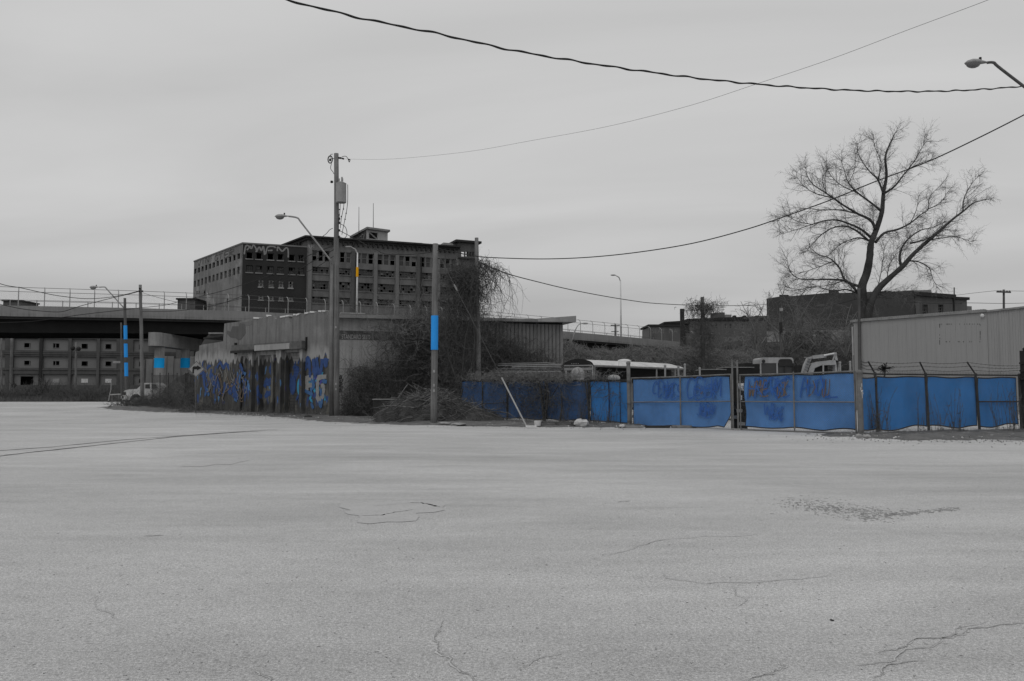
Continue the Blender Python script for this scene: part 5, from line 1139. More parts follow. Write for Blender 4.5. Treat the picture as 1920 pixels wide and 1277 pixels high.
for x0, x1 in ((1425.5, 1427.5), (1456, 1458.5), (1485.5, 1488)): mb = MB(); mb.fbox(frC, uc(x0, 690)[0], uc(x1, 690)[0], .8, z_r - .003, -.06, 0); mb.build('post', M['lightgrey'] if x0 < 1480 else M['dark'], cab)
mb = MB(); mb.fbox(frC, uc(1428, 690)[0], uc(1456, 690)[0], .8, z_r - .003, -.05, -.03); mb.fbox(frC, uc(1459, 690)[0], uc(1485, 690)[0], .8, z_r - .003, -.05, -.03); mb.build('glass', M['glassgrey'], cab)
mb = MB(); mb.fbox(frC, uc(1470, 690)[0], uc(1472, 690)[0], .8, z_r - .003, -.028, 0); mb.build('mullion', M['dark'], cab)
mb = MB(); mb.prism([frC.p(a, z, .004) for a, z in hull(uc(1459.5, 0 + 690)[0], uc(1486, 690)[0], z_r - .15, zt_ - .06, .15)], frC.n * .02); mb.build('door_frame', M['dark'], cab)
mb = MB(); mb.fbox(frC, sA[0], sC[0], 0.2, .8, -1.3, 0); mb.build('body', M['conc'], cab)
mb = MB(); mb.sphere(frC.p(uc(1431, 677)[0], z_r + .1, .06), .09); mb.build('work_lamp', M['dark'], cab)
mb = MB(); mb.tube([frC.p(sC[0] + .0, z_r + .12, .05), frC.p(sC[0] + .13, z_r - .1, .05), frC.p(sC[0] + .2, z_r - .6, .05)], .03, 6); mb.build('mirror_arm', M['dark'], cab)
# white aerial / wrecked arm machine
YL = 38; wr_ = thing('wrecked_machine', 'pale steel arm and frame of a wrecked loader behind the right end of the gates', 'machine', (atx(1540, YL), YL, 0)); A = lambda x, y, d=0: at(x, y, YL + d)
def bm(name, p, q, w, m='lightgrey', h=None): mb = MB(); mb.beam(p, q, w, h); return mb.build(name, M[m], wr_)
bm('boom', A(1515, 671.5), A(1568, 662.5), .10); bm('boom', A(1523, 670), A(1548, 667), .16); mb = MB(); mb.tube([A(1545, 666.5, -.1), A(1564, 662.5, -.1)], .035, 8); mb.build('hydraulic_rod', M['white'], wr_)
mb = MB(); mb.prism([A(1563, 663), A(1568, 661), A(1571, 675), A(1573, 696), A(1570, 696), A(1568, 680)], (0, .15, 0)); mb.build('bracket', M['lightgrey'], wr_)
bm('strut', A(1565, 664), A(1561, 677), .05)
mb = MB(); mb.prism([A(1515, 671), A(1523, 671), A(1516, 686), A(1510, 703), A(1504, 703), A(1509, 684)], (0, .25, 0)); mb.build('arm_plate', M['lightgrey'], wr_)
for i in range(5): p_ = A(1514 - i * 1.8, 676 + i * 5, -.05); q_ = A(1520 - i * 1.8, 678 + i * 5, -.05); bm('rib', p_, q_, .05, 'conc')
mb = MB(); top_l = [A(1518, 690), A(1522, 682), A(1534, 678), A(1562, 675), A(1571, 676), A(1571, 703), A(1566, 703), A(1566, 684), A(1540, 685), A(1528, 690), A(1524, 703), A(1514, 703)]; mb.prism(top_l, (0, .3, 0)); mb.build('frame', M['lightgrey'], wr_)
bm('bar', A(1543.5, 684, -.05), A(1543.5, 704, -.05), .06); mb = MB(); mb.box(A(1526, 690).x, A(1557, 690).x, YL + .32, YL + .5, 1.0, A(1540, 683).z); mb.build('backing', M['black'], wr_)
bm('strut', A(1508, 670, .6), A(1515, 670.5, .6), .05, 'conc')
# dark junk row
def junk(name, label, cat, x0, x1, y0, Y, dep, m, lip=True):
    a, b = at(x0, y0, Y), at(x1, y0, Y); t = thing(name, label, cat, ((a.x + b.x) / 2, Y, 0)); mb = MB(); mb.box(a.x, b.x, Y, Y + dep, .3, a.z - .05); mb.build('body', M[m], t)
    if lip: mb = MB(); mb.hexa([(a.x - .05, Y - .05, a.z - .048), (b.x + .05, Y - .05, b.z - .048), (b.x + .05, Y + dep, b.z - .048), (a.x - .05, Y + dep, a.z - .048), (a.x - .05, Y - .05, a.z), (b.x + .05, Y - .05, b.z), (b.x + .05, Y + dep, b.z), (a.x - .05, Y + dep, a.z)]); mb.build('lid', M['conc'], t)
    return t
junk('scrap_container', 'dark open container with a light rim just left of the paired gate pipes', 'container', 1319, 1360, 692, 42, 1.6, 'black'); junk('scrap_container', 'dark low container with a pale rim right of the paired gate pipes', 'container', 1361, 1412, 688, 43, 1.8, 'black')
junk('scrap_container', 'black box-shaped heap of scrap touching the machine cab', 'container', 1397, 1424, 679, 44, 1.5, 'black', False); junk('scrap_container', 'black scrap box between the cab and the wrecked loader', 'container', 1491, 1511, 683, 43, 1.5, 'black', False)
for i, x in enumerate((1247, 1272, 1284, 1312, 1575, 1594)):
    t = at(x, (686, 688, 684, 691, 680, 679)[i], 41.5); o = MB(); o.tube([(t.x, t.y, 0), (t.x, t.y, t.z)], .05, 6); o.sphere(t, .07, 6, 4); tag(o.build('marker_post', M['conclt'], None, (t.x, t.y, 0)), ('thin pale stake under the rear of the bus roof', 'pale stake just below the back corner of the bus roof', 'pale stake just behind the bus roof end', 'short pale stake left of the scrap containers', 'short pale post just right of the wrecked loader', 'last pale post before the warehouse corner')[i], 'post', 'stakes in the yard')
# spiky dark object by the barbed wire
c_ = at(1658, 690, 36); P0 = np.tile(np.array(c_), (60, 1)) + RNG.normal(0, .05, (60, 3)); P1 = P0 + RNG.normal(0, .16, (60, 3)) * np.array([1.6, 1, .6]); o = segs('wire_bundle', P0, P1, .02, .012, M['black'], base=c_); tag(o, 'spiky black bundle behind the first barbed-wire bracket', 'bundle'); 
m0 = MB(); m0.tube([(c_.x, c_.y, 0), (c_.x, c_.y, c_.z - .1)], .04, 6); tag(m0.build('stake', M['fdark'], o)); o.children[0].location = (0, 0, -0.0)
# ================================================================ pickup truck half hidden in weeds
YC = 71; tk = thing('pickup_truck', 'white pickup truck facing left, half hidden by weeds under the overpass', 'pickup truck', (atx(270, YC), YC, .4)); A = lambda x, y, d=0: at(x, y, YC + d)
side = [(229, 748), (230, 737), (234, 732), (243, 730), (257, 729), (266, 719.5), (272, 718), (292, 717.5), (297, 722), (299, 729.5), (338, 730), (339, 748), (332, 750), (330, 743), (326, 740), (321, 743), (319, 750), (266, 751), (264, 743), (258, 738.5), (251, 739), (245, 744), (243, 750)]
pr_ = [A(x, y) for x, y in side]
def truck():
    mb = MB(); low = [p for p in pr_]
    body = [A(*p) for p in ((229, 749), (230, 737), (234, 732), (243, 730), (257, 729.3), (299, 729.5), (338, 730), (339, 749), (331, 750), (329, 743), (324, 740), (319, 743), (317, 750), (266, 751), (264, 743), (258, 738.5), (251, 739), (245, 744), (243, 750))]
    mb.prism(body, (0, 1.85, 0)); mb.build('body', M['carwhite'], tk)
    cabp = [(257, 729.2), (267, 719.5), (272, 718), (291, 717.6), (297, 722), (299, 729.2)]
    mb = MB(); mb.prism([A(x, y, .12) for x, y in cabp], (0, 1.6, 0)); c_ = mb.build('cab', M['carwhite'], tk)
    for nm, q in (('side_window', [(272.5, 728.3), (272.5, 720.8), (281, 720.3), (281, 728.4)]), ('side_window', [(286, 728.4), (286, 720.4), (292, 720.8), (296.5, 728.4)]), ('side_window', [(262, 728.2), (268.5, 721.5), (270.5, 721), (270.5, 728.3)])):
        mb = MB(); mb.prism([A(x, y, .115) for x, y in q], (0, -.02, 0)); mb.build(nm, M['glass'], c_)
for nothing in (0,): truck()
for x in (255, 324.5):
    c_ = A(x, 750, .15); w = MB(); w.tube([c_, c_ + Vector((0, .3, 0))], .42, 18); wo = w.build('wheel', M['tire'], tk); w = MB(); w.tube([c_ - Vector((0, .02, 0)), c_ + Vector((0, .1, 0))], .22, 12); w.build('rim', M['conc'], wo)
mb = MB(); p_ = A(229.6, 735.5); mb.box(p_.x - .02, p_.x + .3, YC - .02, YC + .3, p_.z - .25, p_.z + .02); mb.build('headlight', M['glass'], tk)
mb = MB(); p_ = A(228.5, 745); mb.box(p_.x - .1, p_.x + .15, YC + .0, YC + 1.85, p_.z - .12, p_.z + .12); mb.build('bumper', M['lightgrey'], tk)
mb = MB(); p_ = A(229.2, 738); mb.box(p_.x - .05, p_.x + .02, YC + .35, YC + 1.5, p_.z - .25, p_.z + .15); mb.build('grille', M['dark'], tk)
# turn sign
YS = 55.0; sg = thing('turn_sign', 'diamond road sign with a black right-turn arrow in front of the low wall', 'traffic sign', (atx(368.5, YS), YS, gz(0, YS))); c_ = at(368, 692, YS); R_ = 15.6 / F * YS
mb = MB(); mb.tube([(c_.x, YS + .04, gz(0, YS) - .2), (c_.x, YS + .04, c_.z - .2)], .035, 6); mb.build('post', M['rust'], sg)
mb = MB(); mb.prism([c_ + Vector(v) for v in ((-R_, 0, 0), (0, 0, -R_), (R_, 0, 0), (0, 0, R_))], (0, .02, 0)); pn = mb.build('panel', M['signface'], sg)
mb = MB(); k = .93; 
for a_, b_ in (((-1, 0), (0, -1)), ((0, -1), (1, 0)), ((1, 0), (0, 1)), ((0, 1), (-1, 0))): mb.beam(c_ + Vector((a_[0] * R_ * k, -.006, a_[1] * R_ * k)), c_ + Vector((b_[0] * R_ * k, -.006, b_[1] * R_ * k)), .006, .02)
mb.build('border', M['gdark'], pn)
s_ = R_ / 15.6; ar_ = MB(); q = lambda x, y: c_ + Vector(((x - 368) * s_, -.012, -(y - 692) * s_))
ar_.prism([q(361, 700), q(364, 700), q(364, 692.5), (q(369.5, 692.5)), q(369.5, 687), q(363, 687), q(361, 689)], (0, .004, 0)); ar_.prism([q(369.6, 694.5), q(378, 690), q(369.6, 685)], (0, .004, 0)); ar_.build('arrow', M['black'], pn)
# distant diamond sign seen from the back, little white leaning signpost, white rail
c_ = at(26, 722.5, 92); t = thing('diamond_sign', 'dark back of a small diamond sign near the far left kerb', 'traffic sign', (c_.x, 92, .45)); mb = MB(); mb.prism([c_ + Vector(v) for v in ((-.36, 0, 0), (0, 0, -.36), (.36, 0, 0), (0, 0, .36))], (0, .03, 0)); mb.build('panel', M['gdark'], t); mb = MB(); mb.tube([(c_.x, 91.96, .3), (c_.x, 91.96, c_.z)], .04, 5); mb.build('post', M['rust'], t)
t = thing('leaning_stake', 'bent thin white stake at the far kerb left of the pickup', 'stake', gnd(204, 752)); mb = MB(); mb.tube([at(203.5, 752, 84), at(205, 742, 84), at(208, 730, 84), at(208.5, 712, 84)], .035, 5); mb.build('rod', M['lightgrey'], t)
t = thing('guard_rail', 'short white guard rail left of the pickup nose', 'barrier', gnd(216, 752)); mb = MB(); mb.beam(at(207, 740, 82), at(226, 739, 82), .06, .12); mb.build('rail', M['lightgrey'], t)
for x in (210, 223): mb = MB(); mb.beam(at(x, 740, 82), at(x, 752, 82), .08); mb.build('post', M['rust'], t)
# ================================================================ buildings on the right
hall = thing('brick_hall', 'long dark brick hall with a stepped parapet behind the big bare tree', 'building', (atx(1600, 108), 108, 0)); frH = Fr(pl(1438, 112), pl(1716, 104), 0)
def uh(x, y): return frH.uv(x, y)
steps = [(1438, 560, 556), (1462, 552.5, 552.5), (1479, 555.5, 549), (1555, 543.5, 543), (1572, 549.5, 546), (1657, 547, 545)]; ends = [1462, 1479, 1555, 1572, 1657, 1716]
M['hallbrick'] = mat('hall_brick', .068, .05, .2, fine=.15, fscale=3)
for (x0, ya, yb), x1 in zip(steps, ends):
    a0, a1 = uh(x0, 600)[0], uh(x1, 600)[0]; t0, t1 = uh(x0, ya)[1], uh(x1, yb)[1]; mb = MB(); d_ = random.uniform(0, .02)
    mb.hexa([frH.p(a0, 0, d_), frH.p(a1, 0, d_), frH.p(a1, 0, -12), frH.p(a0, 0, -12), frH.p(a0, t0, d_), frH.p(a1, t1, d_), frH.p(a1, t1, -12), frH.p(a0, t0, -12)]); mb.build('wall', M['hallbrick'], hall)
frH2 = Fr(pl(1716, 104), pl(1786, 107), 0); o2_ = [rect(frH2, 1730, 1740, 571, 590), rect(frH2, 1759.5, 1769, 571, 588)]; zt_ = frH2.uv(1750, 557)[1]
wall_mb(frH2, 0, frH2.W, 0, zt_, o2_, .4).build('wall', M['brick'], hall)
for o in o2_: window(hall, frH2, o, 2, 3, .3, .3, m=M['glass'])
mb = MB(); mb.fbox(frH2, -.2, frH2.W + .2, zt_ + .002, zt_ + .5, -9, .4); mb.build('roof', M['dark'], hall); mb = MB(); mb.prism([frH2.p(1.2, zt_ + .51, -3), frH2.p(frH2.W, zt_ + .51, -3), frH2.p(frH2.W - .2, zt_ + 1.5, -3), frH2.p(1.5, zt_ + 1.1, -3)], (0, 3, 0)); mb.build('roof', M['conc'], hall)
mb = MB(); mb.fbox(frH2, 0, frH2.W, .1, zt_ - .3, -8, -.9); mb.build('interior', M['black'], hall)  # black block behind the windows, room shade painted as colour
frH3 = Fr(pl(1786, 107.2), pl(1816, 108), 0); zq = frH3.uv(1800, 557)[1]; mb = MB(); mb.fbox(frH3, .2, frH3.W - .3, 0, frH3.uv(1800, 562)[1], -6, 0); mb.build('wall', M['brick'], hall); mb = MB(); mb.fbox(frH3, 0, frH3.W, frH3.uv(1800, 562)[1] + .002, zq, -6.2, .2); mb.build('roof', M['dark'], hall); mb = MB(); mb.fbox(frH3, frH3.W - .29, frH3.W + .5, 0, frH3.uv(1815, 574)[1], -3, 0); mb.build('wall', M['bricklt'], hall)
# pale wall band with dark graffiti
frY = Fr(pl(1437, 98), pl(1600, 96), 0); bw_ = thing('pale_wall', 'pale painted wall strip with dark graffiti in front of the brick hall', 'wall', frY.p(4, 0)); yb0, yb1 = frY.uv(1500, 641)[1], frY.uv(1500, 620)[1]
mb = MB(); mb.fbox(frY, 0, frY.W, 0, yb0, -.3, 0); mb.build('base', M['hallbrick'], bw_); mb = MB(); mb.fbox(frY, 0, frY.W - .5, yb0 + .003, yb1, -.3, 0); pw = mb.build('painted_face', mat('pale_face', .34, .26, 1, streak=.15), bw_)
gm = MB(); lettering(gm, frY, 'GRSAMEZKO', frY.uv(1472, 630)[0], frY.uv(1555, 630)[0], yb0 + .05, yb1 - .25, .42, .03); gm.build('graffiti', M['gdark'], pw)
# mid-distance sheds and offices
def bld(name, label, x0, x1, y0, Y, dep, m, wins=(), roofx=0, roofm='dark', y1=None):
    fr = Fr(pl(x0, Y), pl(x1, Y), 0); z0a = fr.uv(x0, y0)[1]; z1a = fr.uv(x1, y1 or y0)[1]; t = thing(name, label, 'building', fr.p(fr.W / 2, 0)); o_ = [rect(fr, *w) for w in wins]
    wall_mb(fr, 0, fr.W, 0, min(z0a, z1a), o_, .3).build('wall', M[m], t)
    mb = MB(); mb.hexa([fr.p(-.3, min(z0a, z1a) + .002, .3), fr.p(fr.W + .3, min(z0a, z1a) + .002, .3), fr.p(fr.W + .3, min(z0a, z1a) + .002, -dep), fr.p(-.3, min(z0a, z1a) + .002, -dep), fr.p(-.3, z0a + .4, .3), fr.p(fr.W + .3, z1a + .4, .3), fr.p(fr.W + .3, z1a + .4, -dep), fr.p(-.3, z0a + .4, -dep)]); mb.build('roof', M[roofm], t)
    mb = MB(); mb.fbox(fr, .1, fr.W - .1, 0, min(z0a, z1a) - .1, -dep, -.35); mb.build('interior', M['glassgrey'], t)
    return t, fr
b1, f1 = bld('brick_store', 'low brick store with ghost lettering at the end of the overpass', 1217, 1276, 612, 168, 10, 'brick'); font_text(b1, f1, 'SEAT  NA', f1.uv(1222, 0 + 620)[0], f1.uv(1270, 620)[0], f1.uv(1240, 625)[1], 1.0, M['bricklt'], .02)
b1b, f1b = bld('flat_roofed_store', 'dark flat-roofed store just right of the lettered brick store', 1247, 1292, 607, 176, 10, 'brickdark', y1=604)
b2, f2 = bld('brick_offices', 'distant row of brick offices with many pale windows and a roof penthouse', 1289, 1440, 601, 200, 12, 'brick', [(a, a + w_, 607, 617) for a, w_ in ((1297, 5), (1330, 5), (1341, 4), (1358, 5), (1368, 4), (1378, 5), (1390, 6), (1400, 5), (1410, 5))], y1=595)
for (a, w_) in ((1297, 5), (1330, 5), (1341, 4), (1358, 5), (1368, 4), (1378, 5), (1390, 6), (1400, 5), (1410, 5)): o = rect(f2, a, a + w_, 607, 617); window(b2, f2, o, 2, 2, .25, .05, m=M['conc'], fm=M['bricklt'], fw=.2)
mb = MB(); mb.fbox(f2, f2.uv(1344, 590)[0], f2.uv(1361, 590)[0], f2.uv(1350, 600)[1], f2.uv(1350, 585)[1], -6, -1); mb.build('penthouse', M['brick'], b2); mb = MB(); mb.fbox(f2, f2.uv(1361.2, 590)[0], f2.uv(1374, 590)[0], f2.uv(1365, 600)[1], f2.uv(1365, 589)[1], -6, -1.2); mb.build('penthouse', M['conc'], b2)
font_text(b2, f2, 'HOTEL', f2.uv(1310, 610)[0], f2.uv(1334, 610)[0], f2.uv(1320, 618)[1], 1.4, M['bricklt'], .45)
for x in (1377, 1396, 1420): mb = MB(); mb.fbox(f2, f2.uv(x, 596)[0], f2.uv(x + 5, 596)[0], f2.uv(x, 600)[1], f2.uv(x, 591)[1], -2, -.6); mb.build('chimney', M['brickdark'], b2)
# retaining wall with pale tags, running on from the ramp
frO = Fr(pl(1282, 150), pl(1442, 128), 0); rw = thing('retaining_wall', 'concrete retaining wall with pale tags below the distant offices', 'wall', frO.p(5, 0)); z0w, z1w = frO.uv(1300, 622)[1], frO.uv(1440, 630)[1]
mb = MB(); mb.hexa([frO.p(0, 0, 0), frO.p(frO.W, 0, 0), frO.p(frO.W, 0, -.5), frO.p(0, 0, -.5), frO.p(0, z0w, 0), frO.p(frO.W, z1w, 0), frO.p(frO.W, z1w, -.5), frO.p(0, z0w, -.5)]); mb.build('wall', M['brick'], rw)
gm = MB(); lettering(gm, frO, 'BOWKUSP', frO.uv(1357, 634)[0], frO.uv(1420, 634)[0], frO.uv(1380, 640)[1], frO.uv(1380, 631)[1], .22, .03); gm.build('graffiti', M['bricklt'], rw)
mb = MB(); mb.beam(frO.p(0, 0, .4), frO.p(0, z0w + 4.5, .4), .7); mb.build('end_post', M['brickdark'], rw)
# big sheet-metal warehouse
wh = thing('metal_warehouse', 'plain grey sheet-metal warehouse behind the right-hand fence', 'building', (atx(1700, 57), 57, 0)); frV = Fr(pl(1599, 60.5), pl(1849, 52.8), 0); HV0, HV1 = frV.uv(1602, 603)[1], frV.uv(1847, 586)[1]; HVm = (HV0 + HV1) / 2
npn = 14
for i in range(npn):
    a0 = frV.W * i / npn; a1 = frV.W * (i + 1) / npn; p_ = MB(); p_.fbox(frV, a0 + .004, a1 - .004, -.3, HVm - .02, -.05, 0)
    for k_ in range(3): c_ = a0 + (a1 - a0) * (k_ + .5) / 3; p_.fbox(frV, c_ - .02, c_ + .02, -.3, HVm - .03, .001, .006)
    p_.build('siding_panel', M['ware'], wh)
mb = MB(); mb.fbox(frV, -.2, frV.W + .02, HVm - .01, HVm + .14, -.3, .12); mb.build('gutter', M['conc'], wh)
for i in range(60): pass
mb = MB()
for i in range(58): a = .05 + i * (frV.W - .1) / 58; mb.fbox(frV, a, a + .06, HVm + .142, HVm + .2, -.3, .1)
tag(mb.build('roof_ribs', M['galv'], wh), kind='stuff')
mb = MB(); mb.prism([frV.p(0, HVm + .05, -.31), frV.p(frV.W, HVm + .05, -.31), frV.p(frV.W, HVm + .9, -10), frV.p(0, HVm + .9, -10)], (0, 0, .08)); mb.build('roof', M['galv'], wh)
mb = MB(); mb.quad(frV.p(0, -.3, -.06), frV.p(0, -.3, -14), frV.p(0, HVm, -14), frV.p(0, HVm, -.06)); mb.build('end_wall', M['ware'], wh); mb = MB(); mb.fbox(frV, -.14, -.02, 0, HVm - .35, -.1, .05); mb.build('downspout', M['lightgrey'], wh)
mb = MB(); c_ = frV.p(frV.uv(1843, 592)[0], frV.uv(1843, 592)[1], .1); mb.sphere(c_, .13); mb.build('wall_lamp', M['white'], wh)
P0 = []; P1 = []
for i in range(60):
    x, y = random.choice(((1762, 606 + 40 * random.random()), (1762 + 76 * random.random(), 607), (1762 + 76 * random.random(), 640), (1838, 606 + 30 * random.random()))); a, b = frV.uv(x, y); P0.append(frV.p(a, b, .003)); P1.append(frV.p(a, b - .06, .012))
tag(segs('rivets', P0, P1, .02, .015, M['gdark'], wh), kind='stuff')
w2 = thing('metal_warehouse', 'taller ribbed metal shed adjoining the plain warehouse at the right edge', 'building', (atx(1880, 51), 51, 0)); frX = Fr((frV.p(frV.W + .03, 0).x, frV.p(frV.W, 0).y), pl(2150, 50.0), 0); HX = frX.uv(1853, 585.5)[1]; HX2 = frX.uv(1919, 578)[1]
for i in range(24):
    a0 = .62 * i; p_ = MB(); hh = HX + (HX2 - HX) * min(a0 / frX.uv(1919, 578)[0], 3.2); h2 = HX + (HX2 - HX) * min((a0 + .62) / frX.uv(1919, 578)[0], 3.2)
    p_.hexa([frX.p(a0 + .004, -.3, .02), frX.p(a0 + .616, -.3, .02), frX.p(a0 + .616, -.3, -.05), frX.p(a0 + .004, -.3, -.05), frX.p(a0 + .004, hh, .02), frX.p(a0 + .616, h2, .02), frX.p(a0 + .616, h2, -.05), frX.p(a0 + .004, hh, -.05)])
    for k_ in range(4): c_ = a0 + .08 + .155 * k_; p_.fbox(frX, c_ - .02, c_ + .02, -.3, hh - .03, .021, .05)
    p_.build('siding_panel', M['ware'], w2)
mb = MB(); mb.hexa([frX.p(-.05, HX + .003, .15), frX.p(frX.uv(1919, 578)[0] * 3.2, HX + (HX2 - HX) * 3.2 + .003, .15), frX.p(frX.uv(1919, 578)[0] * 3.2, HX + (HX2 - HX) * 3.2, -9), frX.p(-.05, HX, -9), frX.p(-.05, HX + .12, .15), frX.p(frX.uv(1919, 578)[0] * 3.2, HX + (HX2 - HX) * 3.2 + .12, .15), frX.p(frX.uv(1919, 578)[0] * 3.2, HX + (HX2 - HX) * 3.2 + .12, -9), frX.p(-.05, HX + .12, -9)]); mb.build('roof', M['conc'], w2)
# ================================================================ vegetation
def mound(name, label, cat, pts, m, seed_, wid=2.5, kind='stuff'):
    """a lumpy bank through (px, ytop, Y) control points down to the ground"""
    rs = random.Random(seed_); P = [at(x, y, Y) for x, y, Y in pts]; mb = MB(); nseg = []; 
    C = curve(P, 7); n_ = len(C); rows = 9; mb.v = []
    for i, p in enumerate(C):
        for j in range(rows + 1):
            t = j / rows; h = p.z * (math.cos(t * math.pi / 2) ** .45 if t < 1 else 0); y = p.y - wid * math.sin(t * math.pi / 2) ; q = 1 + rs.uniform(-.06, .06)
            mb.v.append((p.x + rs.uniform(-.2, .2), y + rs.uniform(-.3, .3), max(-.3, h * q + .12 * wob(p.x, y * 2) * (h > .3))))
    for i in range(n_ - 1):
        for j in range(rows): k = i * (rows + 1) + j; mb.f.append((k, k + 1, k + rows + 2, k + rows + 1)); mb.m.append(0)
    o = tag(mb.build(name, m, None, tuple(Vector((C[0].x, C[0].y, 0)))), label, cat, kind=kind); return o, C
def tangle(name, label, cat, pos, nrm, n_, steps, step, r, m, wobv=.5, grav=-.05, kind='stuff', dir0=None, parent=None, base=None, sides=3):
    """n_ wiry strands starting at sampled positions"""
    idx = RNG.integers(0, len(pos), n_); P = np.asarray(pos)[idx] + RNG.normal(0, .12, (n_, 3)); D = RNG.normal(0, 1, (n_, 3)) if dir0 is None else np.asarray(dir0)[None] + RNG.normal(0, .6, (n_, 3))
    if nrm is not None: D = D - np.minimum(0, (D * nrm).sum(1, keepdims=True)) * nrm * 1.2
    stp = step * RNG.uniform(.5, 1.5, n_); A, B, T = walk(P, D, steps, stp, wobv, grav); rr = np.tile(RNG.uniform(.5, 1.5, n_), steps)
    o = segs(name, A, B, r * rr * (1 - .6 * T), r * rr * (1 - .6 * (T + 1 / steps)), m, parent, sides, base)
    if parent is None: tag(o, label, cat, kind=kind)
    else: tag(o, kind='stuff')
    return o
def surf_samples(o, n_, frm=None):
    me = o.data; vs = np.array([v.co for v in me.vertices]) + np.array(WL(o)); f = np.array([p.vertices[:] for p in me.polygons]); i = RNG.integers(0, len(f), n_); w = RNG.dirichlet((1, 1, 1, 1), n_); return (vs[f[i]] * w[..., None]).sum(1)
M['palebark'] = mat('pale_bark', .2, .13, 2)
# dead kudzu banks under the ramp and behind the bus
hb, C_ = mound('vine_bank', 'long bank of dead kudzu vines rising behind the school bus', 'undergrowth', [(1030, 645, 66), (1060, 647, 66), (1075, 655, 66), (1100, 660, 66), (1150, 659, 68), (1200, 656, 68), (1230, 655, 69), (1275, 658, 70), (1330, 661, 70), (1400, 664, 70)], M['leafpile'], 3, 7)
s_ = surf_samples(hb, 5000); tangle('vine_strands', 'tangled dead kudzu stems over the bank behind the bus', 'undergrowth', s_, np.array([0, -1, .3]), 6500, 6, .12, .015, M['vinelt'], .8, -.14)
hb, C_ = mound('hill_scrub', 'dark scrubby slope between the yard and the brick hall', 'undergrowth', [(1270, 656, 92), (1300, 652, 92), (1360, 651, 92), (1440, 650, 92), (1500, 650, 90), (1560, 648, 90), (1600, 650, 88), (1640, 650, 86)], M['leafpile'], 5, 14)
s_ = surf_samples(hb, 6000); tangle('scrub_twigs', 'bare twigs covering the slope below the brick hall', 'undergrowth', s_, np.array([0, -1, .3]), 8000, 5, .14, .02, M['vine'], .6, -.05)
tangle('scrub_twigs', 'paler saplings and stems on the slope below the brick hall', 'undergrowth', s_, np.array([0, -1, .3]), 900, 5, .26, .018, M['vinelt'], .4, .05)
# vines all over the side wall of the corner building
def wall_vines():
    pos = []
    for x0, x1, y0, y1, w_ in ((650, 1050, 690, 790, 5), (690, 900, 605, 790, 7), (740, 860, 590, 700, 3), (820, 960, 600, 700, 2), (645, 720, 690, 790, 2), (860, 1000, 640, 720, 2.2), (930, 1050, 660, 720, 1.6)):
        for _ in range(int(w_ * 260)):
            x = random.triangular(x0, x1); y = random.uniform(y0, y1)
            a, b = frE.uv(x, y); pos.append(frE.p(max(.5, a), max(.05, b), random.uniform(.05, .6)))
    return np.array([tuple(p) for p in pos])
wv = wall_vines(); nE = np.array(tuple(frE.n))
vt = tangle('climbing_vines', 'dense bare vines swallowing the middle of the faded-sign wall', 'vines', wv, nE, 6200, 8, .22, .012, M['vine'], .45, -.03, kind=None)
tangle('fine_tendrils', '', '', wv, nE, 1700, 8, .24, .009, M['vinelt'], .45, -.02, parent=vt)
pos = np.array([tuple(frE.p(max(.5, frE.uv(x, 700)[0]), random.uniform(.0, 1.7) * random.random(), random.uniform(.1, 1.5))) for x in [random.uniform(640, 860) for _ in range(1200)]])
tangle('briar_thicket', 'dark briar thicket at the foot of the faded-sign wall', 'bush', pos, nE, 1500, 8, .15, .013, M['vine'], .5, -.02, kind=None)
# vines hooked on the tall pole: dense clump plus a hanging curtain
pos = [tuple(at(random.gauss(874, 20), 500 + abs(random.gauss(0, 45)), YV + random.uniform(-.6, .6))) for _ in range(1500)]
pv = tangle('pole_vines', 'shaggy clump of dead vines hung on the tall pole beside the factory', 'vines', pos, None, 1250, 9, .15, .012, M['vine'], .45, -.14, kind=None)
pos = [tuple(vplane(pl(900, YV), pl(1440, 96), x, y) + Vector((0, random.uniform(-.3, .3), 0))) for x, y in [(lambda u: (898 + 56 * u, 493 + 23 * u + random.gauss(0, 2.5)))(random.random() ** 1.4) for _ in range(600)]]
tangle('hanging_vines', '', '', pos, None, 75, 18, .2, .012, M['vine'], .3, -.2, dir0=(0, 0, -1), parent=pv); tangle('hanging_vines', '', '', pos, None, 220, 6, .09, .010, M['vine'], .5, -.02, parent=pv)
pos = [tuple(at(random.gauss(858, 24), random.uniform(560, 730), YV + random.uniform(-.5, .8))) for _ in range(900)]
tangle('vine_trunks', '', '', pos, None, 720, 9, .2, .012, M['vine'], .35, .02, parent=pv)
pos = [tuple(at(random.gauss(765, 45), random.uniform(575, 640), 47.5)) for _ in range(500)]; tangle('wall_top_twigs', 'thin upright twigs sprouting above the roof edge of the faded-sign wall', 'vines', pos, None, 240, 9, .17, .009, M['vinelt'], .28, .1, kind=None)
# thick climbing stems and bare sapling behind the band pole
mb = MB(); 
for pts in ([(858, 790), (862, 740), (868, 690), (872, 640), (884, 590), (896, 545)], [(868, 780), (858, 720), (842, 670), (836, 620), (850, 575)], [(846, 780), (880, 700), (890, 640), (880, 560)]): mb.tube(curve([at(x, y, 45.2) for x, y in pts], 5), [.06 * (1 - .02 * i) for i in range(5 * (len(pts) - 1) + 1)], 6)
mb.build('thick_stem', M['bark'], pv)
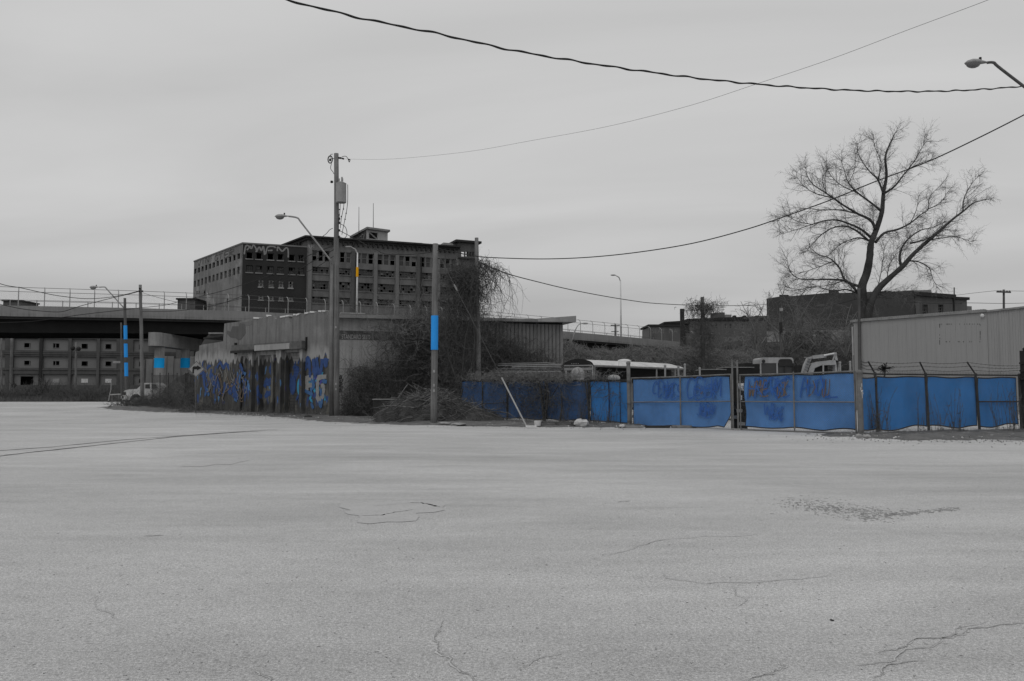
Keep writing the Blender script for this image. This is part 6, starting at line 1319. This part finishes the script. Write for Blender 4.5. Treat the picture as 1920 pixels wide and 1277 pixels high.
# fence-top vines and drapes
pos = [tuple(frN.p(an(x), ztl(an(x)) + abs(random.gauss(.08, .14)), random.uniform(-.25, .2))) for x in [random.triangular(845, 1175, 960) for _ in range(1500)]]
fv = tangle('fence_vines', 'matted dry vines heaped along the top rail of the left fence', 'vines', pos, None, 2000, 7, .075, .008, M['vinelt'], .6, -.04, kind=None)
dr = []
for c_, w_, n_, zlo in ((890, 40, 700, .2), (1000, 22, 800, .3), (1030, 12, 300, .2), (1100, 5, 160, .1), (1060, 14, 220, .8), (1160, 6, 60, .3), (975, 18, 300, .1), (1130, 10, 80, 1.2)):
    dr += [tuple(frN.p(an(random.gauss(c_, w_)), random.uniform(zlo, 1.9), random.uniform(.05, .14))) for _ in range(n_)]
tangle('draped_vines', '', '', dr, None, 900, 8, .13, .008, M['vine'], .35, -.10, parent=fv)
leafm = MB()
for p in dr[::1]:
    if random.random() < .0: q = Vector(p); s1 = random.uniform(.05, .13); leafm.quad(q + Vector((-s1, .02, -s1)), q + Vector((s1, -.02, -s1 * .6)), q + Vector((s1 * .7, 0, s1)), q + Vector((-s1 * .8, .02, s1 * .8)))
pass
# climbing trunks on the fence
mb = MB()
for pts, r in (([(1023, 793), (1021, 770), (1018, 742), (1014, 722), (1010, 708)], .09), ([(1024, 792), (1028, 762), (1030, 735), (1027, 712)], .07), ([(1108, 792), (1106, 765), (1103, 740), (1100, 713)], .055), ([(1104, 745), (1110, 728), (1118, 716)], .02), ([(1052, 792), (1056, 760), (1054, 728)], .05), ([(1028, 760), (1040, 738), (1050, 722)], .03)):
    c_ = curve([frN.p(an(x), zn(x, y), .09) for x, y in pts], 4); mb.tube(c_, [r * (1 - .5 * i / len(c_)) for i in range(len(c_))], 6)
mb.build('vine_trunk', M['bark'], fv)
# brush pile
bpz = Vector((-4.0, 39.3, 0)); mb = MB(); mb.sphere((bpz.x - .6, 39.6, -.1), (2.2, 1.2, 1.25), 24, 10, jit=.12); mb.sphere((bpz.x + 1.4, 39.6, -.2), (2.3, 1.1, .95), 20, 8, jit=.12); mb.sphere((bpz.x + .4, 40.2, 0), (1.5, .9, 1.35), 16, 8, jit=.12)
bpile = mb.build('brush_pile', M['leafpile'], None, tuple(bpz)); tag(bpile, 'big heap of cut branches and dry brush around the blue-banded pole', 'brush pile'); s_ = surf_samples(bpile, 4000); s_ = s_[s_[:, 2] > .02]
def stick(n_, L0, r, m, slope=.35):
    i = RNG.integers(0, len(s_), n_); P = s_[i]; sgn = np.sign(P[:, 0] - bpz.x + RNG.normal(0, 1.0, n_)); D = np.stack([sgn * RNG.uniform(.1, 1, n_), RNG.normal(-.1, .45, n_), -slope * RNG.uniform(-.1, 1.5, n_)], 1); A, B, T = walk(P - D * L0 * .8, D, 4, L0 * RNG.uniform(.3, .8, n_) / 2, .12, -.02); A[:, 2] = np.maximum(A[:, 2], .02); B[:, 2] = np.maximum(B[:, 2], .02)
    return segs('branches', A, B, r * np.tile(RNG.uniform(.5, 1.4, n_), 4) * (1 - .5 * T), r * .5, m, bpile, 4)
tag(stick(260, 1.2, .017, M['vinelt']), kind='stuff'); tag(stick(900, 1.0, .015, M['vine']), kind='stuff'); tag(stick(90, 1.8, .03, M['vine']), kind='stuff')
tangle('small_twigs', '', '', s_, np.array([0, -.5, .5]), 1100, 5, .09, .007, M['vine'], .5, -.05, parent=bpile)
# dark broken crate / stump left of the pile
t = thing('broken_box', 'dark broken box with a pale top edge half buried left of the brush pile', 'box', at(722, 790, 43)); mb = MB(); a_, b_ = at(700, 750, 43), at(743, 752, 43); mb.box(a_.x, b_.x, 43, 43.9, 0, a_.z); mb.build('body', M['gdark'], t); mb = MB(); mb.box(a_.x - .05, b_.x + .03, 42.95, 43.95, a_.z + .002, a_.z + .06); mb.build('top_board', M['conc'], t)
t = thing('leaning_pole', 'thin pale stick leaning out of the brush left of the pile', 'stick', at(742, 753, 42.6)); mb = MB(); mb.tube([at(740, 754, 42.6), at(764, 721, 42.8)], .015, 5); mb.build('rod', M['conclt'], t)
# weeds: grass blades in drifts
def grass(name, label, pos, n_, h, m, r=.006, lean=.35, kind='stuff', cat='grass'):
    i = RNG.integers(0, len(pos), n_); P = np.asarray(pos)[i] + np.stack([RNG.normal(0, .12, n_), RNG.normal(0, .12, n_), np.zeros(n_)], 1); D = np.stack([RNG.normal(0, lean, n_), RNG.normal(0, lean, n_), np.ones(n_)], 1)
    A, B, T = walk(P, D, 3, h * RNG.uniform(.3, 1.4, n_) / 3, .18, -.05); return tag(segs(name, A, B, r * (1 - .6 * T), r * (.7 - .6 * T), m), label, cat, kind=kind)
def along(path, n_, sd_, zf=gz, shift=(0, 0)):
    out_ = []
    L_ = [math.hypot(q[0] - p[0], q[1] - p[1]) for p, q in zip(path[:-1], path[1:])]; tot_ = sum(L_)
    for _ in range(n_):
        u = random.random() * tot_
        for (p, q), l_ in zip(zip(path[:-1], path[1:]), L_):
            if u <= l_: break
            u -= l_
        t = min(1, u / l_); x = p[0] + (q[0] - p[0]) * t + random.gauss(0, sd_) + shift[0]; y = p[1] + (q[1] - p[1]) * t + random.gauss(0, sd_) + shift[1]; out_.append((x, y, zf(x, y)))
    return out_
clump = lambda ps, k, s: [(x + random.gauss(0, s), y + random.gauss(0, s), z) for x, y, z in ps for _ in range(k)]
vp = [p for p, r in VP]; vp2 = [p for p, r in VP2]
grass('dry_weeds', 'dry weeds along the foot of the graffiti wall', clump(along(vp[1:6], 120, .5), 12, .15), 3500, .38, M['grass'])
grass('dry_weeds', 'straggly dead grass along the left fence and brush pile', clump(along(vp[6:], 140, .55, shift=(.2, .4)), 12, .12), 4200, .24, M['grass'], r=.005)
grass('dry_weeds', 'dead weeds and grass along the foot of the dark right fence', clump(along(vp2[:5], 110, .35, shift=(0, .25)), 10, .12), 3800, .22, M['grass'], r=.004)
# tall dry stalks against the right screen
for lb, ps_, hh, n_ in (('tall brown weed stalks before the blue screen near the thick gate post', [(x, 28.6) for x in (12.9, 13.0, 13.15)], 1.6, 30), ('tall dead weed stalks against the blue screen between the first dark posts', [(14.6, 28.9), (15.3, 29.0), (15.9, 29.1), (16.2, 29.2)], 1.5, 40), ('tall dead weed stalks against the blue screen before the third dark post', [(18.3, 29.6), (18.7, 29.7), (19.0, 29.8), (17.8, 29.5)], 1.7, 46), ('low brown stalks near the right edge fence panel', [(19.9, 30), (20.9, 30.3), (20.5, 30.2)], 1.0, 22), ('dry weeds in front of the left screen near the gate post', [(3.2, 37.6), (3.9, 37.0), (4.4, 36.4), (2.5, 38.2)], .9, 90)):
    P = np.array([(ps_[i % len(ps_)][0] + RNG.normal(0, .12), ps_[i % len(ps_)][1] + RNG.normal(0, .06) - .12, .05) for i in range(n_)]); A, B, T = walk(P, np.stack([RNG.normal(0, .1, n_), RNG.normal(0, .05, n_), np.ones(n_)], 1), 7, hh * RNG.uniform(.3, 1.1, n_) / 7, .07, 0)
    o = tag(segs('dry_stalks', A, B, .009 * (1 - .5 * T), .006, M['vine']), lb, 'weeds', kind='stuff'); j = RNG.integers(n_, len(A), 150 if hh > 1.2 else 80); Q = A[j]; segs('seed_heads', Q, Q + np.stack([RNG.normal(0, .05, len(j)), RNG.normal(0, .03, len(j)), RNG.uniform(.02, .09, len(j))], 1), .01, .004, M['vine'], o)
# far left weeds before the storage building, around the pickup and the bridge columns
fl = [(random.uniform(-75, -36), 88 + abs(random.gauss(0, 5)), .45) for _ in range(500)]
grass('dead_grass', 'band of dead grass beyond the road before the storage building', clump(fl, 8, .5), 8000, .5, M['grass'], r=.022); 
bank, C_ = mound('scrub_bank', 'low dark scrub along the far kerb on the left', 'undergrowth', [(-60, 741, 98), (0, 739, 97), (60, 742, 96), (110, 737, 96), (160, 738, 95), (200, 741, 94), (230, 740, 93), (300, 738, 92), (380, 735, 92)], M['leafpile'], 8, 5)
s2 = surf_samples(bank, 2500); tangle('scrub_twigs', 'bare twigs over the low scrub along the far kerb', 'undergrowth', s2, np.array([0, -1, .3]), 3500, 5, .3, .022, M['vine'], .45, .04)
for x, y0, Y, n_, lb in ((75, 742, 93, 26, 'bare multi-stemmed bush before the storage building bays'), (58, 742, 95, 14, 'smaller bare bush before the dark doorway of the storage building'), (92, 742, 94, 12, 'thin bare bush leaning right before the storage building')):
    b_ = at(x, 0 + y0, Y); b_.z = .45; P = np.tile(np.array(b_), (n_, 1)) + RNG.normal(0, .15, (n_, 3)) * [1, 1, 0]; D = np.stack([RNG.normal(0, .55, n_), RNG.normal(0, .3, n_), np.ones(n_)], 1); A, B, T = walk(P, D, 6, .45 * RNG.uniform(.5, 1.2, n_), .1, .02); o = tag(segs('bare_bush', A, B, .05 * (1 - .6 * T), .05 * (.8 - .6 * T), M['bark'], base=b_), lb, 'bush')
    j = RNG.integers(0, len(A), n_ * 8); A2, B2, T2 = walk(A[j], RNG.normal(0, 1, (len(j), 3)) + [0, 0, .8], 3, .2, .2); tag(segs('twigs', A2, B2, .014, .007, M['twig'], o), kind='stuff')
wp = []
for cx_, cy0, sx_, hgt, n_ in ((335, 64, 2.2, 1.6, 700), (318, 66, 1.2, 1.9, 300), (300, 67, 1.6, .5, 250), (352, 60.5, 1.4, 2.0, 500), (245, 70, 1.2, .35, 160), (265, 68.2, 2.2, .75, 520), (285, 67.5, 1.8, .95, 450), (380, 57, 1.8, .5, 250)):
    c_ = atx(cx_, cy0); wp += [(c_ + random.gauss(0, sx_ * .5), cy0 + random.gauss(0, 1), gz(0, cy0) + random.uniform(0, hgt) * random.random() ** .4) for _ in range(n_)]
tangle('weed_thicket', 'tall dark weed thicket hiding the back half of the pickup', 'bush', wp, None, 3000, 6, .13, .014, M['vine'], .4, .06, kind=None)
mb = MB()
for cx_, cy0, sx_, hgt in ((338, 66, 1.7, 2.3), (322, 68, .9, 1.7), (354, 63.5, 1.3, 2.5), (305, 68, .9, .8)): mb.sphere((atx(cx_, cy0), cy0, .2), (sx_, .9, hgt), 16, 8, jit=.15)
tag(mb.build('weed_mound', M['leafpile'], None, (atx(320, 66), 66, 0)), 'dark mass of dead weeds heaped left of the turn sign', 'bush', kind='stuff')
# slatted wire fence by the thicket
t = thing('yard_fence', 'thin wire fence posts standing in the weeds beside the pickup', 'fence', (atx(286, 69), 69, .3))
for x in (285, 300, 316, 332, 348): mb = MB(); mb.tube([at(x, 752, 67.5 - (x - 285) * .08), at(x, 699, 67.5 - (x - 285) * .08)], .035, 5); mb.build('post', M['fdark'], t)
P0 = []; P1 = []
for i in range(90): x = 285 + 63 * i / 90; Y_ = 67.5 - (x - 285) * .08; P0.append(at(x, 745, Y_)); P1.append(at(x, 703, Y_))
tag(segs('slats', P0, P1, .012, .012, M['vine'], t), kind='stuff')
# vines hanging on the far wooden pole
pos = [tuple(at(random.gauss(1318, 15), 572 + abs(random.gauss(0, 9)), 62 + random.uniform(-.5, .5))) for _ in range(400)]
o = tangle('pole_vines', 'mop of bare vines hanging from the pole behind the bus', 'vines', pos, None, 420, 7, .13, .014, M['vine'], .4, -.14, kind=None); pos = [tuple(at(random.gauss(1318, 9 + 12 * u), 600 + 90 * u, 62 + random.uniform(-.5, .5))) for u in [random.random() for _ in range(500)]]; tangle('lower_vines', '', '', pos, None, 650, 6, .16, .015, M['vine'], .4, -.02, parent=o)
pos = [tuple(at(x, 568 + .05 * (x - 1300) + random.gauss(0, 1.5), 62)) for x in np.random.default_rng(2).uniform(1290, 1360, 120)]; tangle('trailing_vines', '', '', pos, None, 130, 5, .11, .012, M['vine'], .5, -.05, parent=o)
for lb, x0, x1, y0, y1, Y_, n_ in (('pale bare thicket of saplings in front of the brick hall', 1440, 1600, 590, 655, 84, 190), ('thin bare thicket in front of the distant offices', 1290, 1440, 618, 655, 84, 80)):
    pos = [tuple(at(random.uniform(x0, x1), random.uniform(y0, y1), Y_ + random.uniform(-3, 3))) for _ in range(n_)]
    tangle('bare_thicket', lb, 'undergrowth', pos, None, n_, 9, .3, .012, M['palebark'], .24, .03)
# ================================================================ litter
def blobm(name, label, px, py, r, m='trash', cat='litter', sq=(1, 1, .6)):
    p = gnd(px, py); mb = MB(); mb.sphere((p.x, p.y, p.z + .05 + r * sq[2] * .6), (r * sq[0], r * sq[1], r * sq[2]), 8, 5, jit=.22); return tag(mb.build(name, M[m], None, (p.x, p.y, p.z)), label, cat)
blobm('paper_ball', 'round white crumpled litter below the FG graffiti', 604.5, 780.5, .16, sq=(1, 1, .9)); blobm('plastic_bag', 'white scrap of plastic at the foot of the corner pole', 644, 776, .15); blobm('foam_chunk', 'small white chunk at the foot of the blue-banded pole', 811.5, 794, .1); blobm('stone', 'dark lump on the pavement edge before the roller door', 578, 784, .16, 'gdark', 'stone', (1.6, 1, .4))
blobm('foam_chunk', 'flat pale chunk right of the blue-banded pole', 834, 797, .2, 'conclt', sq=(1.3, 1, .3)); blobm('foam_chunk', 'flat pale slab at the right foot of the brush pile', 861, 799, .22, 'conclt', sq=(1.5, 1, .3)); blobm('plastic_bag', 'crumpled white bag in the grass left of the gate post', 1090, 800, .26, sq=(1.5, .8, .7)); blobm('stone', 'first small pale stone at the foot of the thickest gate post', 1610, 823, .12, 'conclt', 'stone'); blobm('stone', 'second pale stone just right of the thickest gate post', 1624, 823, .12, 'conclt', 'stone', (1.3, 1, .5))
blobm('foam_chunk', 'small white scrap at the foot of the left gate post', 1166, 803, .12); blobm('paper_scrap', 'tiny white scrap near the sign at the left of the graffiti wall', 364, 766, .1); blobm('paper_scrap', 'small pale scrap under the left end of the graffiti', 397, 766, .16, 'conclt')
blobm('pavement_chip', 'small dark chip lying alone on the foreground pavement', 1560, 1179, .014, 'gdark', 'stone', (1, .7, .4))
p = gnd(1008, 800); t = MB(); t.tube([(p.x, p.y, .03), (p.x, p.y, .25)], [.13, .16], 12); tag(t.build('bucket', M['white'], None, tuple(p)), 'small white bucket beside the guy-wire anchor', 'bucket')
p = gnd(997, 803); mb = MB(); mb.box(p.x - .25, p.x + .2, p.y - .1, p.y + .1, .05, .11); tag(mb.build('foam_block', M['white'], None, tuple(p)), 'flat white block at the bottom of the guy-wire guard', 'litter')
pal = thing('wooden_pallet', 'dark wooden pallet on the ground before the left fence', 'pallet', gnd(1042, 800)); p = gnd(1042, 800)
for k_ in range(3): mb = MB(); mb.box(p.x - .8, p.x + .85, p.y + .3 * k_, p.y + .3 * k_ + .1, .16, .2); mb.build('slat', M['poledark'], pal)
for k_ in (-.75, 0, .7): mb = MB(); mb.box(p.x + k_, p.x + k_ + .12, p.y, p.y + .7, .02, .157); mb.build('bearer', M['poledark'], pal)
pal = thing('wooden_pallet', 'flat grey boards lying under the left gate leaf', 'pallet', gnd(1230, 803)); p = gnd(1235, 803)
for k_ in range(3): mb = MB(); mb.box(p.x - 1.6 + 1.1 * k_, p.x - .6 + 1.1 * k_, p.y + .1, p.y + .4, .012, .09 + .01 * k_); mb.build('board', (M['conc'], M['fdark'], M['wood'])[k_], pal)
P0 = []; P1 = []
for path_, n_ in ((vp[2:], 420), (vp2[:4], 160)):
    for x, y, z in along(path_, n_, .8, shift=(0, -.4)): s1 = random.uniform(.02, .09); P0.append((x, y, z + .03)); P1.append((x + random.uniform(-s1, s1), y + random.uniform(-s1, s1), z + .03 + s1 * .5))
Q0 = []; Q1 = []; QR = []
for path_, n_, rr in ((vp[1:], 3200, 2.0), (vp2[:5], 2600, 2.9)):
    for x, y, z in along(path_, n_, 1.0, shift=(0, 0)):
        a_ = random.uniform(-2.6, -.4); d_ = rr * .55 + abs(random.gauss(0, .75)); x += math.cos(a_) * d_; y += math.sin(a_) * d_; s1 = random.uniform(.008, .035); Q0.append((x, y, gz(x, y) + .004)); Q1.append((x + random.uniform(-s1, s1), y + random.uniform(-s1, s1), gz(x, y) + .006 + s1 * .4)); QR.append(s1 * .6)
tag(segs('kerb_gravel', Q0, Q1, QR, .006, M['dirt'], sides=4), 'loose grit and soil spilling from the dirt verges onto the pavement', 'gravel', kind='stuff')
tag(segs('scattered_litter', P0, P1, RNG.uniform(.015, .05, len(P0)), .02, M['trash'], sides=5), 'scattered small pale scraps and chips along the dirt verges', 'litter', kind='stuff')
# ================================================================ the big bare tree
TZ = lambda x, y, d=0: at(1400 + x / 3.452, 230 + y / 3.452, 66 + d)
tree = thing('bare_tree', 'big leafless tree with wide spreading limbs in front of the brick hall', 'tree', (TZ(760, 1200).x, 66, 0))
limbs = [ # (points in the zoomed trace, start radius, end radius, depth slope)
 ([(752, 1560), (750, 1400), (755, 1200), (745, 1070), (775, 980), (795, 880), (805, 780), (840, 690), (875, 580), (885, 460), (905, 340), (898, 220), (935, 120), (965, 60)], .62, .03, 0),
 ([(770, 1400), (800, 1180), (850, 1080), (920, 1010), (1010, 930), (1080, 850), (1180, 760), (1260, 690), (1340, 620), (1400, 575), (1470, 520), (1555, 495)], .40, .03, -2),
 ([(1000, 930), (990, 870), (1010, 800), (1060, 740), (1130, 695), (1200, 680), (1290, 640)], .18, .03, 2), ([(1060, 780), (1130, 765), (1200, 735), (1290, 690)], .12, .03, -3),
 ([(1400, 575), (1405, 500), (1440, 420), (1495, 350)], .10, .02, 1), ([(1180, 760), (1280, 745), (1360, 740), (1450, 770)], .09, .02, 2), ([(1040, 895), (1110, 900), (1180, 940), (1200, 1000), (1230, 1060)], .10, .02, -2),
 ([(835, 775), (890, 715), (980, 690), (1060, 650), (1120, 600), (1175, 560), (1185, 480), (1260, 400)], .17, .02, 3), ([(1060, 650), (1100, 560), (1110, 480)], .06, .015, 1), ([(1175, 560), (1250, 520), (1310, 440)], .06, .015, -1),
 ([(895, 455), (960, 410), (1040, 310), (1120, 265), (1190, 240)], .14, .02, -2), ([(1040, 310), (1090, 240), (1130, 170), (1170, 110)], .08, .015, 1), ([(885, 460), (850, 370), (810, 330), (760, 270), (715, 180), (730, 120)], .13, .015, 2), ([(850, 370), (870, 260), (830, 160), (820, 110)], .07, .015, -2),
 ([(870, 570), (800, 515), (720, 455), (660, 390), (635, 320), (610, 240)], .15, .02, -3), ([(720, 455), (620, 410), (560, 360), (520, 300), (510, 250)], .08, .015, 2), ([(660, 390), (700, 300), (700, 200)], .05, .012, 1),
 ([(835, 690), (800, 630), (720, 590), (620, 530), (520, 460), (430, 400), (390, 340), (385, 290)], .20, .02, 2), ([(620, 530), (560, 490), (450, 460), (370, 410), (325, 350)], .09, .02, -3), ([(720, 590), (600, 565), (480, 565), (380, 555), (270, 590)], .10, .02, 3), ([(520, 460), (490, 380), (500, 300)], .05, .012, 0),
 ([(800, 740), (740, 690), (650, 650), (580, 630), (500, 635), (420, 660), (330, 690), (230, 720)], .16, .02, -2), ([(790, 765), (710, 700), (640, 670), (560, 680), (490, 720), (430, 780), (380, 840)], .15, .02, 3), ([(780, 760), (720, 745), (640, 770), (580, 810), (530, 860)], .10, .02, -1), ([(430, 660), (330, 640), (250, 600), (200, 640)], .06, .015, 1),
 ([(740, 1060), (680, 1045), (630, 1010), (600, 940), (540, 880), (460, 850), (400, 800)], .20, .02, 2), ([(720, 1100), (650, 1030), (560, 1015), (440, 1015), (340, 1010), (280, 960), (260, 870)], .17, .02, -3), ([(720, 1105), (640, 1080), (560, 1090), (440, 1060), (340, 1080), (250, 1060)], .12, .02, 3), ([(600, 940), (560, 900), (480, 930), (390, 960), (280, 990)], .08, .015, 0), ([(640, 1020), (540, 1050), (430, 1070), (350, 1110)], .07, .015, 1),
 ([(850, 1060), (870, 970), (885, 880), (890, 800)], .06, .012, 0), ([(910, 1010), (920, 930), (960, 860), (1010, 820)], .06, .012, 1), ([(800, 1120), (900, 1090), (1000, 1110), (1080, 1150)], .08, .015, -2), ([(760, 1120), (680, 1150), (560, 1180), (450, 1200)], .09, .015, -2), ([(770, 1150), (850, 1130), (950, 1140), (1050, 1120)], .07, .015, 2)]
tm = MB(); SA = []; SD = []; SR = []
for li, (pts, r0, r1, ds) in enumerate(limbs):
    n_ = len(pts); P = curve([TZ(x, y, ds * (i / n_) * 1.3 + (random.uniform(-.25, .25) if i else 0)) for i, (x, y) in enumerate(pts)], 4); m_ = len(P)
    if li == 0: P[0].z = min(P[0].z, -.2)
    tm.tube(P, [max(.014, (r0 * (1 if r0 > .3 else .82) + (r1 * .6 - r0 * (1 if r0 > .3 else .82)) * (i / m_) ** .7) * (1 + random.uniform(-.06, .06))) * .9 for i in range(m_)], 9 if r0 > .15 else 6)
    for i in range(1, m_):
        d = P[i] - P[i - 1]; L_ = d.length; tt = i / m_
        if li == 0 and tt < .42 or li == 1 and tt < .3: continue
        for _ in range(max(1, int(L_ * (3.0 if r0 < .3 else 2.2)))): u = random.random(); SA.append(tuple(P[i - 1].lerp(P[i], u))); SD.append(tuple(d.normalized())); SR.append(1.25 - .72 * tt)
    for _ in range(1): SA.append(tuple(P[-1])); SD.append(tuple((P[-1] - P[-2]).normalized())); SR.append(.5)
tm.build('trunk', M['bark'], tree, smoothf=True)
SA = np.array(SA); SD = np.array(SD); SR = np.array(SR)
def spawn(P, D, ang, up):
    R = RNG.normal(0, 1, D.shape); R -= (R * D).sum(1, keepdims=True) * D; R /= np.linalg.norm(R, axis=1, keepdims=True); o = D * math.cos(ang) + R * math.sin(ang); o[:, 2] += up; return o / np.linalg.norm(o, axis=1, keepdims=True)
A1, B1, T1 = walk(SA, spawn(SA, SD, .75, .12), 6, .285 * SR * RNG.uniform(.5, 1.4, len(SA)), .13, .01)
c1 = segs('branches', A1, B1, .019 * (1 - .65 * T1), .019 * (.85 - .65 * T1), M['branch'], tree, 4); tag(c1, kind='stuff')
j = RNG.integers(0, len(A1), int(len(A1) * 1.35)); D1 = (B1 - A1)[j]; D1 /= np.linalg.norm(D1, axis=1, keepdims=True); P_ = A1[j] + (B1 - A1)[j] * RNG.random((len(j), 1)); A2, B2, T2 = walk(P_, spawn(P_, D1, .7, .05), 5, .155 * RNG.uniform(.5, 1.4, len(j)), .16, -.02)
tag(segs('twigs', A2, B2, .0068 * (1 - .4 * T2), .0068 * (.9 - .4 * T2), M['twig'], tree, 3), kind='stuff')
j = RNG.integers(0, len(A2), int(len(A2) * .55)); D2 = (B2 - A2)[j]; D2 /= np.linalg.norm(D2, axis=1, keepdims=True); A3, B3, T3 = walk(A2[j], spawn(A2[j], D2, .6, -.08), 3, .12 * RNG.uniform(.5, 1.5, len(j)), .18, -.05)
tag(segs('fine_twigs', A3, B3, .005, .0035, M['twig'], tree, 3), kind='stuff')
# pale saplings in front of the hall
for px_, py_, Y_, sc_, lb in ((1475, 640, 80, 1.0, 'pale bare sapling with arching branches before the pale graffiti wall'), (1545, 645, 82, .9, 'bare sapling right of the pale arching one'), (1420, 650, 78, .8, 'low bare sapling before the retaining wall'), (1585, 640, 76, .8, 'bare sapling by the warehouse corner'), (1512, 640, 84, .9, 'bare sapling midway along the pale wall')):
    b_ = at(px_, py_, Y_); b_.z = at(px_, 668, Y_).z; n_ = 8; P = np.tile(np.array(b_), (n_, 1)); D = np.stack([RNG.normal(0, .9, n_), RNG.normal(0, .4, n_), np.ones(n_)], 1); A, B, T = walk(P, D, 12, .62 * sc_ * RNG.uniform(.7, 1.1, n_), .14, -.03); t = thing('bare_sapling', lb, 'tree', b_)
    segs('trunk', A, B, .075 * (1 - .7 * T), .075 * (.93 - .7 * T), M['palebark'], t, 5); j = RNG.integers(n_ * 3, len(A), 95); A2, B2, T2 = walk(A[j], RNG.normal(0, 1, (len(j), 3)) + [0, 0, .5], 6, .26 * RNG.uniform(.5, 1.4, len(j)), .25); tag(segs('crown', A2, B2, .026 * (1 - .6 * T2), .014, M['palebark'], t, 3), kind='stuff'); j = RNG.integers(0, len(A2), 380); A3, B3, T3 = walk(A2[j], RNG.normal(0, 1, (len(j), 3)), 4, .18, .25); tag(segs('twigs', A3, B3, .010, .007, M['vinelt'], t, 3), kind='stuff')
